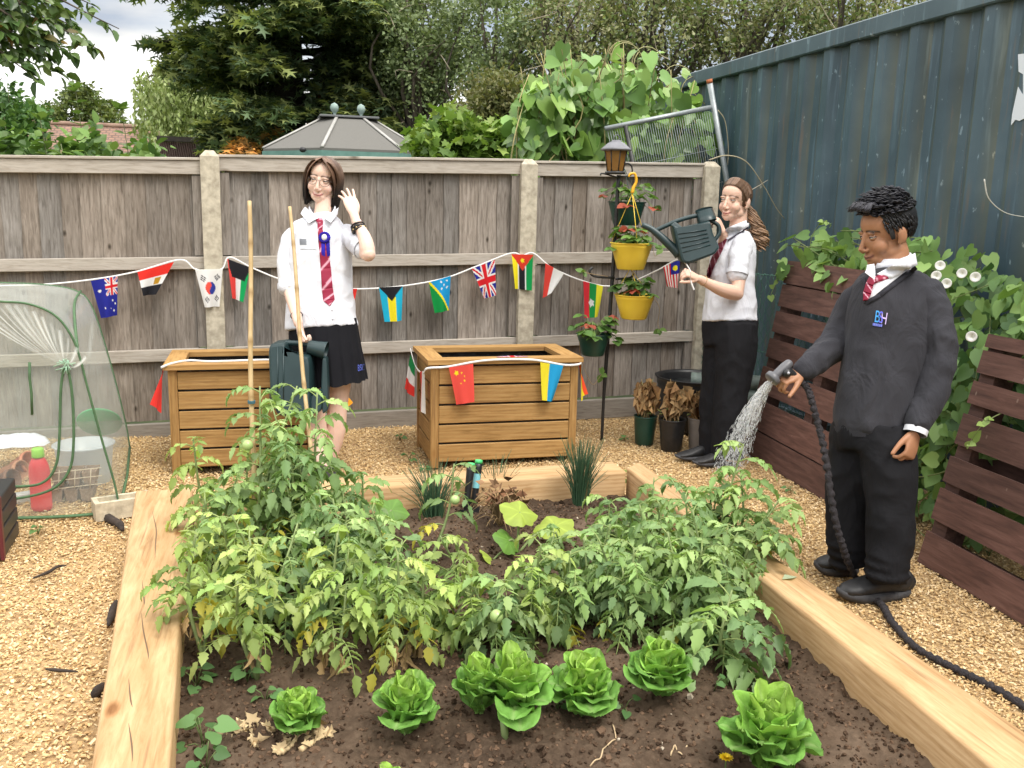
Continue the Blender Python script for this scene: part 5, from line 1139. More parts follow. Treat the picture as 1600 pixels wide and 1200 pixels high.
# ================================================================== PALLETS, WIRE, ROLLS
PALW = []
for a in (0, 1):
    k = NT('stained_pallet_%d' % a); s1 = [9, 9, 9]; s1[1] = .8
    f = k.noise(k.coord(tuple(s1)), 5, 7, .6, .4); c = k.ramp(f, [(.3, (.052, .023, .017)), (.5, (.100, .046, .034)), (.75, (.155, .080, .062))])
    vo = k.n('ShaderNodeTexVoronoi'); k.set(vo, Scale=14.0); k.l(k.coord((1, 1, .5)), vo.inputs['Vector']); c = k.mix(k.ramp(vo.outputs['Distance'], [(.05, .5), (.075, 0)]), c, (.26, .19, .15))
    k.color(k.mix(1, c, k.attr(), 'MULTIPLY')); k.set(k.p, Roughness=.78); k.bump(f, .4, .004); PALW.append(k.m)
def pallet(b0, b1, lean, H, rows, label, seed):
    rng = random.Random(seed); b0 = np.array(b0); b1 = np.array(b1); Ln = np.linalg.norm(b1 - b0); U = unit(b1 - b0); Vv = unit(np.array([lean, 0, H])); Wn = unit(np.cross(U, Vv))
    if Wn[0] > 0: Wn = -Wn
    M = Matrix(((U[0], Vv[0], Wn[0], b0[0]), (U[1], Vv[1], Wn[1], b0[1]), (U[2], Vv[2], Wn[2], b0[2]), (0, 0, 0, 1)))
    t = thing('wooden_pallet', b0, label, 'pallet', 'dark stained pallets leaning by the container'); HL = math.hypot(lean, H)
    for (a, b) in rows:
        g = rng.uniform(.85, 1.2); n = 18; R = []
        for i in range(n):
            x = Ln * i / (n - 1); e = .002 * mnoise.noise(Vector((x * 6, a * 9, seed))); R.append([(x, a * HL + e, -.001), (x, b * HL + e, -.001), (x, b * HL + e, .017), (x, a * HL + e, .017)])
        mb = MB(); mb.grid(xf(M, np.array(R).reshape(-1, 3)).reshape(n, 4, 3), g, wrap=True)
        for s in (0, n - 1): mb.fl.append(np.arange(4) + s * 4); mb.fs.append(np.array([4]))
        mb.build('slat', PALW[0], t, smooth=False)
    for x in (.0, Ln / 2 - .045, Ln - .09):
        mb = MB(); mb.box((x + .002, .01, -.10), (x + .088, HL - .01, -.0035), (.8,) * 3, M); mb.build('bearer', PALW[1], t, smooth=False)
    for q in (.03, .45, .87):
        mb = MB(); mb.box((0, q * HL, -.122), (Ln, (q + .09) * HL, -.1015), (.8,) * 3, M); mb.build('back_slat', PALW[1], t, smooth=False)
pallet((2.835, 4.955, 0), (2.735, 3.72, 0), .215, 1.185, [(.005, .135), (.142, .285), (.325, .455), (.505, .60), (.635, .74), (.765, .875), (.882, .995)], 'dark brown pallet leaning between the ponytail girl and the boy', 1)
pallet((2.67, 3.14, 0), (2.60, 1.95, 0), .225, .985, [(.005, .145), (.20, .335), (.365, .475), (.53, .66), (.705, .80), (.835, .93), (.945, 1.0)], 'dark brown pallet at the right edge of the picture', 2)
WIRE = mat('green_wire', (.035, .12, .085), (.06, .16, .12), scale=30, rough=.5)
t = thing('chain_link_fence', (3.2, 5.6, 0), 'green chain link fence between the ponytail girl and the left pallet', 'wire fence'); mb = MB()
w0, w1 = np.array((2.98, 5.88)), np.array((3.36, 5.02)); Lw = np.linalg.norm(w1 - w0)
def wp(u, z): q = w0 + (w1 - w0) * (u / Lw); return np.array((q[0], q[1], z))
sp = .055; nz_ = int(1.08 / sp)
for i in range(int(Lw / sp) + 1):
    P = [wp(i * sp + (sp * .52 if j % 2 else -sp * .02) , .03 + j * sp * .9) + np.array([.004 * (-1) ** j, 0, 0]) for j in range(nz_ + 3)]; mb.tube(P, .0026, 4)
    P = [wp(i * sp + (-sp * .52 if j % 2 else sp * .02) , .03 + j * sp * .9) + np.array([-.004 * (-1) ** j, 0, 0]) for j in range(nz_ + 3)]; mb.tube(P, .0026, 4)
for z in (.05, .55, 1.06): mb.tube([wp(-.03, z), wp(Lw + .03, z)], .003, 4)
mb.build('mesh', WIRE, t)
for u in (-.04, Lw + .03): mb = MB(); mb.tube([wp(u, 0), wp(u, 1.15)], .02, 8); mb.build('post', mat('green_coated_steel', (.02, .07, .05), rough=.45), t)
ROLL = mat('grey_green_sheeting', (.13, .17, .15), (.26, .32, .29), scale=9, rough=.55, bump=.6, bscale=30, bdist=.01)
for i, (z, x, lb) in enumerate([(.055, 2.93, 'lowest roll of grey green sheeting in the stack behind the ponytail girl'), (.155, 2.95, 'second roll from the bottom of the grey green stack'), (.255, 2.94, 'second roll from the top of the grey green stack'), (.35, 2.96, 'top roll of the grey green sheeting stack below the clay pipe')]):
    p0 = np.array((x - .22, 5.56, z)); p1 = np.array((x + .22, 5.30, z + .008)); mb = MB(); n = 14; P = spline([p0, (p0 + p1) / 2, p1], n); mb.tube(P, .049 + .003 * np.sin(np.arange(n) * 2.3 + i), 14); o = mb.build('sheeting_roll', ROLL, loc=p0); tag(o, lb, 'roll', 'grey green rolls stacked behind the girl')
mb = MB(); p0 = np.array((2.80, 5.50, .455)); p1 = np.array((3.05, 5.32, .47)); Ri = MB(); Ri.tube([p0, p1], .052, 18, cap=False); Ri.tube([p1, p0], .043, 18, cap=False); Ri.tube([p1 - unit(p1 - p0) * .06, p1], .062, 18); o = Ri.build('clay_pipe', mat('terracotta', (.36, .15, .075), (.46, .22, .12), scale=14, rough=.8), loc=p0); tag(o, 'orange clay pipe lying on the stack of grey green rolls', 'pipe')
# leaning mesh panel behind the fence
GALV = mat('galvanised_steel', (.24, .27, .28), (.36, .39, .40), scale=12, rough=.45, metal=.4)
t = thing('mesh_panel', (3.3, 6.4, 0), 'leaning galvanised steel mesh panel between the climber and the container', 'mesh panel'); a = atY(1108, 124, 6.42); b = atY(1136, 285, 6.42); d = unit(b - a); z0 = a + d * ((a[2]) / -d[2] * 1.0) 
mb = MB(); mb.tube([a, a + (b - a) * 2.1], .021, 10); mb.build('frame_tube', GALV, t)
mb = MB(); mb.tube([a - d * .001, a + d * .028], .0222, 10); mb.build('rust_cap', mat('orange_rust', (.42, .13, .05), rough=.8), t)
r0 = atY(1110, 168, 6.42); r1 = atY(945, 201, 6.42); mb = MB(); mb.tube([r0, r1], .018, 10); mb.build('frame_tube', GALV, t)
dn = unit(atY(1002, 285, 6.42) - atY(975, 195, 6.42)); mb = MB(); s1 = atY(977, 196, 6.41); mb.tube([s1, s1 + d * 1.0], .017, 8); mb.build('frame_tube', BLKM, t)
mb = MB(); W = MB(); n = 46
for i in range(1, n): p = r0 + (r1 - r0) * i / n; W.tube([p, p + d * (.62 + .3)], .0018, 4)
for h in (.30, .55): W.tube([r0 + d * h, r1 + d * h + [0, 0, .0]], .002, 4)
W.build('wire_mesh', GALV, t)
def stem(pts, y, r, label, col=(.34, .30, .20)):
    P = spline([atY(a, b, y) if not callable(y) else atX(a, b, 3.38) for a, b in pts], 24); mb = MB(); mb.tube(P, np.linspace(r, r * .5, 24), 5, col=col); o = mb.build('bramble_stem', mat('dry_stem', (1, 1, 1), rough=.8), loc=P[0]); tag(o, label, 'stem', 'bare bramble stems by the container')
stem([(1108, 250), (1135, 243), (1165, 252), (1190, 285), (1213, 325), (1226, 342)], 5.7, .005, 'arched pale bramble stem over the ponytail girl'); stem([(1172, 298), (1186, 290), (1200, 281)], 5.7, .004, 'short pale twig crossing the arched stem', (.42, .38, .3))
stem([(1122, 172), (1133, 190), (1138, 230), (1137, 258)], 6.3, .004, 'thin brown stem hanging from the mesh panel tube'); stem([(1538, 280), (1545, 310), (1570, 332), (1606, 340)], 3.3, .003, 'thin pale stem against the container at the right edge', (.55, .55, .5))
# ---- bindweed
def bindweed(base, pts_fn, n, S, seed, label, flowers, pal, shoots=()):
    rng = np.random.default_rng(seed); t = thing('bindweed', base, label, 'bindweed'); P = np.array([pts_fn(rng) for _ in range(n)]); lf = MB()
    nr = np.array([-.8, -.35, .55]) + rng.normal(size=(n, 3)) * .42; D_ = np.stack([-.3 + rng.normal(size=n) * .4, rng.normal(size=n) * .7, -.75 + rng.normal(size=n) * .45], 1)
    lf.inst(T_HEART[0] * [.92, 1, 1], T_HEART[1], frames(D_, nr) * (S * rng.uniform(.6, 1.2, n))[:, None, None], P, pick(rng, pal, n)); st = MB()
    for q in range(36):
        a = P[rng.integers(n)]; b = P[rng.integers(n)]
        if np.linalg.norm(a - b) < .9: st.tube(spline([a, (a + b) / 2 + rng.normal(size=3) * .05, b], 8), .0028, 4, col=(.22, .27, .10))
    for pl in shoots:
        q = spline(np.array(pl), 14); st.tube(q, np.linspace(.003, .0015, 14), 4, col=(.3, .36, .14)); m = 7; u = rng.integers(3, 14, m); lf.inst(T_HEART[0], T_HEART[1], frames(rng.normal(size=(m, 3)) + [-.3, 0, -.3], np.tile([-.7, -.4, .6], (m, 1)) + rng.normal(size=(m, 3)) * .3) * rng.uniform(.025, .055, m)[:, None, None], q[u], pick(rng, [(.24, .36, .09), (.30, .42, .12)], m))
    lf.build('leaves', LEAF, t); st.build('stems', LEAF, t)
    for c in flowers:
        mb = MB(); M = Matrix(frames(np.array([[0., .3, 1]]), np.array([[-.75 + .3 * math.sin(c[1] * 40), -.62, .35 + .35 * math.cos(c[1] * 57)]]))[0].tolist()); mb.lathe(c, [(.003, -.045), (.0045, -.024), (.009, -.007), (.015, .0005), (.0225, .002), (.0205, .003), (.012, -.001), (.002, -.010)], 20, (1, 1, 1), M); mb.build('flower', mat('white_petal', (.80, .79, .76), rough=.6, trans=.2), t)
BW = [(.16, .29, .075), (.22, .37, .105), (.12, .225, .065), (.28, .43, .13)]; BWD = [(.065, .145, .05), (.09, .19, .06), (.14, .25, .08)]
def pA(rng): u = rng.uniform(); return np.array((3.03 + rng.uniform(-.06, .3), 4.95 - 1.3 * u, 1.12 + .20 * rng.uniform() ** 1.5 + .06 * math.sin(u * 9)))
bindweed((3.2, 4.3, 0), pA, 230, .105, 5, 'bindweed leaves spilling over the top of the left pallet', [], BW, [[(3.05, 4.75, 1.18), (3.03, 4.73, 1.32), (3.02, 4.62, 1.42), (3.0, 4.5, 1.40)], [(3.05, 4.95, 1.15), (2.98, 4.98, 1.05), (2.95, 4.99, .97)], [(3.02, 4.3, .78), (2.9, 4.2, .74), (2.86, 4.12, .80)]])
def pB(rng):
    u = rng.uniform(); z = rng.uniform() ** .85; y = 3.78 - .85 * u; top = 1.20 - .12 * u
    return np.array((2.78 + .16 * z + rng.uniform(0, .28) + (.1 if z > .8 else 0), y, .06 + z * top))
def pC(rng): u = rng.uniform(); return np.array((2.95 + rng.uniform(-.05, .4), 3.2 - 1.5 * u, .90 + .30 * rng.uniform() ** 1.3 - .05 * u))
bindweed((3.0, 3.4, 0), pB, 720, .088, 6, 'tall bindweed hedge with white trumpet flowers behind the boy', [atX(px, py, x) for px, py, x in ((1469, 415, 2.90), (1463, 431, 2.86), (1479, 443, 2.86), (1503, 427, 2.95), (1518, 526, 2.80))], BWD + BW)
bindweed((3.1, 2.6, 0), pC, 330, .10, 7, 'bindweed covering the top of the right pallet', [atX(1524, 433, 2.98)], BW, [[(2.88, 2.95, .72), (2.74, 2.95, .66), (2.70, 2.99, .55)], [(2.95, 2.9, 1.0), (2.85, 2.75, .82), (2.80, 2.72, .78)]])

# ================================================================== GROW TENT AND WHAT IS IN IT
k = NT('clear_film'); tr = k.n('ShaderNodeBsdfTransparent'); tr.inputs[0].default_value = (.93, .95, .93, 1); ms = k.n('ShaderNodeMixShader'); ml = k.n('ShaderNodeMixShader')
k.color((.66, .70, .66)); k.set(k.p, Roughness=.22); k.l(k.p.outputs[0], ml.inputs[2]); k.l(tr.outputs[0], ml.inputs[1]); k.l(ml.outputs[0], k.out.inputs[0])
f = k.noise(k.coord((1, 1, 1)), 5, 5, .6); lw = k.n('ShaderNodeLayerWeight'); lw.inputs[0].default_value = .28
mm = k.n('ShaderNodeMath', operation='MULTIPLY_ADD'); k.l(lw.outputs['Facing'], mm.inputs[0]); mm.inputs[1].default_value = .30; k.l(k.ramp(f, [(.35, .09), (.7, .24)]), mm.inputs[2]); k.l(mm.outputs[0], ml.inputs[0]); k.bump(k.noise(k.coord(), 14, 4), .25, .01); FILM = k.m
k = NT('white_creased_film'); tr = k.n('ShaderNodeBsdfTransparent'); ml = k.n('ShaderNodeMixShader'); k.color((.8, .83, .8)); k.set(k.p, Roughness=.2); k.l(tr.outputs[0], ml.inputs[1]); k.l(k.p.outputs[0], ml.inputs[2]); k.l(k.attr(), ml.inputs[0]); k.l(ml.outputs[0], k.out.inputs[0]); FILM2 = k.m
TAPE = mat('green_binding', (.045, .105, .045), (.08, .16, .07), scale=40, rough=.75)
yF, yB = 4.45, 5.66
fr = [atY(*p, yF) for p in ((-150, 470), (-60, 466), (0, 471), (45, 475), (85, 492), (110, 522), (124, 556), (138, 610), (160, 690), (178, 752), (186, 790))]
bk = [atY(*p, yB) for p in ((-120, 447), (-40, 441), (10, 442), (60, 444), (100, 449), (122, 456), (137, 468), (152, 500), (176, 580), (196, 660), (203, 700))]
fr = spline(fr, 60); bk = spline(bk, 60); fr[-1][2] = bk[-1][2] = .01
t = thing('grow_tent', (-1.6, 5.05, 0), 'clear plastic pop up grow tent with green bound edges at the left edge', 'grow tent')
ns = 16; S = np.array([[fr[i] * (1 - s) + bk[i] * s + np.array([0, 0, -.03 * math.sin(math.pi * s)]) * (1 if i < 40 else .2) for i in range(60)] for s in np.linspace(0, 1, ns)])
mb = MB(); mb.grid(S); mb.build('cover', FILM, t)
fz = [(-.0, 0)]; n = 60; Fv = np.array([[np.array([p[0], p[1] - .01 * math.sin(v * 3.1), .01 + (p[2] - .01) * v]) for p in fr] for v in np.linspace(0, 1, 14)]); mb = MB(); mb.grid(Fv); mb.build('front_sheet', FILM, t)
Bv = np.array([[np.array([p[0], p[1], .01 + (p[2] - .01) * v]) for p in bk] for v in np.linspace(0, 1, 10)]); mb = MB(); mb.grid(Bv); mb.build('back_sheet', FILM, t)
for P in (fr, bk): mb = MB(); mb.tube(P, .0075, 6, ry=.005); mb.build('edge_binding', TAPE, t)
mb = MB(); mb.tube([fr[-1], fr[-1] * .5 + bk[-1] * .5 + [.01, 0, 0], bk[-1]], .007, 6); mb.build('edge_binding', TAPE, t)
sid = spline([atY(121, 548, yF) , atY(116, 490, 4.9), atY(118, 468, 5.3), atY(126, 455, 5.6)], 20); mb = MB(); mb.tube(sid, .007, 6); mb.build('edge_binding', TAPE, t)
bt = spline([fr[-1], atY(150, 800, yF - .03), atY(90, 809, yF - .04), atY(0, 812, yF - .02), atY(-140, 810, yF)], 30); bt[:, 2] = .012; mb = MB(); mb.tube(bt, .012, 6, ry=.007); mb.build('edge_binding', TAPE, t)
yD = yF - .02
for pl, r in (([(100, 574), (95, 610), (93, 680), (88, 725), (70, 752), (35, 760), (-40, 758)], .006), ([(106, 574), (113, 620), (115, 690), (108, 735), (80, 765), (20, 780), (-50, 784)], .006)):
    P = spline([atY(a, b, yD) for a, b in pl], 40); mb = MB(); mb.tube(P, r, 6, ry=.005); mb.build('door_zip', TAPE, t)
rng = random.Random(3); g0 = atY(103, 572, yD - .005); mb = MB()
for q in range(15):
    a = q / 14; px = -60 + 195 * a; py = 470 + 0 * a if px < 20 else 470 + (max(0, px - 20) / 115) ** 1.6 * 82; s = atY(px, py + 6, yD); w_ = rng.uniform(.004, .015) * (1.0)
    u = np.linspace(0, 1, 16); P = s + (g0 - s) * u[:, None] + np.array([0, -.012, -.02]) * np.sin(u * math.pi)[:, None]; N_ = np.cross(unit(g0 - s), (0, 1, 0)); W_ = w_ * (1 - .82 * u)
    al = rng.uniform(.28, .75) * (.35 + .65 * np.sin(np.clip(u * 1.05 + .12, 0, 1) * math.pi))
    V = np.stack([P - N_ * W_[:, None], P + np.array([0, -.5, 0]) * W_[:, None], P + N_ * W_[:, None]], 1); Cc = np.stack([al * .1, al, al * .1], 1)[:, :, None] * np.ones(3); mb.grid(V, Cc)
mb.build('door_pleats', FILM2, t)
mb = MB()
for q in range(14): a = q * .45; mb.tube([g0 + [rng.uniform(-.012, .012), -.006, rng.uniform(-.01, .03)], g0 + [.05 * math.cos(a) * rng.uniform(.4, 1), -.012, .035 * math.sin(a)]], .0022, 4)
mb.build('door_tie', mat('pale_green_tie', (.30, .48, .34), rough=.6), t)
mb = MB(); mb.tube([atY(46, 566, yD), atY(46, 590, yD), atY(49, 615, yD), atY(50, 648, yD)], .006, 5, ry=.003); mb.build('hanging_strap', TAPE, t)
# things inside the tent
def bottle():
    b = G(62, 802, 0); b[1] += .05; t = thing('detergent_bottle', b, 'red plastic bottle with a lime green cap inside the grow tent', 'bottle'); R_ = .046; mb = MB()
    pr = [(.9, 0), (1, .01), (1, .19), (.94, .215), (.80, .235), (.62, .25), (.5, .258)]; mb.tube([b + [0, 0, z] for _, z in pr], [R_ * r for r, _ in pr], 20, ry=[R_ * .72 * r for r, _ in pr], up=(0, 1, 0)); mb.build('body', mat('red_plastic', (.62, .025, .035), (.70, .04, .05), scale=7, rough=.35), t)
    mb = MB(); mb.tube([b + [0, 0, .02 + .0], b + [0, 0, .15]], [R_ * 1.012] * 2, 20, ry=[R_ * .735] * 2, up=(0, 1, 0), col=(.75, .06, .07), cap=False); mb.build('label_sleeve', mat('red_paper', (1, 1, 1), rough=.6), t)
    mb = MB(); mb.lathe(b + [0, 0, .258], [(.001, 0), (.026, 0), (.028, .004), (.026, .038), (.022, .044), (.001, .045)], 18); mb.build('cap', mat('lime_plastic', (.28, .62, .06), rough=.4), t)
bottle()
b = G(128, 765, 0); b[1] += .12; k = NT('cloudy_plastic'); tr = k.n('ShaderNodeBsdfTransparent'); ml = k.n('ShaderNodeMixShader'); ml.inputs[0].default_value = .5; k.color((.62, .68, .72)); k.set(k.p, Roughness=.3); k.l(tr.outputs[0], ml.inputs[1]); k.l(k.p.outputs[0], ml.inputs[2]); k.l(ml.outputs[0], k.out.inputs[0])
mb = MB(); mb.lathe(b, [(.001, .002), (.115, .002), (.12, .01), (.14, .20), (.150, .205), (.150, .212), (.137, .212), (.116, .012)], 30); o = mb.build('clear_bucket', k.m, loc=b); tag(o, 'cloudy clear plastic bucket behind the brown seed pots in the tent', 'bucket')
mb = MB(); c = G(140, 720, 0) + np.array([.02, .25, .16]); M_ = Matrix.Rotation(-.9, 3, 'X'); mb.lathe(c, [(.001, 0), (.12, 0), (.125, .006), (.12, .014), (.001, .014)], 30, (1, 1, 1), M_); o = mb.build('green_lid', mat('bright_green_plastic', (.05, .36, .13), rough=.35), loc=c); tag(o, 'bright green round lid standing behind the clear bucket', 'lid')
FIB = mat('peat_fibre', (.20, .14, .095), (.34, .25, .18), scale=60, rough=.95, bump=.5)
base = G(118, 786, 0); 
for lv in range(2):
    for i in range(3):
        for j in range(2):
            c = base + np.array([-.085 + .068 * i + .01 * lv, .03 + .07 * j + .03 * lv, .002 + .075 * lv + .03 * (1 - 0)]) - [0, 0, .03]; mb = MB(); a0, a1, h = .021, .031, .066
            V = []; 
            for a, z in ((a0, 0), (a1, h), (a1 - .004, h), (a0 - .003, .006)): V.append([c + np.array(p) for p in ((-a, -a, z), (a, -a, z), (a, a, z), (-a, a, z))])
            mb.grid(np.array(V), .9 + .25 * random.Random(i * 7 + j + lv).random(), wrap=True); mb.fl.append(np.arange(4)[::-1] + mb.n - 16); mb.fs.append(np.array([4])); mb.fl.append(np.arange(4) + mb.n - 4); mb.fs.append(np.array([4])); o = mb.build('fibre_pot', FIB, smooth=False, loc=c); tag(o, 'square brown fibre seed pot in the %s row of the stack beside the red bottle' % ('lower' if lv == 0 else 'upper'), 'seed pot', 'brown fibre pots, %s row' % ('lower' if lv == 0 else 'upper'))
mb = MB()
for q in range(3): z = .072 + .04 * q; mb.tube([base + [-.12, -.004, z], base + [.0, -.006, z + .012], base + [.125, -.002, z + .02]], .0022, 4)
for q in range(3): x = -.07 + .07 * q; mb.tube([base + [x, -.007, .07], base + [x + .01, -.006, .17]], .002, 4)
o = mb.build('netting', mat('cream_string', (.62, .52, .38), rough=.8), loc=base); tag(o, 'cream string netting round the stack of fibre pots', 'netting')
TER = bpy.data.materials['terracotta']
for i, (px, py, R_, ang, lb) in enumerate([(18, 757, .055, 1.3, 'pale clay pot lying on its side at the left edge of the tent'), (34, 748, .062, 1.1, 'clay pot lying behind the red bottle'), (4, 770, .05, 1.2, 'dark clay pot half out of the picture at left')]):
    c = G(px, py, 0) + np.array([0, .05, R_ * .9]); M_ = Matrix.Rotation(ang, 3, 'Y') @ Matrix.Rotation(.4, 3, 'X'); mb = MB(); mb.lathe(c, [(.001, -.05), (R_ * .7, -.05), (R_ * .95, .035), (R_ * 1.05, .035), (R_ * 1.05, .055), (R_ * .92, .055), (R_ * .65, -.04)], 22, (.95 + .25 * i, 1, 1) if i < 2 else (.4, .4, .4), M_); o = mb.build('clay_pot', TER, loc=c); tag(o, lb, 'clay pot')
c = G(22, 745, 0) + np.array([0, .12, .15]); V = []
for i in range(14):
    V.append([c + np.array([.16 * math.cos(a) * s, .1 * math.sin(a) * s, .05 * math.sqrt(max(0, 1 - s * s)) + .012 * mnoise.noise(Vector((a * 2, s * 6, 1)))]) for a in np.linspace(0, 6.283, 25)[:-1] for s in [max(.02, i / 13)]])
mb = MB(); mb.grid(np.array(V), wrap=True); o = mb.build('plastic_bag', mat('white_plastic_bag', (.60, .63, .68), (.74, .76, .8), scale=12, rough=.35, bump=.6, bscale=25, bdist=.02), loc=c); tag(o, 'crumpled white plastic bag lying over the clay pots', 'bag')
c = G(25, 800, 0); mb = MB(); mb.box((-.06, 0, 0), (.06, .05, .055), (1, 1, 1), Matrix.Translation(c + np.array([0, .1, 0])) @ Matrix.Rotation(.4, 4, 'Z'), b=.006); o = mb.build('clear_tray', k.m, smooth=False, loc=c); tag(o, 'small cloudy plastic tray left of the red bottle', 'tray')
# ---- by the bed
b = G(190, 808, 0); M_ = Matrix.Translation((b[0], b[1] + .04, 0)) @ Matrix.Rotation(.32, 4, 'Z'); t = thing('concrete_block', b, 'pale hollow concrete block at the corner of the bed', 'block'); mb = MB()
Lb, Wb, Hb, wl = .125, .055, .085, .022
for lo, hi in (((-Lb, -Wb, 0), (Lb, -Wb + wl, Hb)), ((-Lb, Wb - wl, 0), (Lb, Wb, Hb)), ((-Lb, -Wb + wl + .0005, 0), (-Lb + wl, Wb - wl - .0005, Hb - .001)), ((Lb - wl, -Wb + wl + .0005, 0), (Lb, Wb - wl - .0005, Hb - .001)), ((-Lb + wl, -Wb + wl + .0005, .001), (Lb - wl, Wb - wl - .0005, .05))): mb.box(lo, hi, (1.15, 1.12, 1.05), M_)
mb.build('block_body', CONC, t, smooth=False)
def debris(nm, pts, r, label, cat, m, flat=1.0, sink=.3):
    P = np.array([G(a, b, 0) + [0, 0, .012] for a, b in pts]); P = spline(P, 14); mb = MB(); rr = np.interp(np.arange(14), [0, 4, 10, 13], [r * .5, r, r * .8, r * .35]); mb.tube(P, rr, 7, ry=rr * flat); o = mb.build(nm, m, loc=P[0]); tag(o, label, cat)
DW = mat('dark_rotten_wood', (.018, .013, .01), (.05, .036, .028), scale=30, rough=.95, bump=.8)
debris('wood_scrap', [(160, 802), (172, 815), (186, 822), (192, 832)], .022, 'black scrap of rotten wood in front of the concrete block', 'wood scrap', DW); debris('twig', [(52, 908), (75, 899), (90, 890), (104, 888)], .007, 'dark bent twig on the chips, upper of two', 'twig', DW)
debris('twig', [(72, 1051), (95, 1053), (122, 1055)], .006, 'dark straight twig on the chips, lower of two', 'twig', DW); debris('wood_scrap', [(182, 945), (176, 962), (170, 982)], .016, 'dark bark scrap against the left sleeper', 'wood scrap', DW); debris('wood_scrap', [(162, 1075), (150, 1088), (142, 1090)], .016, 'dark clod of bark against the left sleeper, nearest the camera', 'wood scrap', DW)
b = G(-6, 880, 0); mb = MB(); M_ = Matrix.Translation((b[0] - .23, b[1] + .02, 0)) @ Matrix.Rotation(.05, 4, 'Z'); t = thing('plastic_crate', b, 'dark plastic crate just entering at the left edge', 'crate')
for i in range(4): mb = MB(); mb.box((-.25, 0, .0 + .065 * i), (.25, .32, .058 + .065 * i), (.9 + .2 * (i % 2),) * 3, M_, b=.004); mb.build('band', BPL, t, smooth=False)
mb = MB(); mb.box((.2405, -.006, 0), (.255, .02, .262), (1, 1, 1), M_); mb.build('edge_trim', mat('dark_red_plastic', (.10, .015, .02), rough=.4), t, smooth=False)
# ---- garden tools stuck in the soil
def handtool(p0, p1, label, sleeve):
    dep = depth(soilpt(*p1)); a = atD(*p0, dep); b = atD(*p1, dep); t = thing('hand_tool', b, label, 'hand tool', 'hand tools stuck in the bed'); d = unit(b - a); L_ = np.linalg.norm(b - a); mb = MB()
    pr = [(0, .017), (.1, .019), (.35, .017), (.6, .0155), (.8, .019), (.86, .012), (1.0, .011)]; mb.tube([a + d * L_ * u for u, _ in pr], [r for _, r in pr], 14); mb.build('handle', BPL, t)
    mb = MB(); mb.tube([a - d * .012, a - d * .01, a + d * .006], [.012, .0175, .0185], 14); mb.build('handle_end', mat('bright_green_rubber', (.07, .50, .16), rough=.5), t)
    if sleeve: mb = MB(); mb.tube([a + d * L_ * .22 + C_F * -.003, a + d * L_ * .5 + C_F * -.003], [.0168, .0162], 14, cap=False, col=(1, 1, 1)); mb.build('sticker', mat('pale_blue_sticker', (.22, .55, .60), rough=.5), t)
    mb = MB(); n = 8; R = [[b + d * .10 * u - d * .03 + C_R * .028 * v * (1 - .5 * max(0, u - .6)) - C_F * (.012 * (1 - v * v)) for v in np.linspace(-1, 1, 7)] for u in np.linspace(0, 1, n)]; mb.grid(np.array(R)); mb.build('blade', BPL, t)
handtool((736, 727), (727, 806), 'hand tool with a green ended black handle, left of the pair', False); handtool((748, 722), (739, 802), 'hand tool with a green end and pale blue sticker, right of the pair', True)
mb = MB(); c = G(1222, 905, .204); mb.inst(T_LEAF[0], T_LEAF[1], (frames(np.array([[1., .2, 0]]), np.array([[0., 0, 1]])) * .07), c[None], np.array([[.42, .50, .33]])); o = mb.build('fallen_leaf', LEAF, loc=c); tag(o, 'pale fallen leaf lying on the right sleeper', 'leaf')
# ================================================================== PEOPLE
SKM = {}
def skin_mat(nm, rough=.5):
    k = NT(nm); v = k.coord(); f = k.noise(v, 22, 4); c = k.mix(.5, k.attr(), k.ramp(f, [(.3, (.88, .84, .82)), (.7, (1.06, 1.04, 1.03))]), 'MULTIPLY'); k.color(c); k.set(k.p, Roughness=rough)
    k.p.inputs['Subsurface Weight'].default_value = .12; k.p.inputs['Subsurface Radius'].default_value = (.02, .008, .004); k.p.inputs['Subsurface Scale'].default_value = .25; k.p.inputs['Specular IOR Level'].default_value = .35
    return k.m
SKIN = skin_mat('skin')
def cloth_mat(nm, c1, c2, fold=.5, fs=7, rough=.9, weave=700, sheen=.15):
    k = NT(nm); v = k.coord(); f = k.noise(v, 5, 4); k.color(k.mix(1, k.ramp(f, [(.3, c1), (.7, c2)]), k.attr(), 'MULTIPLY')); k.set(k.p, Roughness=rough); k.p.inputs['Specular IOR Level'].default_value = .2; k.p.inputs['Sheen Weight'].default_value = sheen
    a = k.noise(k.coord((1, 1, .55)), fs, 3, .5, 1.2); b = k.noise(v, weave, 2); m = k.n('ShaderNodeMath', operation='MULTIPLY_ADD'); k.l(b, m.inputs[0]); m.inputs[1].default_value = .05; k.l(a, m.inputs[2]); k.bump(m.outputs[0], fold, .02); return k.m
SHIRT = cloth_mat('white_shirt_cotton', (.62, .63, .69), (.72, .73, .77), .8, 9, .9, 700, .0)
WOOL = cloth_mat('charcoal_knit', (.030, .030, .036), (.044, .044, .052), 1.0, 9, .95, 420, .03)
BLKT = cloth_mat('black_trouser_cloth', (.007, .007, .0085), (.013, .013, .0155), 1.0, 7, .9, 500, .0)
NAVYS = cloth_mat('black_skirt_cloth', (.005, .005, .007), (.009, .009, .012), .2, 6, .9, 700, .0)
HAIRM = NT('hair'); HAIRM.color(HAIRM.attr()); HAIRM.set(HAIRM.p, Roughness=.5); HAIRM.p.inputs['Specular IOR Level'].default_value = .5; HAIRM.bump(HAIRM.noise(HAIRM.coord(), 260, 3), .5, .002); HAIRM = HAIRM.m
EYEM = mat('eye_surface', (1, 1, 1), rough=.15); SHOE = mat('black_shoe', (.012, .012, .013), (.022, .022, .024), scale=60, rough=.55, bump=.3); SOLE = mat('dark_grey_sole', (.035, .035, .038), (.06, .06, .065), scale=40, rough=.75)
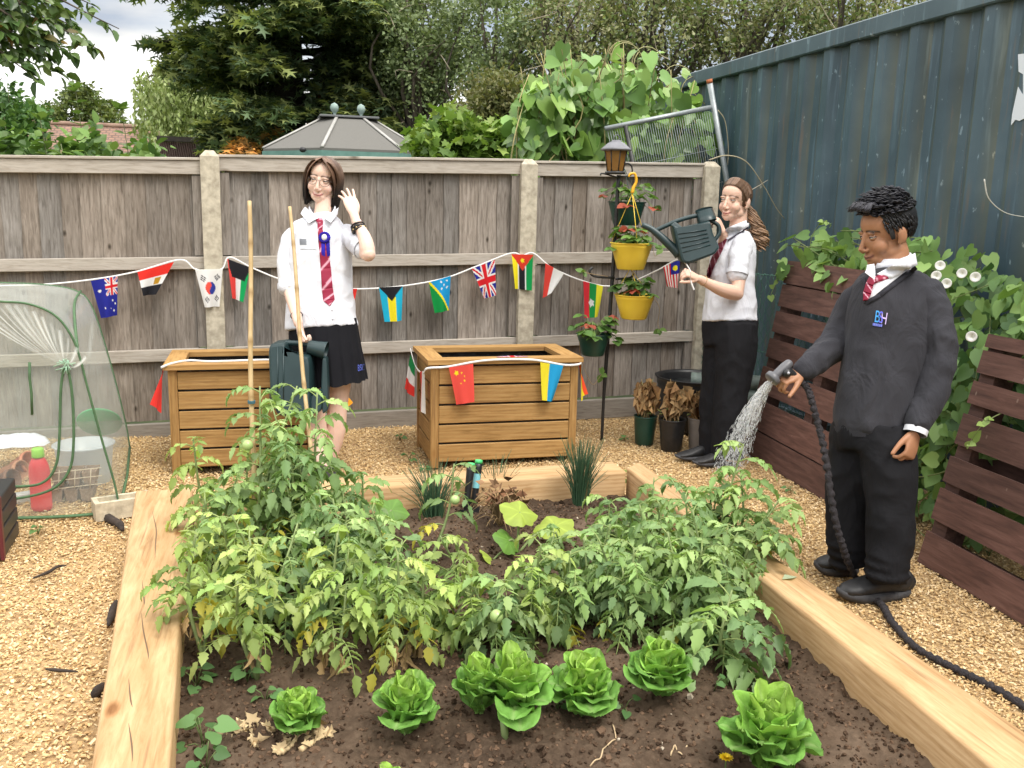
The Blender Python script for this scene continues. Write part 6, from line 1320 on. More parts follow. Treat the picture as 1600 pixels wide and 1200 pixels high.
TIE = mat('tie_silk', (1, 1, 1), rough=.6, spec=.3)
def remesh(mb, vox, it=6, fac=.5):
    me = mb.mesh('tmp'); o = bpy.data.objects.new('tmp', me); COL.objects.link(o)
    m = o.modifiers.new('r', 'REMESH'); m.mode = 'VOXEL'; m.voxel_size = vox; m.adaptivity = 0
    s = o.modifiers.new('s', 'SMOOTH'); s.factor = fac; s.iterations = it
    dg = bpy.context.evaluated_depsgraph_get(); ev = o.evaluated_get(dg); me2 = ev.to_mesh(); n = len(me2.vertices)
    V = np.empty(n * 3, np.float32); me2.vertices.foreach_get('co', V); V = V.reshape(-1, 3).astype(float)
    ls = np.empty(len(me2.loops), np.int32); me2.loops.foreach_get('vertex_index', ls); tot = np.empty(len(me2.polygons), np.int32); me2.polygons.foreach_get('loop_total', tot)
    N = np.empty(n * 3, np.float32); me2.vertices.foreach_get('normal', N); N = N.reshape(-1, 3).astype(float)
    ev.to_mesh_clear(); bpy.data.objects.remove(o); bpy.data.meshes.remove(me); return V, ls, tot, N
def raw(V, ls, tot, C):
    mb = MB(); mb.v = [V]; mb.c = [C]; mb.fl = [ls]; mb.fs = [tot]; mb.n = len(V); return mb
def bvh_of(V, ls, tot):
    st = np.concatenate([[0], np.cumsum(tot)[:-1]]); return BVHTree.FromPolygons([tuple(v) for v in V], [tuple(ls[a:a + b]) for a, b in zip(st, tot)])
def hit(bvh, px, py, dflt, off=.004):
    d = Vector(_ray(px, py)).normalized(); h = bvh.ray_cast(Vector(C_O), d, 30)
    if h[0] is None: return atD(px, py, dflt - off)
    return np.array(h[0]) - np.array(d) * off
def drape(mb, quad, m, k, bvh, dflt, colf=None, off=.005, th=.003, lift=None):
    """a patch of cloth laid on a garment: quad of photo spots, m rows by k columns"""
    A, B, Cc, Dd = [np.array(q, float) for q in quad]; V = np.zeros((m, k, 3)); Cl = np.ones((m, k, 3))
    for i in range(m):
        for j in range(k):
            u, v = j / (k - 1), i / (m - 1); p = (A * (1 - u) + B * u) * (1 - v) + (Cc * (1 - u) + Dd * u) * v
            e = 1 if (0 < i < m - 1 and 0 < j < k - 1) else 0
            V[i, j] = hit(bvh, p[0], p[1], dflt, off * (.55 + .45 * e) + (lift(u, v) if lift else 0))
            if colf: Cl[i, j] = colf(u, v)
    # keep the patch smooth: pull single outliers to their neighbours
    for _ in range(2):
        W_ = V.copy(); W_[1:-1] = (V[:-2] + V[2:]) * .25 + V[1:-1] * .5; V = W_
    mb.grid(V, Cl); mb.grid(V[:, ::-1] + C_F * th, Cl[:, ::-1])
    for E in (V[0], V[-1], V[:, 0], V[:, -1]): mb.grid(np.stack([E, E + C_F * th]), np.array([Cl[0, 0]]).repeat(2 * len(E), 0).reshape(2, len(E), 3))
def basis(c, A, pitch, tilt):
    T = -unit(np.array([c[0] - C_O[0], c[1] - C_O[1], 0])); R = unit(np.cross(T, [0, 0, 1.0])) * -1     # R: image right
    if R @ C_R < 0: R = -R
    a = math.radians(A); f = unit(T * math.cos(a) - R * math.sin(a) + np.array([0, 0, pitch])); u = np.array([0, 0, 1.0]) + R * tilt; u = unit(u - f * (u @ f)); r = np.cross(f, u)
    return r, f, u     # r: the figure's own right side
class Head:
    def __init__(s, c, A, pitch, tilt, sc): s.c = np.array(c); s.r, s.f, s.u = basis(s.c, A, pitch, tilt); s.s = sc; s.M = np.stack([s.r, s.f, s.u], 1)
    def p(s, a, b, c): return s.c + s.M @ (np.array([a, b, c]) * s.s)
    def loc(s, V): return ((V - s.c) @ s.M) / s.s
    def add(s, mb, chin=1.0, jaw=1.0, nose=1.0):
        M = Matrix(s.M.tolist()); k = s.s
        def e(p, r, n=22): mb.ball(s.p(*p), np.array(r) * k, n, M=M)
        e((0, -.014, .030), (.074, .095, .084), 30); e((0, .028, .040), (.062, .058, .060)); e((0, .015, -.045), (.058 * jaw, .070, .066)); e((0, .052, -.020), (.050, .036, .060))
        e((0, .064, -.094), (.023 * jaw, .020, .019 * chin)); e((0, .050, -.082), (.040 * jaw, .034, .028)); e((0, .066, -.066), (.030, .022, .026))
        for q in (-1, 1):
            e((q * .034, .047, -.036), (.030, .030, .032)); e((q * .046 * jaw, .000, -.066), (.018, .040, .026))
            e((q * .030, .0755, .0165), (.022, .010, .008), 14); e((q * .0115, .093, -.044), (.0085, .010, .0075), 12)
            e((q * .0775, -.016, -.008), (.010, .019, .031), 16); e((q * .075, -.006, -.030), (.008, .010, .012), 10)
        mb.tube([s.p(0, .083, .012), s.p(0, .094, -.014), s.p(0, .104 * nose, -.038), s.p(0, .098, -.048)], [.008 * k, .0082 * k, .0102 * k, .0075 * k], 12, round_end=True)
        e((0, .0845, -.0685), (.022, .010, .0052), 16); e((0, .0825, -.0775), (.019, .010, .006), 16)
    def sculpt(s, V, smile=1.0):
        L = s.loc(V); D = np.zeros_like(L)
        def g(p, sg): return np.exp(-(((L - np.array(p)) / np.array(sg)) ** 2).sum(1))
        fr = (L[:, 1] > .02) & (np.abs(L[:, 0]) < .085) & (np.abs(L[:, 2]) < .13)
        for q in (-1, 1):
            D[:, 1] -= .0075 * g((q * .031, .082, .0015), (.017, .03, .0095)); D[:, 1] -= .004 * g((q * .026, .09, -.070), (.006, .03, .006)) * smile
            D[:, 1] += .0018 * g((q * .040, .075, -.036), (.018, .03, .015)) * smile; D[:, 1] -= .0008 * g((q * .024, .085, -.052), (.007, .03, .010)) * smile
        D[:, 1] -= .0035 * g((0, .09, -.0730), (.020, .03, .0018)); D[:, 1] -= .002 * g((0, .09, -.086), (.016, .03, .004))
        D[~fr] = 0; return V + (D * s.s) @ s.M.T
    def paint(s, V, C, lip, brow, blush, stub=None, bw=1.0):
        L = s.loc(V); fr = (L[:, 1] > .045) & (np.abs(L[:, 0]) < .08) & (np.abs(L[:, 2]) < .13)
        def mixc(w, col): w = np.clip(w, 0, 1)[:, None] * fr[:, None]; return C * (1 - w) + np.array(col) * w
        x, z = L[:, 0], L[:, 2]; mz = -.0730 + .0085 * (np.abs(x) / .026) ** 2
        w = np.exp(-((z - mz) / .0062) ** 4) * (np.abs(x) < .026); C = mixc(w * .8, lip)
        w = np.exp(-((z - mz) / .0013) ** 2) * (np.abs(x) < .030); C = mixc(w * .9, np.array(lip) * .35)
        for q in (-1, 1):
            ax = (x * q - .031) / .021; bz = .021 + .005 * (1 - ax ** 2) - .003 * ax; C = mixc(np.exp(-((z - bz) / (.0032 * bw)) ** 2) * (np.abs(ax) < 1) * .95, brow)
            C = mixc(np.exp(-(((x * q - .046) / .017) ** 2 + ((z + .038) / .016) ** 2)) * .28, blush)
            C = mixc(np.exp(-(((x * q - .031) / .017) ** 2 + ((z - .004) / .011) ** 2)) * .16, np.array(brow) * .6 + C.mean(0) * .4)
            C = mixc(np.exp(-(((x * q - .0095) / .0042) ** 2 + ((z + .0505) / .0024) ** 2)) * .7, np.array(lip) * .25)
        C = mixc(np.exp(-(x / .016) ** 2 - ((z + .042) / .012) ** 2) * .18, blush); return C
    def eyes(s, t, skin, iris, openz=.36, look=(0, 0)):
        for q in (-1, 1):
            c = s.p(q * .031, .0705, .0015); mb = MB(); n, m = 40, 30; R = .0128 * s.s; V = np.zeros((m, n, 3)); C = np.zeros((m, n, 3)); g = unit(s.f + s.r * look[0] + s.u * look[1])
            for i in range(m):
                for j in range(n):
                    th = math.pi * (i + .001) / (m - .998); ph = 2 * math.pi * j / n; d = s.r * math.sin(th) * math.cos(ph) + s.f * math.sin(th) * math.sin(ph) + s.u * math.cos(th)
                    V[i, j] = c + d * R * np.array(1.0); a = math.acos(max(-1, min(1, d @ g))); z = d @ s.u; x = d @ s.r
                    up = openz * (1 - .65 * x * x); lo = -openz * .75 * (1 - .8 * x * x)
                    if z > up + .26 or z < lo - .10: C[i, j] = skin; V[i, j] = c + d * R * 1.05
                    elif z > up: C[i, j] = (.03, .018, .015); V[i, j] = c + d * R * 1.06
                    elif z < lo: C[i, j] = np.array(skin) * .62; V[i, j] = c + d * R * 1.03
                    elif a < .22: C[i, j] = (.01, .01, .01)
                    elif a < .50: C[i, j] = iris
                    else: C[i, j] = (.50, .48, .46)
            mb.grid(V, C, wrap=True); mb.build('eye', EYEM, t)
def hand(mb, wrist, fdir, back, thumb_side, curl=.5, spread=.12, k=1.0, curls=None, thumb=(.75, .55, -.35), tcurl=.4):
    """palm, four fingers bending away from 'back', thumb on the side of thumb_side (+1/-1 along cross(fdir, back))"""
    y = unit(fdir); z = unit(np.array(back) - y * (np.array(back) @ y)); x = np.cross(y, z) * thumb_side; w = np.array(wrist)
    P = lambda a, b, c: w + (x * a + y * b + z * c) * k
    mb.tube([P(0, -.03, 0), P(0, .0, 0), P(0, .03, 0), P(0, .065, 0), P(0, .092, -.002)], np.array([.026, .027, .036, .041, .038]) * k, 16, ry=np.array([.019, .018, .016, .014, .011]) * k, up=z, round_end=True)
    cs = curls or [curl] * 4
    for i, (bx, L_, r) in enumerate([(.030, .072, .0086), (.0105, .080, .0090), (-.0100, .074, .0086), (-.029, .058, .0078)]):
        a = 0.0; p = P(bx, .086 - .004 * abs(i - 1.3), -.001); pts = [P(bx * .85, .055, 0), p]; d0 = unit(y + x * spread * (1.2 - i) * .5)
        for sgm, fr in ((.45, 1.0), (.31, 1.15), (.24, .8)):
            a += cs[i] * fr; d = d0 * math.cos(a) - z * math.sin(a); p = p + d * L_ * sgm * k; pts.append(p)
        mb.tube(spline(pts, 11), np.interp(np.arange(11), [0, 3, 10], [r, r, r * .80]) * k, 10, round_end=True)
    b = P(.024, .016, -.006); d = unit(x * thumb[0] + y * thumb[1] + z * thumb[2]); e = b + d * .048 * k; d2 = unit(d + y * tcurl - x * tcurl * .6); e2 = e + d2 * .030 * k; e3 = e2 + unit(d2 - x * tcurl * .4) * .024 * k
    mb.tube(spline([b, e, e2, e3], 10), np.interp(np.arange(10), [0, 4, 9], [.0145, .0105, .0085]) * k, 10, round_end=True)
def lock(mb, pts, w_, cols, n=12, tip=.25, th=.35):
    P = spline(pts, n); c = np.array([np.interp(np.linspace(0, 1, n), np.linspace(0, 1, len(cols)), np.array(cols)[:, a]) for a in range(3)]).T
    mb.tube(P, np.interp(np.linspace(0, 1, n), [0, .15, .7, 1], [w_ * .7, w_, w_ * .9, w_ * tip]), 6, col=c, ry=np.interp(np.linspace(0, 1, n), [0, .15, .7, 1], [w_ * .6, w_, w_ * .9, w_ * tip]) * th)
def garment(name, mb, m, t, vox=.008, it=8, fold=.006, fs=11, seed=0, hems=None, stretch=(1, 1, 1), pre=None):
    V, ls, tot, N = remesh(mb, vox, it)
    if fold:
        d = np.array([mnoise.noise(Vector((v[0] * fs * stretch[0] + seed, v[1] * fs * stretch[1], v[2] * fs * stretch[2]))) + .55 * (1 - 2 * abs(mnoise.noise(Vector((v[0] * fs * 1.7 + seed, v[1] * fs * 1.7 + 5, v[2] * fs * 1.2))))) for v in V]); V = V + N * (d * fold)[:, None]
    if pre: V = pre(V)
    raw(V, ls, tot, np.ones((len(V), 3))).build(name, m, t); return bvh_of(V, ls, tot)
def finish_body(t, mb, H, skin, lip, brow, blush, vox=.0034, smile=1, bw=1.25):
    V, ls, tot, N = remesh(mb, vox, 8, .5); V = H.sculpt(V, smile); C = np.tile(np.array(skin), (len(V), 1)); C = H.paint(V, C, lip, brow, blush, bw=bw); o = raw(V, ls, tot, C).build('body', SKIN, t); return bvh_of(V, ls, tot)
def shoe(t, heel, toe, W_=.045, H_=.075, sole=.028, nm='shoe', lace=True):
    heel, toe = np.array(heel), np.array(toe); d = unit((toe - heel) * [1, 1, 0]); L_ = np.linalg.norm((toe - heel)[:2]); s = np.array([-d[1], d[0], 0]); up = np.array([0, 0, 1.]); mb = MB(); n = 16
    pr = [(0, .55, .70), (.06, .78, .95), (.18, .82, 1.0), (.33, .82, 1.0), (.5, .90, .80), (.65, 1.0, .62), (.8, 1.0, .50), (.92, .80, .40), (1.0, .42, .25)]
    P = [heel + d * L_ * a + up * (sole * .7 + H_ * c * .5) for a, b, c in pr]; mb.tube(P, [W_ * b for _, b, _ in pr], 18, ry=[H_ * c * .52 for _, _, c in pr], up=(0, 0, 1), e=2.4, round_end=True)
    V, ls, tot, N = remesh(mb, .006, 4); o = raw(V, ls, tot, np.ones((len(V), 3))).build(nm, SHOE, t)
    mb = MB(); R = []
    for z, g in ((0, .96), (sole * .5, 1.06), (sole, 1.04)): R.append([heel + d * L_ * (.5 + .53 * g * math.cos(a)) + s * W_ * 1.02 * g * math.sin(a) * (1 - .12 * (math.cos(a) < 0)) + up * (z + .018 * max(0, math.cos(a)) ** 4) for a in np.linspace(0, 2 * math.pi, 36, endpoint=False)])
    mb.grid(np.array(R), wrap=True); mb.fl.append(np.arange(36)[::-1] + mb.n - 108); mb.fs.append(np.array([36])); mb.fl.append(np.arange(36) + mb.n - 36); mb.fs.append(np.array([36])); mb.build('sole', SOLE, o)
    if lace:
        mb = MB()
        for a in (.40, .48, .56): c = heel + d * L_ * a + up * (sole * .7 + H_ * np.interp(a, [.33, .5, .65], [1.0, .8, .62]) * 1.02); mb.tube(spline([c - s * .022 - up * .006, c + up * .002, c + s * .022 - up * .006], 7), .0026, 5)
        mb.build('laces', mat('shoe_lace', (.02, .02, .02), rough=.8), o)
def flap(mb, A, B, Cc, Dd):
    V = np.array([[(A * (1 - a) + B * a) * (1 - v) + (Cc * (1 - a) + Dd * a) * v - C_F * .010 * math.sin(v * 2.6) for a in np.linspace(0, 1, 9)] for v in np.linspace(0, 1, 7)]); mb.grid(V); mb.grid(V[:, ::-1] + C_F * .004)
    for E in (V[0], V[-1], V[:, 0], V[:, -1]): mb.grid(np.stack([E, E + C_F * .004]))
MAR = hexc('8c1f3c'); STR = hexc('d9a3b4')
def tie_col(u, v, per=.18, sl=.5):
    s = (v / per - u * sl) % 1.0; return STR if s < .16 else MAR
def ribbon(mb, rows, bvh, dflt, colf, off=.006):
    """tie blade: rows of (left px, right px, y left, y right)"""
    for (a, b, v0, v1) in zip(rows[:-1], rows[1:], np.linspace(0, 1, len(rows))[:-1], np.linspace(0, 1, len(rows))[1:]):
        drape(mb, [(a[0], a[2]), (a[1], a[3]), (b[0], b[2]), (b[1], b[3])], 22, 12, bvh, dflt, lambda u, v, v0=v0, v1=v1: colf(u, v0 + (v1 - v0) * v), off)
def text_patch(t, name, body, quad, bvh, dflt, m, off=.006):
    """letters laid on cloth inside a quad of photo spots"""
    cu = bpy.data.curves.new('txt', 'FONT'); cu.body = body; cu.size = 1; cu.extrude = 0; o = bpy.data.objects.new('txt', cu); COL.objects.link(o)
    me = bpy.data.meshes.new_from_object(o.evaluated_get(bpy.context.evaluated_depsgraph_get())); bpy.data.objects.remove(o); V = np.array([v.co[:] for v in me.vertices]); F = [list(p.vertices) for p in me.polygons]; bpy.data.meshes.remove(me)
    lo, hi = V.min(0), V.max(0); uv = (V[:, :2] - lo[:2]) / (hi[:2] - lo[:2]); A, B, Cc, Dd = [np.array(q, float) for q in quad]; P = []
    for u, v in uv: q = (A * (1 - u) + B * u) * v + (Cc * (1 - u) + Dd * u) * (1 - v); P.append(hit(bvh, q[0], q[1], dflt, off))
    mb = MB(); mb.add(np.array(P), F); return mb.build(name, m, t, smooth=False)

# ------------------------------------------------------------------ girl with rosette and watering can
def girl_rosette():
    base = G(508, 748, 0); D = depth(base); t = thing('person', base, 'girl with dark bobbed hair, glasses, white shirt, purple rosette and black skirt', 'person')
    J = lambda x, y, o=0: atD(x, y, D + o)
    H = Head(J(505, 281, .03), 16, -.10, .17, 1.03); sk = (.78, .56, .46); b = MB(); H.add(b, 1.0, 1.04, .97)
    r, f, u = basis(J(503, 420), 8, 0, 0)
    b.tube([J(507, 297, .04), J(505, 320, .035), J(504, 336, .035), J(503, 352, .04)], [.042, .044, .047, .062], 16, ry=[.042, .046, .050, .055], up=f)
    b.tube([J(503, 344, .04), J(502, 360, .04), J(501, 420, .04), J(502, 480, .03), J(506, 530, .03)], [.07, .115, .115, .105, .13], 18, ry=[.04, .055, .075, .07, .08], up=f, round_end=True)
    # hanging arm and raised arm
    el, wr = J(453, 446, .02), J(466, 505, -.13)
    b.tube(spline([J(461, 362, .04), J(451, 402, .04), el], 8), np.linspace(.036, .037, 8), 14, round_end=True); b.tube(spline([el, J(458, 470, -.06), wr], 8), [.038, .040, .0395, .037, .034, .030, .027, .025], 14, round_end=True)
    hand(b, J(468, 510, -.135), J(476, 548, -.15) - J(468, 510, -.135), r * 1.0 - f * .35, -1, k=.92, curls=[.95, 1.05, 1.1, 1.15], thumb=(.5, .75, -.5), tcurl=.3)
    e2, w2 = J(575, 397, -.14), J(556, 345, -.08)
    b.tube(spline([J(541, 366, .04), J(561, 384, -.05), e2], 8), np.linspace(.034, .040, 8), 14, round_end=True); b.tube(spline([e2, J(570, 372, -.125), w2], 8), [.038, .041, .040, .037, .034, .030, .027, .025], 14, round_end=True)
    hand(b, J(553, 334, -.075), J(540, 292, -.045) - J(553, 334, -.075), unit(f + C_R * .55), 1, k=.98, curls=[.10, .14, .2, .28], spread=.3, thumb=(.45, .8, -.35))
    # legs
    for pts in ([(491, 545, .0), (492, 600, -.01), (493, 646, -.02), (497, 690, -.0), (505, 735, -.03)], [(526, 545, .05), (529, 600, .05), (527, 640, .05), (522, 690, .08), (512, 731, .10)]):
        b.tube(spline([J(*p) for p in pts], 16), [.080, .078, .074, .070, .065, .060, .056, .053, .053, .055, .054, .049, .043, .037, .033, .034], 18, round_end=True)
    bb = finish_body(t, b, H, sk, (.56, .20, .20), (.075, .045, .035), (.74, .36, .30)); H.eyes(t, np.array(sk) * .95, (.06, .04, .03), .17, (.25, -.15))
    # shoes
    for hp, tp in (((500, 741, .0), (512, 751, -.16)), ((508, 737, .14), (520, 745, -.02))):
        h_, t_ = J(*hp), J(*tp); h_ = np.array([h_[0], h_[1], .012]); t_ = np.array([t_[0], t_[1], .012]); shoe(t, h_, h_ + unit((t_ - h_)) * .225, .040, .062, .02)
    # shirt
    g = MB(); rows = [(503, 334, 19, .055), (503, 343, 30, .066), (502, 353, 42, .082), (500, 368, 48, .098), (500, 400, 50, .112), (500, 435, 49.5, .108), (501, 470, 52, .11), (502, 500, 55, .12), (503, 513, 56.5, .124)]
    g.tube([J(x, y, .04) for x, y, _, _ in rows], [w_ * D / FPX for _, _, w_, _ in rows], 28, ry=[q for *_, q in rows], up=f, e=2.3)
    sb = garment('shirt', g, SHIRT, t, .007, 9, .007, 11, 3)
    g = MB(); g.tube(spline([J(472, 362, .04), J(457, 374, .035), J(450, 400, .03), J(449, 425, .015), J(450, 449, .0)], 12), [.034, .050, .056, .057, .056, .054, .053, .052, .051, .050, .051, .052], 20, round_end=True); garment('sleeve', g, SHIRT, t, .007, 8, .007, 13, 31)
    g = MB(); g.tube(spline([J(531, 362, .04), J(545, 369, .02), J(559, 380, -.05), J(568, 388, -.09)], 11), [.034, .048, .054, .057, .058, .058, .057, .056, .056, .056, .057], 20, round_end=True); garment('sleeve', g, SHIRT, t, .007, 8, .007, 13, 32)
    mb = MB(); mb.tube([J(450, 443, .005), J(450.5, 452, .0)], [.056, .057], 20, cap=False); mb.tube([J(450.5, 452, .0), J(450, 443, .005)], [.053, .052], 20, cap=False); mb.build('cuff', SHIRT, t)
    mb = MB(); q0, q1 = J(562, 383, -.065), J(569, 389, -.097); mb.tube([q0, q1], [.060, .061], 20, cap=False); mb.tube([q1, q0], [.056, .055], 20, cap=False); mb.build('cuff', SHIRT, t)
    # collar
    mb = MB(); cl = lambda u_, v_: (1, 1, 1)
    def fl_(*q): flap(mb, *[J(*p) for p in q])
    fl_((477, 323, .02), (497, 341, -.045), (470, 334, .0), (483, 349, -.065)); fl_((529, 324, .02), (507, 341, -.045), (528, 335, .0), (517, 348, -.065)); mb.build('collar', SHIRT, t)
    mb = MB(); P = [J(503 + 25 * math.cos(a), 331 - 6 * math.sin(a) * .5 - 4 * abs(math.cos(a)), .035 - .06 * math.sin(a)) for a in np.linspace(-.3, math.pi + .3, 20)][::-1]
    mb.tube([J(503.5 + 20 * math.cos(a), 334 - 9 * abs(math.cos(a)) ** 2 + 11 * max(0, math.sin(a)), .035 - .066 * math.sin(a)) for a in np.linspace(0, 2 * math.pi, 30)], .005, 6, ry=.012, up=(0, 0, 1)); mb.build('collar_band', SHIRT, t)
    # tie, rosette, badge
    mb = MB(); rows = [(496, 505, 345, 345), (496, 504, 358, 358), (499, 513, 392, 391), (501, 517, 420, 419), (503, 520, 452, 450), (505, 523, 470, 468), (514.5, 515.5, 478, 478)]
    ribbon(mb, rows, sb, D - .08, lambda a, v: tie_col(a, v, .165, -.55), .007)
    drape(mb, [(491, 340), (504, 341), (496, 349), (504, 348)], 6, 6, sb, D - .085, lambda a, v: tie_col(a, v + .1, .9, .3), .014, .008); mb.build('tie', TIE, t)
    PUR = hexc('3a2fb0'); mb = MB(); c = hit(sb, 507, 371, D - .09, .016); M = Matrix(np.stack([C_R, -C_F, C_U], 1).tolist()); 
    for a in np.linspace(0, 6.283, 17)[:-1]: mb.ball(c + C_R * .022 * math.cos(a) + C_U * .022 * math.sin(a), (.011, .008, .010), 8, col=np.array(PUR) * (.75 if int(a * 5) % 2 else 1.2))
    mb.ball(c - C_F * .006, (.015, .006, .017), 14, col=(.75, .75, .78), M=M); drape(mb, [(502, 376), (508, 378), (502, 398), (508, 401)], 8, 5, sb, D - .09, lambda a, v: PUR, .013); drape(mb, [(509, 378), (515, 376), (511, 401), (516, 399)], 8, 5, sb, D - .09, lambda a, v: np.array(PUR) * .8, .013); mb.build('rosette', FLAG, t)
    mb = MB(); drape(mb, [(468, 373), (497, 374), (469, 389), (496, 390)], 8, 10, sb, D - .09, lambda a, v: ((.16, .17, .19) if a < .38 and v < .6 else ((.80, .81, .84) if (int(v * 8) % 2 or a > .9) else (.60, .63, .68))), .006, .002); mb.build('name_badge', mat('badge_card', (1, 1, 1), rough=.4), t)
    # buttons
    mb = MB()
    for py in (484, 498): mb.ball(hit(sb, 519 - (py - 484) * -.05, py, D - .09, .003), (.0045, .0045, .0045), 8); 
    mb.build('button', mat('shirt_button', (.6, .6, .64), rough=.4), t)
    # skirt with pleats
    mb = MB(); R = []; n = 160
    for y_, cx, hw, rd in ((496, 504, 53, .118), (506, 505, 54, .122), (520, 506, 55, .130), (545, 508.5, 56.5, .142), (570, 511, 58, .150), (590, 513, 59.5, .157), (597, 513.5, 60, .160)):
        am = (y_ - 500) / 97 * .010; ring = []
        for a in np.linspace(0, 2 * math.pi, n, endpoint=False):
            s_ = (a * 18 / (2 * math.pi)) % 1.0; pl = am * (s_ * 2 - 1) if y_ > 506 else 0; yy = y_ - (5 * math.cos(a) if y_ > 560 else 0) - (0 if y_ < 590 else 1.5 * math.sin(a * 9)); ring.append(J(cx, yy, .04) + C_R * (hw * D / FPX + pl) * math.cos(a) + f * (rd + pl) * math.sin(a))
        R.append(ring)
    mb.grid(np.array(R), wrap=True); o = mb.build('skirt', NAVYS, t); V, fl, fs, _ = mb.arrays(); kb = bvh_of(V, fl, fs)
    LOGO = mat('blue_embroidery', (.10, .14, .55), rough=.7); text_patch(t, 'skirt_logo', 'BSH', [(559, 570), (569, 568.5), (559.5, 580), (569, 578)], kb, D - .1, LOGO, .006)
    # hair: brown crown falling into black lengths
    hb = MB(); hb.ball(H.p(0, -.020, .034), np.array([.083, .100, .088]) * H.s, 30, M=Matrix(H.M.tolist()), col=(.10, .055, .035)); rng = np.random.default_rng(2)
    br, dk = np.array((.17, .092, .055)), np.array((.014, .011, .011))
    for q in range(380):
        sd = -1 if q % 2 else 1; w = rng.uniform(); st = (sd * .004, .072 - .165 * w, .116 - .10 * max(0, w - .55) ** 1.3 - .020 * max(0, .25 - w) / .25); fw = .075 - .175 * w
        j = rng.uniform(-.006, .006); out = .079 + .008 * rng.uniform(); ln = -.125 - .02 * rng.uniform() + .02 * (w < .15)
        if sd > 0 and False: pass
        pts = [st, (sd * .045, fw * .92 + j, .098 - .02 * max(0, w - .6)), (sd * out, fw * .62 - .008 + j, .035), (sd * (out + .004), fw * .55 - .012 + j * 2, -.045), (sd * (out - .012 + .01 * rng.uniform()), fw * .5 - .006 + j * 2, ln)]
        k_ = rng.uniform(.7, 1.35); lock(hb, [H.p(*p) for p in pts], .0078 * H.s, [br * k_, br * k_ * .95, br * .62 * k_, dk * k_, dk * k_])
    for q in range(60):
        a = rng.uniform(-1.15, 1.15); x = .080 * math.sin(a); y = -.030 - .075 * math.cos(a); pts = [(0, -.07, .095), (x * .8, y * .95, .05), (x, y, -.03), (x * 1.02, y * .95, -.13 - .02 * rng.uniform())]; lock(hb, [H.p(*p) for p in pts], .011, [br, br * .7, dk, dk])
    for q in range(70):
        sd = -1 if q % 2 else 1; w = rng.uniform(); k_ = rng.uniform(.7, 1.3); o_ = .004 * rng.uniform()
        pts = [(sd * .003, .070 - .03 * w, .117), (sd * (.026 + .008 * w), .083 - .02 * w + o_, .098), (sd * (.058 + .010 * w), .071 - .02 * w + o_, .050), (sd * (.074 + o_), .052 - .02 * w, -.010), (sd * (.076 + o_), .040 - .02 * w, -.075), (sd * .066, .040 - .02 * w, -.125 - .02 * w)]
        lock(hb, [H.p(*p) for p in pts], .0075 * H.s, [br * k_, br * k_ * .95, br * .7 * k_, dk * 1.5 * k_, dk * k_])
    hb.build('hair', HAIRM, t)
    # glasses
    mb = MB(); GM = mat('thin_glasses_metal', (.09, .065, .055), rough=.4)
    for q in (-1, 1):
        mb.tube([H.p(q * .033 + .0245 * math.cos(a), .0955 - .010 * (abs(math.cos(a)) if math.cos(a) * q > 0 else 0), -.004 + .0175 * math.sin(a)) for a in np.linspace(0, 6.283, 25)], .0011, 5, cap=False); mb.tube([H.p(q * .053, .083, .004), H.p(q * .078, .02, .006), H.p(q * .081, -.01, .0)], .0011, 5)
    mb.tube(spline([H.p(-.0095, .0955, .003), H.p(0, .099, .006), H.p(.0095, .0955, .003)], 6), .0012, 5); mb.build('glasses', GM, t)
    # wrist bands, thin black wrist tie, earring
    mb = MB(); ax = unit(w2 - e2)
    for o_, rr in ((.030, .0075), (.045, .006), (.014, .005)):
        c = w2 - ax * (o_ + .018); v1 = unit(np.cross(ax, [0, 1, 0])); v2 = np.cross(ax, v1); mb.tube([c + (v1 * math.cos(a) + v2 * math.sin(a)) * .0345 for a in np.linspace(0, 6.283, 26)], rr, 7, cap=False, col=(1, 1, 1))
    mb.build('wrist_bands', mat('black_band', (.014, .013, .013), rough=.5), t)
    mb = MB(); c = w2 - ax * .058; v1 = unit(np.cross(ax, [0, 1, 0])); v2 = np.cross(ax, v1)
    for a in np.linspace(0, 6.283, 11)[:-1]: mb.ball(c + (v1 * math.cos(a) + v2 * math.sin(a)) * .0375, .0055, 7)
    mb.build('beads', mat('brass_beads', (.45, .33, .16), rough=.35, metal=.5), t)
    mb = MB(); ax = unit(wr - el); c = wr - ax * .055; v1 = unit(np.cross(ax, [0, 1, 0])); v2 = np.cross(ax, v1); mb.tube([c + (v1 * math.cos(a) + v2 * math.sin(a)) * .0305 for a in np.linspace(0, 6.283, 22)], .0028, 6, cap=False); mb.build('hair_tie', bpy.data.materials['black_band'], t)
    mb = MB(); mb.ball(H.p(-.083, -.004, -.038), .0035, 8); mb.build('earring', bpy.data.materials['brass_beads'], t)
    return D
D1 = girl_rosette()

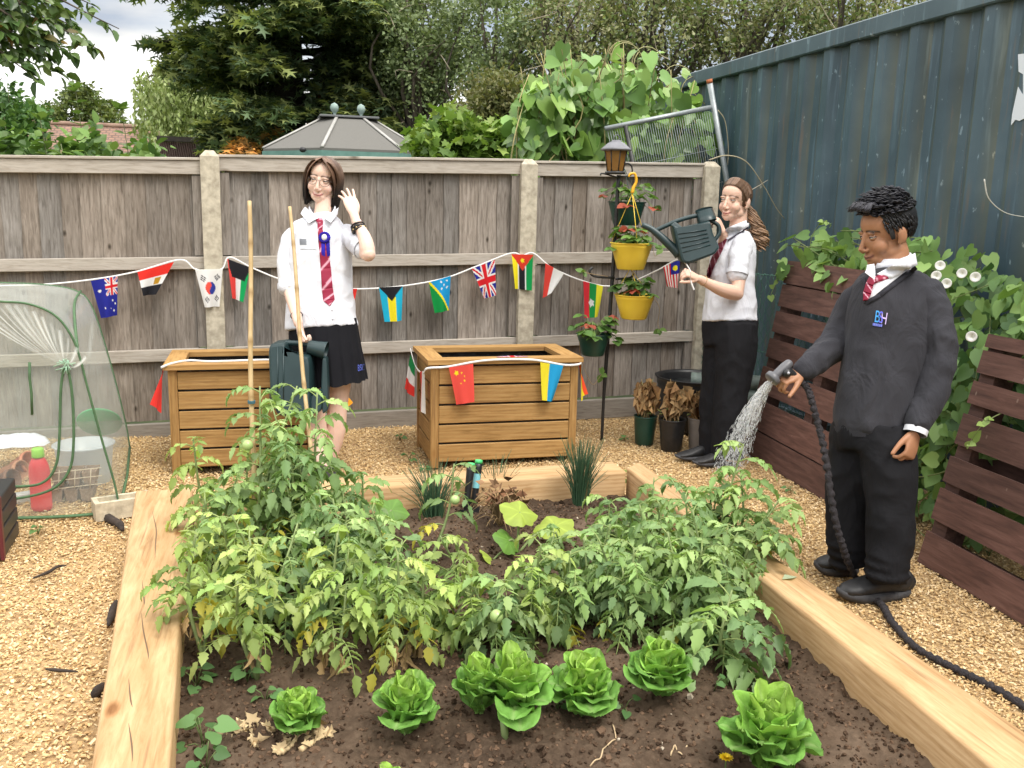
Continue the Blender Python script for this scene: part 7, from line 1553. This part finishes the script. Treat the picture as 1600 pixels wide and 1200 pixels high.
# ------------------------------------------------------------------ watering cans
CANM = mat('dark_green_can_plastic', (.012, .030, .033), (.020, .044, .047), scale=7, rough=.38)
def prism(mb, poly, dep, half, bev=.014, col=(1, 1, 1)):
    """outline of photo spots at a real distance, given thickness along the view's level direction, with rounded rims"""
    P = np.array([atD(a, b, dep) for a, b in poly]); ctr = P.mean(0); n = len(P); nrm = unit(np.array([C_F[0], C_F[1], 0])); R = []
    nx = np.roll(P, -1, 0) - np.roll(P, 1, 0); inw = np.cross(nx, nrm); inw /= np.linalg.norm(inw, axis=1)[:, None]
    if ((ctr - P) * inw).sum() < 0: inw = -inw
    for d, ins in ((-half, bev), (-half + bev * .3, bev * .3), (-half + bev, 0), (half - bev, 0), (half - bev * .3, bev * .3), (half, bev)): R.append(P + nrm * d + inw * ins)
    b = mb.n; mb.grid(np.array(R), col, wrap=True); mb.fl.append(np.arange(n) + b); mb.fs.append(np.array([n])); mb.fl.append(np.arange(n)[::-1] + b + 5 * n); mb.fs.append(np.array([n]))
def rnd(poly, k=5, r=.22):
    """round the corners of an outline"""
    out = []; n = len(poly); P = [np.array(p, float) for p in poly]
    for i in range(n):
        a, b, c = P[i - 1], P[i], P[(i + 1) % n]; s, e = b + (a - b) * r, b + (c - b) * r
        for q in np.linspace(0, 1, k): out.append((1 - q) ** 2 * s + 2 * q * (1 - q) * b + q * q * e)
    return out
def can_one():
    dep = D1 - .155; t = thing('watering_can', atD(466, 640, dep), 'dark green watering can hanging in the hand of the girl with the rosette', 'watering can', 'dark green watering cans'); mb = MB()
    prism(mb, rnd([(424, 535), (451, 532), (452, 552), (486, 553), (489, 566), (489, 640), (480, 646), (440, 646), (428, 622)], 5, .25), dep, .078, .016); mb.build('body', CANM, t, auto=32)
    for x in (434, 443): m = MB(); a, b = atD(x, 541, dep - .0775), atD(x, 630, dep - .0775); m.tube([a, b], .0035, 6); m.build('moulded_rib', CANM, t)
    m = MB(); m.tube(spline([atD(446, 536, dep), atD(462, 536, dep), atD(476, 537, dep), atD(490, 541, dep)], 12), .0135, 12, round_end=True); m.build('handle', CANM, t)
    a, b = atD(482, 542, dep), atD(509, 548, dep); ax = unit(b - a); m = MB(); m.tube([a, a + (b - a) * .5, b], [.036, .040, .047], 22, cap=False); m.tube([b, b - ax * .06], [.042, .036], 22, cap=False); m.tube([b - ax * .003, b + ax * .003], [.0475, .0475], 22, cap=False); m.tube([b - ax * .055, b - ax * .054], [.036, .036], 20, col=(.3, .3, .3)); m.build('filler_neck', CANM, t)
    m = MB(); prism(m, rnd([(505, 558), (512, 558), (514, 604), (514, 640), (505, 646), (503, 606)], 4, .25), dep, .03, .008); m.build('back_handle', CANM, t, auto=32)
    m = MB(); prism(m, rnd([(487, 618), (505, 604), (505, 640), (487, 646)], 4, .2), dep, .05, .01); m.build('foot', CANM, t, auto=32)
    m = MB(); m.tube(spline([atD(430, 628, dep + .02), atD(427, 618, dep + .08), atD(430, 590, dep + .16), atD(434, 565, dep + .22)], 14), np.linspace(.024, .014, 14), 12); m.build('spout', CANM, t)
can_one()

# ------------------------------------------------------------------ girl with the ponytail
def girl_ponytail():
    base = G(1112, 725, 0); D = depth(base); t = thing('person', base, 'girl with a curly brown ponytail, white shirt and black trousers, lifting a can', 'person')
    J = lambda x, y, o=0: atD(x, y, D + o)
    H = Head(J(1148, 314, .0), 30, .02, .06, 1.04); sk = (.70, .465, .36); b = MB(); H.add(b, 1.0, .97)
    r, f, u = basis(J(1142, 430), 50, 0, 0)
    b.tube([J(1156, 322, .02), J(1154, 342, .025), J(1153, 357, .03), J(1150, 372, .03)], [.044, .048, .050, .06], 16, ry=[.045, .05, .054, .05], up=f)
    b.tube([J(1150, 364, .03), J(1149, 380, .03), J(1143, 430, .02), J(1141, 480, .02), J(1141, 520, .02)], [.06, .09, .095, .10, .12], 18, ry=[.035, .055, .075, .085, .09], up=f, round_end=True)
    sh, el, wr = J(1157, 392, -.10), J(1151, 459, -.16), J(1093, 436, -.28)
    b.tube(spline([sh, J(1157, 420, -.13), el], 8), np.linspace(.040, .038, 8), 14, round_end=True); b.tube(spline([el, J(1124, 451, -.23), wr], 9), [.040, .043, .0425, .040, .037, .033, .029, .026, .024], 14, round_end=True)
    hand(b, J(1090, 434.5, -.285), J(1072, 425, -.32) - J(1090, 434.5, -.285), np.array([.15, -.55, .75]), -1, k=.92, curls=[.95, 1.0, 1.05, 1.1], thumb=(.35, .85, -.5), tcurl=.2)
    s2, e2, w2 = J(1136, 380, .12), J(1118, 420, .10), J(1131, 367, -.06)
    b.tube(spline([s2, J(1124, 402, .13), e2], 8), np.linspace(.045, .038, 8), 14, round_end=True); b.tube(spline([e2, J(1127, 392, .01), w2], 8), np.linspace(.04, .025, 8), 14, round_end=True)
    hand(b, J(1130.5, 364, -.065), J(1121, 343, -.10) - J(1130.5, 364, -.065), np.array([.75, -.65, .1]), 1, k=.92, curls=[.75, .85, .9, 1.0], thumb=(.45, .8, -.4))
    for dx, o in ((1148, -.05), (1128, .08)): b.tube([J(dx, 510, o), J(dx - 4, 610, o), J(dx - 10, 712, o)], [.06, .05, .04], 14, round_end=True)
    finish_body(t, b, H, sk, (.52, .19, .17), (.08, .045, .03), (.68, .30, .23), smile=1.3); H.eyes(t, np.array(sk) * .93, (.05, .045, .04), .17, (.5, .0))
    for hp, tp in (((1140, 726, -.02), (1104, 735, -.06)), ((1112, 716, .10), (1076, 724, .06))):
        h_, t_ = J(*hp), J(*tp); h_ = np.array([h_[0], h_[1], .01]); t_ = np.array([t_[0], t_[1], .01]); shoe(t, h_, h_ + unit(t_ - h_) * .235, .042, .065, .02)
    g = MB(); rows = [(1152, 362, 17, .060), (1151, 369, 25, .075), (1149, 379, 31, .10), (1146, 396, 33, .118), (1143, 425, 35, .125), (1141, 460, 38, .13), (1140, 490, 41, .135), (1140, 503, 42.5, .138)]
    g.tube([J(x, y, .02) for x, y, _, _ in rows], [w_ * D / FPX for _, _, w_, _ in rows], 28, ry=[q for *_, q in rows], up=C_F, e=2.3)
    SL = MB(); SL.tube(spline([J(1158, 374, -.04), J(1158, 386, -.09), J(1155, 405, -.13), J(1152, 427, -.145)], 10), [.040, .054, .060, .062, .061, .060, .058, .057, .057, .058], 20, round_end=True); garment('sleeve', SL, SHIRT, t, .007, 8, .007, 13, 33)
    g.tube(spline([s2, J(1124, 402, .13)], 6), [.055] * 6, 16)
    sb = garment('shirt', g, SHIRT, t, .007, 8, .008, 10, 8)
    mb = MB(); q0, q1 = J(1152.5, 422, -.143), J(1151.5, 429, -.147); mb.tube([q0, q1], [.061, .0625], 22, cap=False); mb.tube([q1, q0], [.058, .056], 22, cap=False); mb.build('cuff', SHIRT, t)
    mb = MB(); cl = lambda u_, v_: (1, 1, 1); drape(mb, [(1136, 356), (1166, 344), (1137, 374), (1169, 353)], 10, 12, sb, D - .10, cl, .014); drape(mb, [(1132, 362), (1136, 356), (1131, 369), (1137, 374)], 6, 6, sb, D - .10, cl, .013)
    mb.tube([J(1152 + 17 * math.cos(a), 357 - 5 * math.cos(a), .025 - .062 * math.sin(a)) for a in np.linspace(0, 6.283, 28)], .006, 6, ry=.015, up=(0, 0, 1), cap=False); mb.build('collar', SHIRT, t)
    mb = MB(); drape(mb, [(1137, 375), (1169, 354), (1137.5, 377), (1169.5, 356.5)], 3, 12, sb, D - .1, lambda a, v: (.03, .02, .04), .012); mb.build('collar_trim', TIE, t)
    mb = MB(); rows = [(1127, 1136, 368, 374), (1120, 1129, 386, 391), (1112, 1121, 402, 406), (1106, 1113, 420, 423), (1103, 1108, 436, 437)]; ribbon(mb, rows, sb, D - .13, lambda a, v: np.array(tie_col(a, v, .20, .9)) * .45, .010); mb.build('tie', TIE, t)
    g = MB()
    for pts, R_ in (([(1151, 508, -.04), (1150, 545, -.05), (1143, 610, -.05), (1139, 670, -.05), (1136, 718, -.05)], [.112, .118, .095, .092, .092]), ([(1130, 508, .07), (1129, 545, .07), (1121, 610, .08), (1116, 670, .09), (1115, 712, .10)], [.105, .11, .092, .088, .085])):
        P = spline([J(*p) for p in pts], 16); rr = np.interp(np.linspace(0, 1, 16), np.linspace(0, 1, 5), R_); g.tube(P, rr, 22, ry=rr * 1.02)
    g.tube([J(1141, 497, .02), J(1141, 512, .02), J(1141, 540, .02)], [41 * D / FPX, 42 * D / FPX, 40 * D / FPX], 24, ry=[.13, .135, .13], up=C_F)
    garment('trousers', g, BLKT, t, .009, 8, .012, 7, 4, stretch=(1, 1, .45))
    # hair pulled back, curly ponytail
    hb = MB(); M = Matrix(H.M.tolist()); hb.ball(H.p(0, -.024, .034), np.array([.080, .098, .088]) * H.s, 30, M=M, col=(.10, .055, .032)); rng = np.random.default_rng(5); br = np.array((.135, .075, .042)); kn = (0, -.118, .01)
    for q in range(420):
        a = rng.uniform(-1.42, 1.42); hl = (.077 * math.sin(a), .084 * math.cos(a) - .012, .072 + .014 * math.cos(a) - .066 * (abs(a) / 1.35) ** 2.4); m1 = (.084 * math.sin(a) * 1.02, -.02 + .03 * math.cos(a), .116 * math.cos(a * .9) + .012); m2 = (.052 * math.sin(a), -.098, .06 * math.cos(a) + .01)
        lock(hb, [H.p(*hl), H.p((hl[0] + m1[0]) * .51, (hl[1] + m1[1]) * .52, (hl[2] + m1[2]) * .52), H.p(*m1), H.p(*m2), H.p(*kn)], .0050, [br * rng.uniform(.65, 1.5)] * 3, tip=.6)
    kp = H.p(*kn); tw = J(1182, 372, .06) - kp
    for q in range(75):
        ph = rng.uniform(0, 6.28); rr = rng.uniform(.014, .024); off = rng.normal(size=3) * [.019, .019, .010]; L_ = rng.uniform(.8, 1.25); n = 30; P = []
        ctr = spline([kp, J(1181, 350, .05) + off * .6, J(1186, 368, .05) + off, J(1186 + rng.normal() * 2.5, 376 + 12 * L_ * rng.uniform(.2, 1.1), .05) + off], n)
        for i in range(n): aa = ph + i * .85; P.append(ctr[i] + np.array([math.cos(aa), math.sin(aa), 0]) * rr * min(1, i / 5))
        c = np.array((.24, .145, .085)) * rng.uniform(.6, 1.5); hb.tube(P, np.interp(np.arange(n), [0, 4, 24, n - 1], [.0035, .0045, .004, .0015]), 5, col=c[None] * np.linspace(.8, 1.35, n)[:, None])
    hb.build('hair', HAIRM, t)
    mb = MB(); ax = unit(wr - el); c = wr - ax * .03; v1 = unit(np.cross(ax, [0, 1, 0])); v2 = np.cross(ax, v1); mb.tube([c + (v1 * math.cos(a) + v2 * math.sin(a)) * .029 for a in np.linspace(0, 6.283, 22)], .002, 6, cap=False); mb.build('bracelet', bpy.data.materials['brass_beads'], t)
    return D
D2 = girl_ponytail()
def can_two():
    dep = D2 - .15; t = thing('watering_can', atD(1085, 405, dep), 'dark green watering can tipped over the hanging pots by the girl with the ponytail', 'watering can', 'dark green watering cans'); mb = MB()
    prism(mb, rnd([(1048, 352), (1062, 356), (1088, 350), (1106, 344), (1111, 366), (1121, 386), (1113, 397), (1074, 411), (1062, 409)], 5, .22), dep, .072, .014); mb.build('body', CANM, t, auto=32)
    for i in range(5):
        u_ = .18 + .16 * i; a = np.array((1052, 358)) * (1 - u_) + np.array((1064, 404)) * u_; b = np.array((1106, 352)) * (1 - u_) + np.array((1115, 388)) * u_; m = MB(); m.tube([atD(*(a + (b - a) * .10), dep - .0715), atD(*(a + (b - a) * .93), dep - .0715)], .0045, 6); m.build('moulded_rib', CANM, t)
    m = MB(); m.tube(spline([atD(1025, 360, dep), atD(1040, 353, dep), atD(1056, 346, dep), atD(1075, 340, dep), atD(1092, 336, dep)], 14), .0125, 12, round_end=True); m.build('handle', CANM, t)
    m = MB(); prism(m, rnd([(1046, 352), (1054, 346), (1065, 355), (1058, 362)], 4, .25), dep, .04, .008); m.build('handle_foot', CANM, t, auto=32)
    b, a = atD(1100, 328, dep), atD(1105, 347, dep); ax = unit(unit(b - a) + np.array([-.15, -.35, .12])); m = MB(); m.tube([a, b - ax * .005, b], [.056, .050, .050], 24, cap=False); m.tube([b, b - ax * .06], [.045, .040], 24, cap=False); m.tube([b - ax * .003, b + ax * .003], [.0505, .0505], 24, cap=False); m.tube([b - ax * .056, b - ax * .055], [.041, .041], 20, col=(.3, .3, .3)); m.build('filler_neck', CANM, t)
    m = MB(); m.tube(spline([atD(1112, 345, dep), atD(1122, 352, dep), atD(1124, 364, dep), atD(1116, 376, dep)], 12), .012, 10, round_end=True); m.build('back_handle', CANM, t)
    m = MB(); m.tube(spline([atD(1062, 397, dep), atD(1050, 386, dep), atD(1028, 366, dep), atD(1016, 357, dep), atD(1003, 351, dep)], 16), np.interp(np.arange(16), [0, 3, 10, 15], [.034, .027, .0185, .015]), 14); m.build('spout', CANM, t)
can_two()

# ------------------------------------------------------------------ boy with the hose
def boy():
    base = G(1350, 930, 0); D = depth(base); t = thing('person', base, 'boy with short black hair in a dark jumper and black trousers, watering with a hose', 'person')
    J = lambda x, y, o=0: atD(x, y, D + o)
    H = Head(J(1384, 364, .02), 58, -.26, .02, 1.07); sk = (.38, .19, .105); b = MB(); H.add(b, 1.0, 1.03, 1.02)
    r, f, u = basis(J(1385, 540), 42, 0, 0)
    b.tube([J(1392, 376, .03), J(1395, 395, .03), J(1396, 418, .03), J(1397, 440, .03)], [.052, .058, .060, .066], 18, ry=[.054, .062, .062, .06], up=f)
    b.tube([J(1395, 428, .03), J(1394, 450, .03), J(1388, 520, .02), J(1378, 600, .02), J(1364, 680, .02)], [.075, .10, .12, .12, .12], 18, ry=[.045, .06, .09, .10, .10], up=f, round_end=True)
    sh, el, wr = J(1446, 478, -.04), J(1466, 560, -.08), J(1432, 668, -.15)
    b.tube(spline([sh, J(1460, 515, -.06), el], 8), np.linspace(.04, .038, 8), 14, round_end=True); b.tube(spline([el, J(1452, 615, -.12), wr], 8), np.linspace(.038, .028, 8), 14, round_end=True)
    hand(b, J(1430, 677, -.155), J(1419, 722, -.17) - J(1430, 677, -.155), np.array([.35, -.9, 0]), 1, k=.98, curls=[.70, .78, .85, .92], thumb=(.55, .8, -.25), tcurl=.2)
    s2, e2, w2 = J(1340, 475, .12), J(1312, 533, .12), J(1254, 579, .02)
    b.tube(spline([s2, J(1325, 500, .14), e2], 8), np.linspace(.042, .042, 8), 14, round_end=True); b.tube(spline([e2, J(1284, 560, .07), w2], 8), np.linspace(.042, .028, 8), 14, round_end=True)
    hand(b, J(1250, 582, .015), J(1222, 592, -.01) - J(1250, 582, .015), np.array([-.05, -.35, .95]), -1, k=.98, curls=[.95, 1.0, 1.05, 1.1], thumb=(.5, .8, -.3), tcurl=.1)
    for pts in ([(1340, 680, .09), (1327, 780, .09), (1326, 862, .10)], [(1385, 680, -.06), (1388, 790, -.07), (1387, 885, -.09)]): b.tube([J(*p) for p in pts], [.065, .05, .04], 14, round_end=True)
    finish_body(t, b, H, sk, (.22, .085, .065), (.012, .009, .008), (.34, .15, .085), vox=.0032, smile=.9, bw=1.35); H.eyes(t, np.array(sk) * .85, (.02, .012, .01), .15, (.1, -.35))
    def gp(p): q = J(*p); return np.array([q[0], q[1], .008])
    q = gp((1340, 893, .09)); k1 = G(1338, 897, 0); k2 = G(1274, 893, 0); shoe(t, np.array([k1[0], k1[1], 0]), np.array([k2[0], k2[1], 0]) , .050, .085, .030)
    k1 = G(1416, 932, 0); k2 = G(1312, 938, 0); shoe(t, k1, k2, .052, .095, .034)
    # shirt collar and white shirt front
    g = MB(); px = D / FPX
    g.tube([J(1396, 408, .03), J(1395, 424, .03), J(1394, 445, .025), J(1390, 500, .02)], [.064, .072, .085, .09], 22, ry=[.066, .072, .07, .07], up=f); shb = garment('shirt', g, SHIRT, t, .006, 6, .002, 10, 2)
    # jumper
    g = MB(); rows = [(1398, 424, 37, .082), (1397, 434, 49, .10), (1395, 450, 58, .120), (1392, 475, 63, .134), (1388, 520, 64, .142), (1383, 565, 63, .146), (1376, 610, 63, .148), (1368, 645, 60, .148), (1364, 664, 58, .146), (1363, 676, 55, .140)]
    R_ = []
    g.tube([J(x, y, .02) for x, y, _, _ in rows], [w_ * px for _, _, w_, _ in rows], 30, ry=[q_ for *_, q_ in rows], up=C_F, e=2.25)
    S1 = MB(); S1.tube(spline([J(1436, 448, .01), J(1450, 470, -.03), J(1461, 515, -.07), J(1466, 558, -.09), J(1455, 615, -.12), J(1434, 664, -.15)], 18), [.044, .062, .068, .070, .070, .068, .067, .066, .066, .066, .065, .063, .060, .057, .055, .054, .052, .044], 22, round_end=True)
    S2 = MB()
    S2.tube(spline([J(1352, 452, .07), J(1328, 498, .12), J(1309, 533, .12), J(1282, 558, .07), J(1258, 576, .02)], 16), [.050, .066, .070, .070, .069, .068, .067, .066, .063, .060, .057, .054, .053, .052, .049, .042], 22, round_end=True)
    def neck(V):
        # open V neck: push the knit at the throat below the shirt collar
        return V
    jb = garment('jumper', g, WOOL, t, .008, 8, .009, 7, 6, stretch=(1, 1, .8)); garment('sleeve', S1, WOOL, t, .008, 7, .011, 10, 16, stretch=(.7, .7, 1.3)); garment('sleeve', S2, WOOL, t, .008, 7, .011, 10, 26, stretch=(1.2, 1.2, .8))
    # rib hem and cuff
    for pts, R1, R2 in (([(1363.5, 666, .02), (1363, 680, .02)], (57 * px, .143), (54.5 * px, .138)),):
        mb = MB(); n = 150; a = np.linspace(0, 2 * math.pi, n, endpoint=False); rb_ = 1 + .012 * np.sign(np.sin(a * 75)); Rr = []
        for (x, y, o), (w_, d_) in zip(pts, (R1, R2)): Rr.append([J(x, y, o) + C_R * w_ * 1.015 * math.cos(q) * k_ + C_F * d_ * 1.015 * math.sin(q) * k_ for q, k_ in zip(a, rb_)])
        mb.grid(np.array(Rr), wrap=True); mb.build('hem', WOOL, t)
    mb = MB(); ax = unit(J(1428, 683, -.158) - J(1434, 664, -.15)); q = J(1430.5, 674, -.154); mb.tube([q - ax * .012, q + ax * .010], [.043, .043], 22, cap=False); mb.tube([q + ax * .010, q - ax * .012], [.040, .040], 22, cap=False); mb.build('shirt_cuff', SHIRT, t)
    # white V of shirt, V-neck band, tie, collar flaps
    mb = MB(); cl = lambda a, v: (1, 1, 1)
    ccl = [(1353, 424), (1362, 440), (1375, 452), (1356, 470)]
    drape(mb, [(1366, 438), (1420, 420), (1355, 468), (1362, 466)], 12, 12, jb, D - .12, cl, .009, .004); mb.build('shirt_front', SHIRT, t)
    mb = MB()
    for a_, b_ in (((1349, 434), (1353, 473)), ((1353, 473), (1375, 461)), ((1375, 461), (1400, 442)), ((1400, 442), (1432, 418))):
        a_, b_ = np.array(a_, float), np.array(b_, float); n_ = np.array([-(b_ - a_)[1], (b_ - a_)[0]]); n_ = n_ / np.linalg.norm(n_) * 3.2; drape(mb, [tuple(a_ - n_), tuple(b_ - n_), tuple(a_ + n_), tuple(b_ + n_)], 5, 9, jb, D - .12, lambda a, v: (.8, .8, .85), .012, .006)
    mb.build('neck_band', WOOL, t)
    mb = MB(); rows = [(1359, 1370, 431, 436), (1353, 1364, 443, 447), (1349, 1361, 456, 460), (1349, 1356, 470, 469)]; ribbon(mb, rows, jb, D - .13, lambda a, v: tie_col(a, v + .12, .38, .6), .020)
    drape(mb, [(1367, 432), (1388, 424), (1367, 443), (1392, 434)], 7, 9, jb, D - .12, lambda a, v: tie_col(v, a, .45, .4), .020, .008); mb.build('tie', TIE, t)
    mb = MB(); drape(mb, [(1370, 428), (1430, 395), (1392, 436), (1434, 414)], 10, 14, jb, D - .10, cl, .024, .004); flap(mb, J(1355, 414, -.07), J(1366, 412, -.03), J(1351, 426, -.115), J(1366, 437, -.125))
    mb.tube([J(1396 + 26 * math.cos(a), 409 - 7 * math.cos(a) + 5 * math.sin(a), .03 - .07 * math.sin(a)) for a in np.linspace(0, 6.283, 30)], .007, 6, ry=.018, up=(0, 0, 1), cap=False); mb.build('collar', SHIRT, t)
    # badge on the chest: letters in blue to violet with a small line below
    for ch, quad, c in (('B', [(1369, 485), (1376, 486), (1366.5, 503), (1374, 504)], hexc('3f9be0')), ('S', [(1374.5, 486), (1380, 487), (1372.5, 504), (1379, 505)], hexc('5b62d8')), ('H', [(1378, 487), (1387, 489), (1377, 505), (1384, 507)], hexc('c9b4e6'))):
        text_patch(t, 'badge_letter', ch, quad, jb, D - .13, mat('thread_' + ch.lower(), c, rough=.7), {'B': .006, 'S': .011, 'H': .008}[ch])
    mb = MB(); drape(mb, [(1364, 504.5), (1379, 507), (1363.5, 508.5), (1378, 511)], 3, 12, jb, D - .13, lambda a, v: hexc('4a55b8') if int(a * 11) % 2 else hexc('7f88d0'), .006, .001); mb.build('badge_line', TIE, t)
    # trousers
    g = MB()
    for pts, rr in (([(1343, 668, .07), (1333, 730, .08), (1326, 790, .09), (1325, 840, .09), (1330, 884, .10)], [.102, .096, .082, .076, .070]), ([(1383, 668, -.04), (1388, 730, -.06), (1390, 790, -.07), (1389, 850, -.08), (1385, 908, -.09)], [.104, .100, .088, .084, .076])):
        P = spline([J(*p) for p in pts], 18); g.tube(P, np.interp(np.linspace(0, 1, 18), np.linspace(0, 1, 5), rr), 22)
    g.tube([J(1364, 655, .02), J(1363, 680, .02), J(1363, 705, .015)], [56 * px, 58 * px, 52 * px], 26, ry=[.13, .135, .12], up=C_F)
    def bunch(V):
        z = V[:, 2]; w = np.clip((.22 - z) / .12, 0, 1) * np.clip(z / .04, 0, 1); c = V[:, :2]; return V + np.stack([C_R[0] * .008 * w * np.sin(z * 160 + V[:, 0] * 25), C_R[1] * .008 * w * np.sin(z * 160), 0 * z], 1)
    garment('trousers', g, BLKT, t, .009, 7, .014, 8, 14, stretch=(1, 1, .55), pre=bunch)
    # hair: short sides, thick tufted top swept forward
    hb = MB(); M = Matrix(H.M.tolist()); hb.ball(H.p(0, -.026, .048), np.array([.079, .095, .084]) * H.s, 30, M=M, col=(.008, .008, .010)); rng = np.random.default_rng(9)
    for q in range(900):
        a = rng.uniform(0, 6.28); e = rng.uniform(0, 1) ** .6 * 1.25; n = np.array([math.sin(e) * math.cos(a), math.sin(e) * math.sin(a), math.cos(e)]); s = np.array([0, -.024, .045]) + n * [.076, .092, .082]
        if s[1] > .050 and s[2] < .078: continue
        d = unit(n * .55 + np.array([.10 * n[0], .85, .22]) + rng.normal(size=3) * .11); L_ = .050 * rng.uniform(.7, 1.2) * (1.1 if s[2] > .09 else .62); k_ = rng.uniform(.6, 2.0)
        pts = [s - n * .008, s + d * L_ * .5 + n * .010, s + d * L_ + n * .006 * rng.uniform(-1.5, 1.0)]
        lock(hb, [H.p(*p) for p in pts], .0052 * rng.uniform(.8, 1.3), [np.array((.012, .012, .016)) * k_, np.array((.018, .018, .024)) * k_], n=8, tip=.3, th=.5)
    for q in range(260):      # thick quiff standing over the forehead
        x = rng.uniform(-.060, .060); y0 = .040 + .012 * math.cos(x * 22); k_ = rng.uniform(.6, 2.2); pts = [(x, y0, .098 + .006 * rng.uniform()), (x * 1.04, y0 + .028, .126 - .10 * abs(x) + .008 * rng.uniform()), (x * 1.08 + rng.normal() * .006, y0 + .047 + .010 * rng.uniform(), .104 - .12 * abs(x) + .014 * rng.uniform())]
        lock(hb, [H.p(*p) for p in pts], .0055, [np.array((.012, .012, .017)) * k_, np.array((.022, .021, .028)) * k_], n=8, tip=.3, th=.5)
    for q in range(420):     # short sides and back, combed down close to the skull
        az = rng.uniform(-2.75, 2.75); el_ = rng.uniform(-.55, .75); hd = math.cos(el_); n = np.array([hd * math.sin(az), -hd * math.cos(az), math.sin(el_)]); s = np.array([0, -.016, .032]) + n * [.0785, .098, .086]
        if s[1] > .040 or (s[2] < .026 and s[1] > -.032) or (s[2] < -.03): continue
        dn = unit(np.array([0, -.35, -1.0]) - n * (np.array([0, -.35, -1.0]) @ n)); lock(hb, [H.p(*s), H.p(*(s + dn * .012 + n * .003)), H.p(*(s + dn * .024 - n * .001))], .0060, [np.array((.010, .010, .012)) * rng.uniform(.7, 1.7)] * 2, n=6, tip=.4, th=.5)
    for sd in (1, -1):
        for q in range(12): y = .030 - .012 * rng.uniform(); lock(hb, [H.p(sd * .074, y, .03), H.p(sd * .0765, y - .003, .004), H.p(sd * .0755, y - .006, -.016)], .0055, [(.012, .011, .012)] * 2, n=6, th=.5)
    hb.build('hair', HAIRM, t)
    return D
D3 = boy()
# ------------------------------------------------------------------ hose, nozzle, water
HOSEM = mat('black_fabric_hose', (.012, .010, .012), (.035, .030, .034), scale=120, rough=.9, bump=1.0, bscale=160, bdist=.006)
hp = [atD(1240, 588, D3), atD(1257, 600, D3 + .0), atD(1268, 625, D3 - .02), atD(1280, 670, D3 - .03), atD(1291, 720, D3 - .05), atD(1299, 780, D3 - .06), atD(1311, 835, D3 - .05), atD(1323, 872, D3 - .01)]
gpts = [G(1341, 910, .018), G(1360, 932, .014), G(1380, 948, .016), G(1396, 975, .016), G(1432, 1012, .016), G(1488, 1043, .016), G(1548, 1072, .016), G(1610, 1110, .016), G(1700, 1165, .016)]
P = spline(hp + gpts, 420); rng = np.random.default_rng(3); rr = .0125 + .0022 * np.sin(np.arange(420) * 1.05) + rng.normal(size=420) * .0008; P[:, 0] += .002 * np.sin(np.arange(420) * .9); P[:, 2] = np.maximum(P[:, 2], .013)
mb = MB(); mb.tube(P, rr, 10); o = mb.build('garden_hose', HOSEM, loc=G(1380, 948)); tag(o, "black crinkled fabric hose from the boy's hand over the chips to the lower right", 'hose')
t = thing('spray_nozzle', atD(1225, 585, D3), "black spray nozzle in the boy's hand, water jetting from it", 'spray nozzle')
n0, n1 = atD(1246, 592, D3 + .0), atD(1226, 574, D3 - .015); n2, n3 = atD(1215, 583, D3 - .02), atD(1204, 594, D3 - .025); d = unit(n3 - n1)
mb = MB(); mb.tube([n0, (n0 + n1) / 2, n1], [.014, .016, .017], 14, round_end=True); mb.build('grip', BPL, t)
mb = MB(); mb.tube([n1 - d * .02, n1, n2, n3 - d * .02], [.018, .020, .017, .018], 16, round_end=True); mb.build('barrel', mat('grey_nozzle_plastic', (.09, .09, .10), (.13, .13, .14), scale=20, rough=.4), t)
mb = MB(); mb.tube([n3 - d * .024, n3 - d * .02, n3 - d * .004, n3], [.026, .031, .031, .028], 20); mb.build('spray_head', bpy.data.materials['grey_nozzle_plastic'], t)
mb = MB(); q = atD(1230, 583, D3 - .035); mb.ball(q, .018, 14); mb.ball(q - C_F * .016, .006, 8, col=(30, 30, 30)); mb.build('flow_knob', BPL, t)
k = NT('falling_water'); tr = k.n('ShaderNodeBsdfTransparent'); ml = k.n('ShaderNodeMixShader'); ml.inputs[0].default_value = .36; k.color((.92, .93, .95)); k.set(k.p, Roughness=.08); k.l(tr.outputs[0], ml.inputs[1]); k.l(k.p.outputs[0], ml.inputs[2]); k.l(ml.outputs[0], k.out.inputs[0])
land = np.array([atD(1113, 742, D3 + .20), atD(1158, 740, D3 + .20)]); mb = MB(); rng = np.random.default_rng(6); g0 = n3
vC = (land.mean(0) - g0)
for q in range(1900):
    rad = rng.uniform(0, 1) ** .6; a = rng.uniform(0, 6.28); hw = np.linalg.norm(land[1] - land[0]) * .5
    off = C_R * math.cos(a) * rad * hw * 1.0 + np.cross(C_R, unit(vC)) * math.sin(a) * rad * hw * 1.0; T_ = rng.uniform(.0, .97) ** .85; ln = rng.uniform(.015, .065)
    def at_(s): return g0 + C_R * math.cos(a) * rad * .016 + unit(np.cross(C_R, d)) * math.sin(a) * rad * .020 + (vC + off) * s + np.array([0, 0, .16]) * s * (1 - s) 
    p, q2 = at_(T_), at_(T_ + ln * (1.4 - T_)); rj = rng.normal(size=3) * .006 * T_; mb.tube([p + rj, (p + q2) / 2 + rj, q2 + rj], [.0005, .0011 * rng.uniform(.6, 1.2), .0005], 4)
for q in range(2600):
    T_ = rng.uniform(.25, 1.0); rad = rng.uniform(0, 1) ** .5 * 1.08; a = rng.uniform(0, 6.28); p = g0 + (vC + C_R * math.cos(a) * rad * hw * 1.1 + np.cross(C_R, unit(vC)) * math.sin(a) * rad * hw) * T_ + np.array([0, 0, .16]) * T_ * (1 - T_); mb.ball(p, rng.uniform(.0006, .0014), 5)
o = mb.build('water_spray', k.m, loc=g0); tag(o, 'fanned jet of water falling from the nozzle onto the right tomatoes', 'water', kind='stuff')
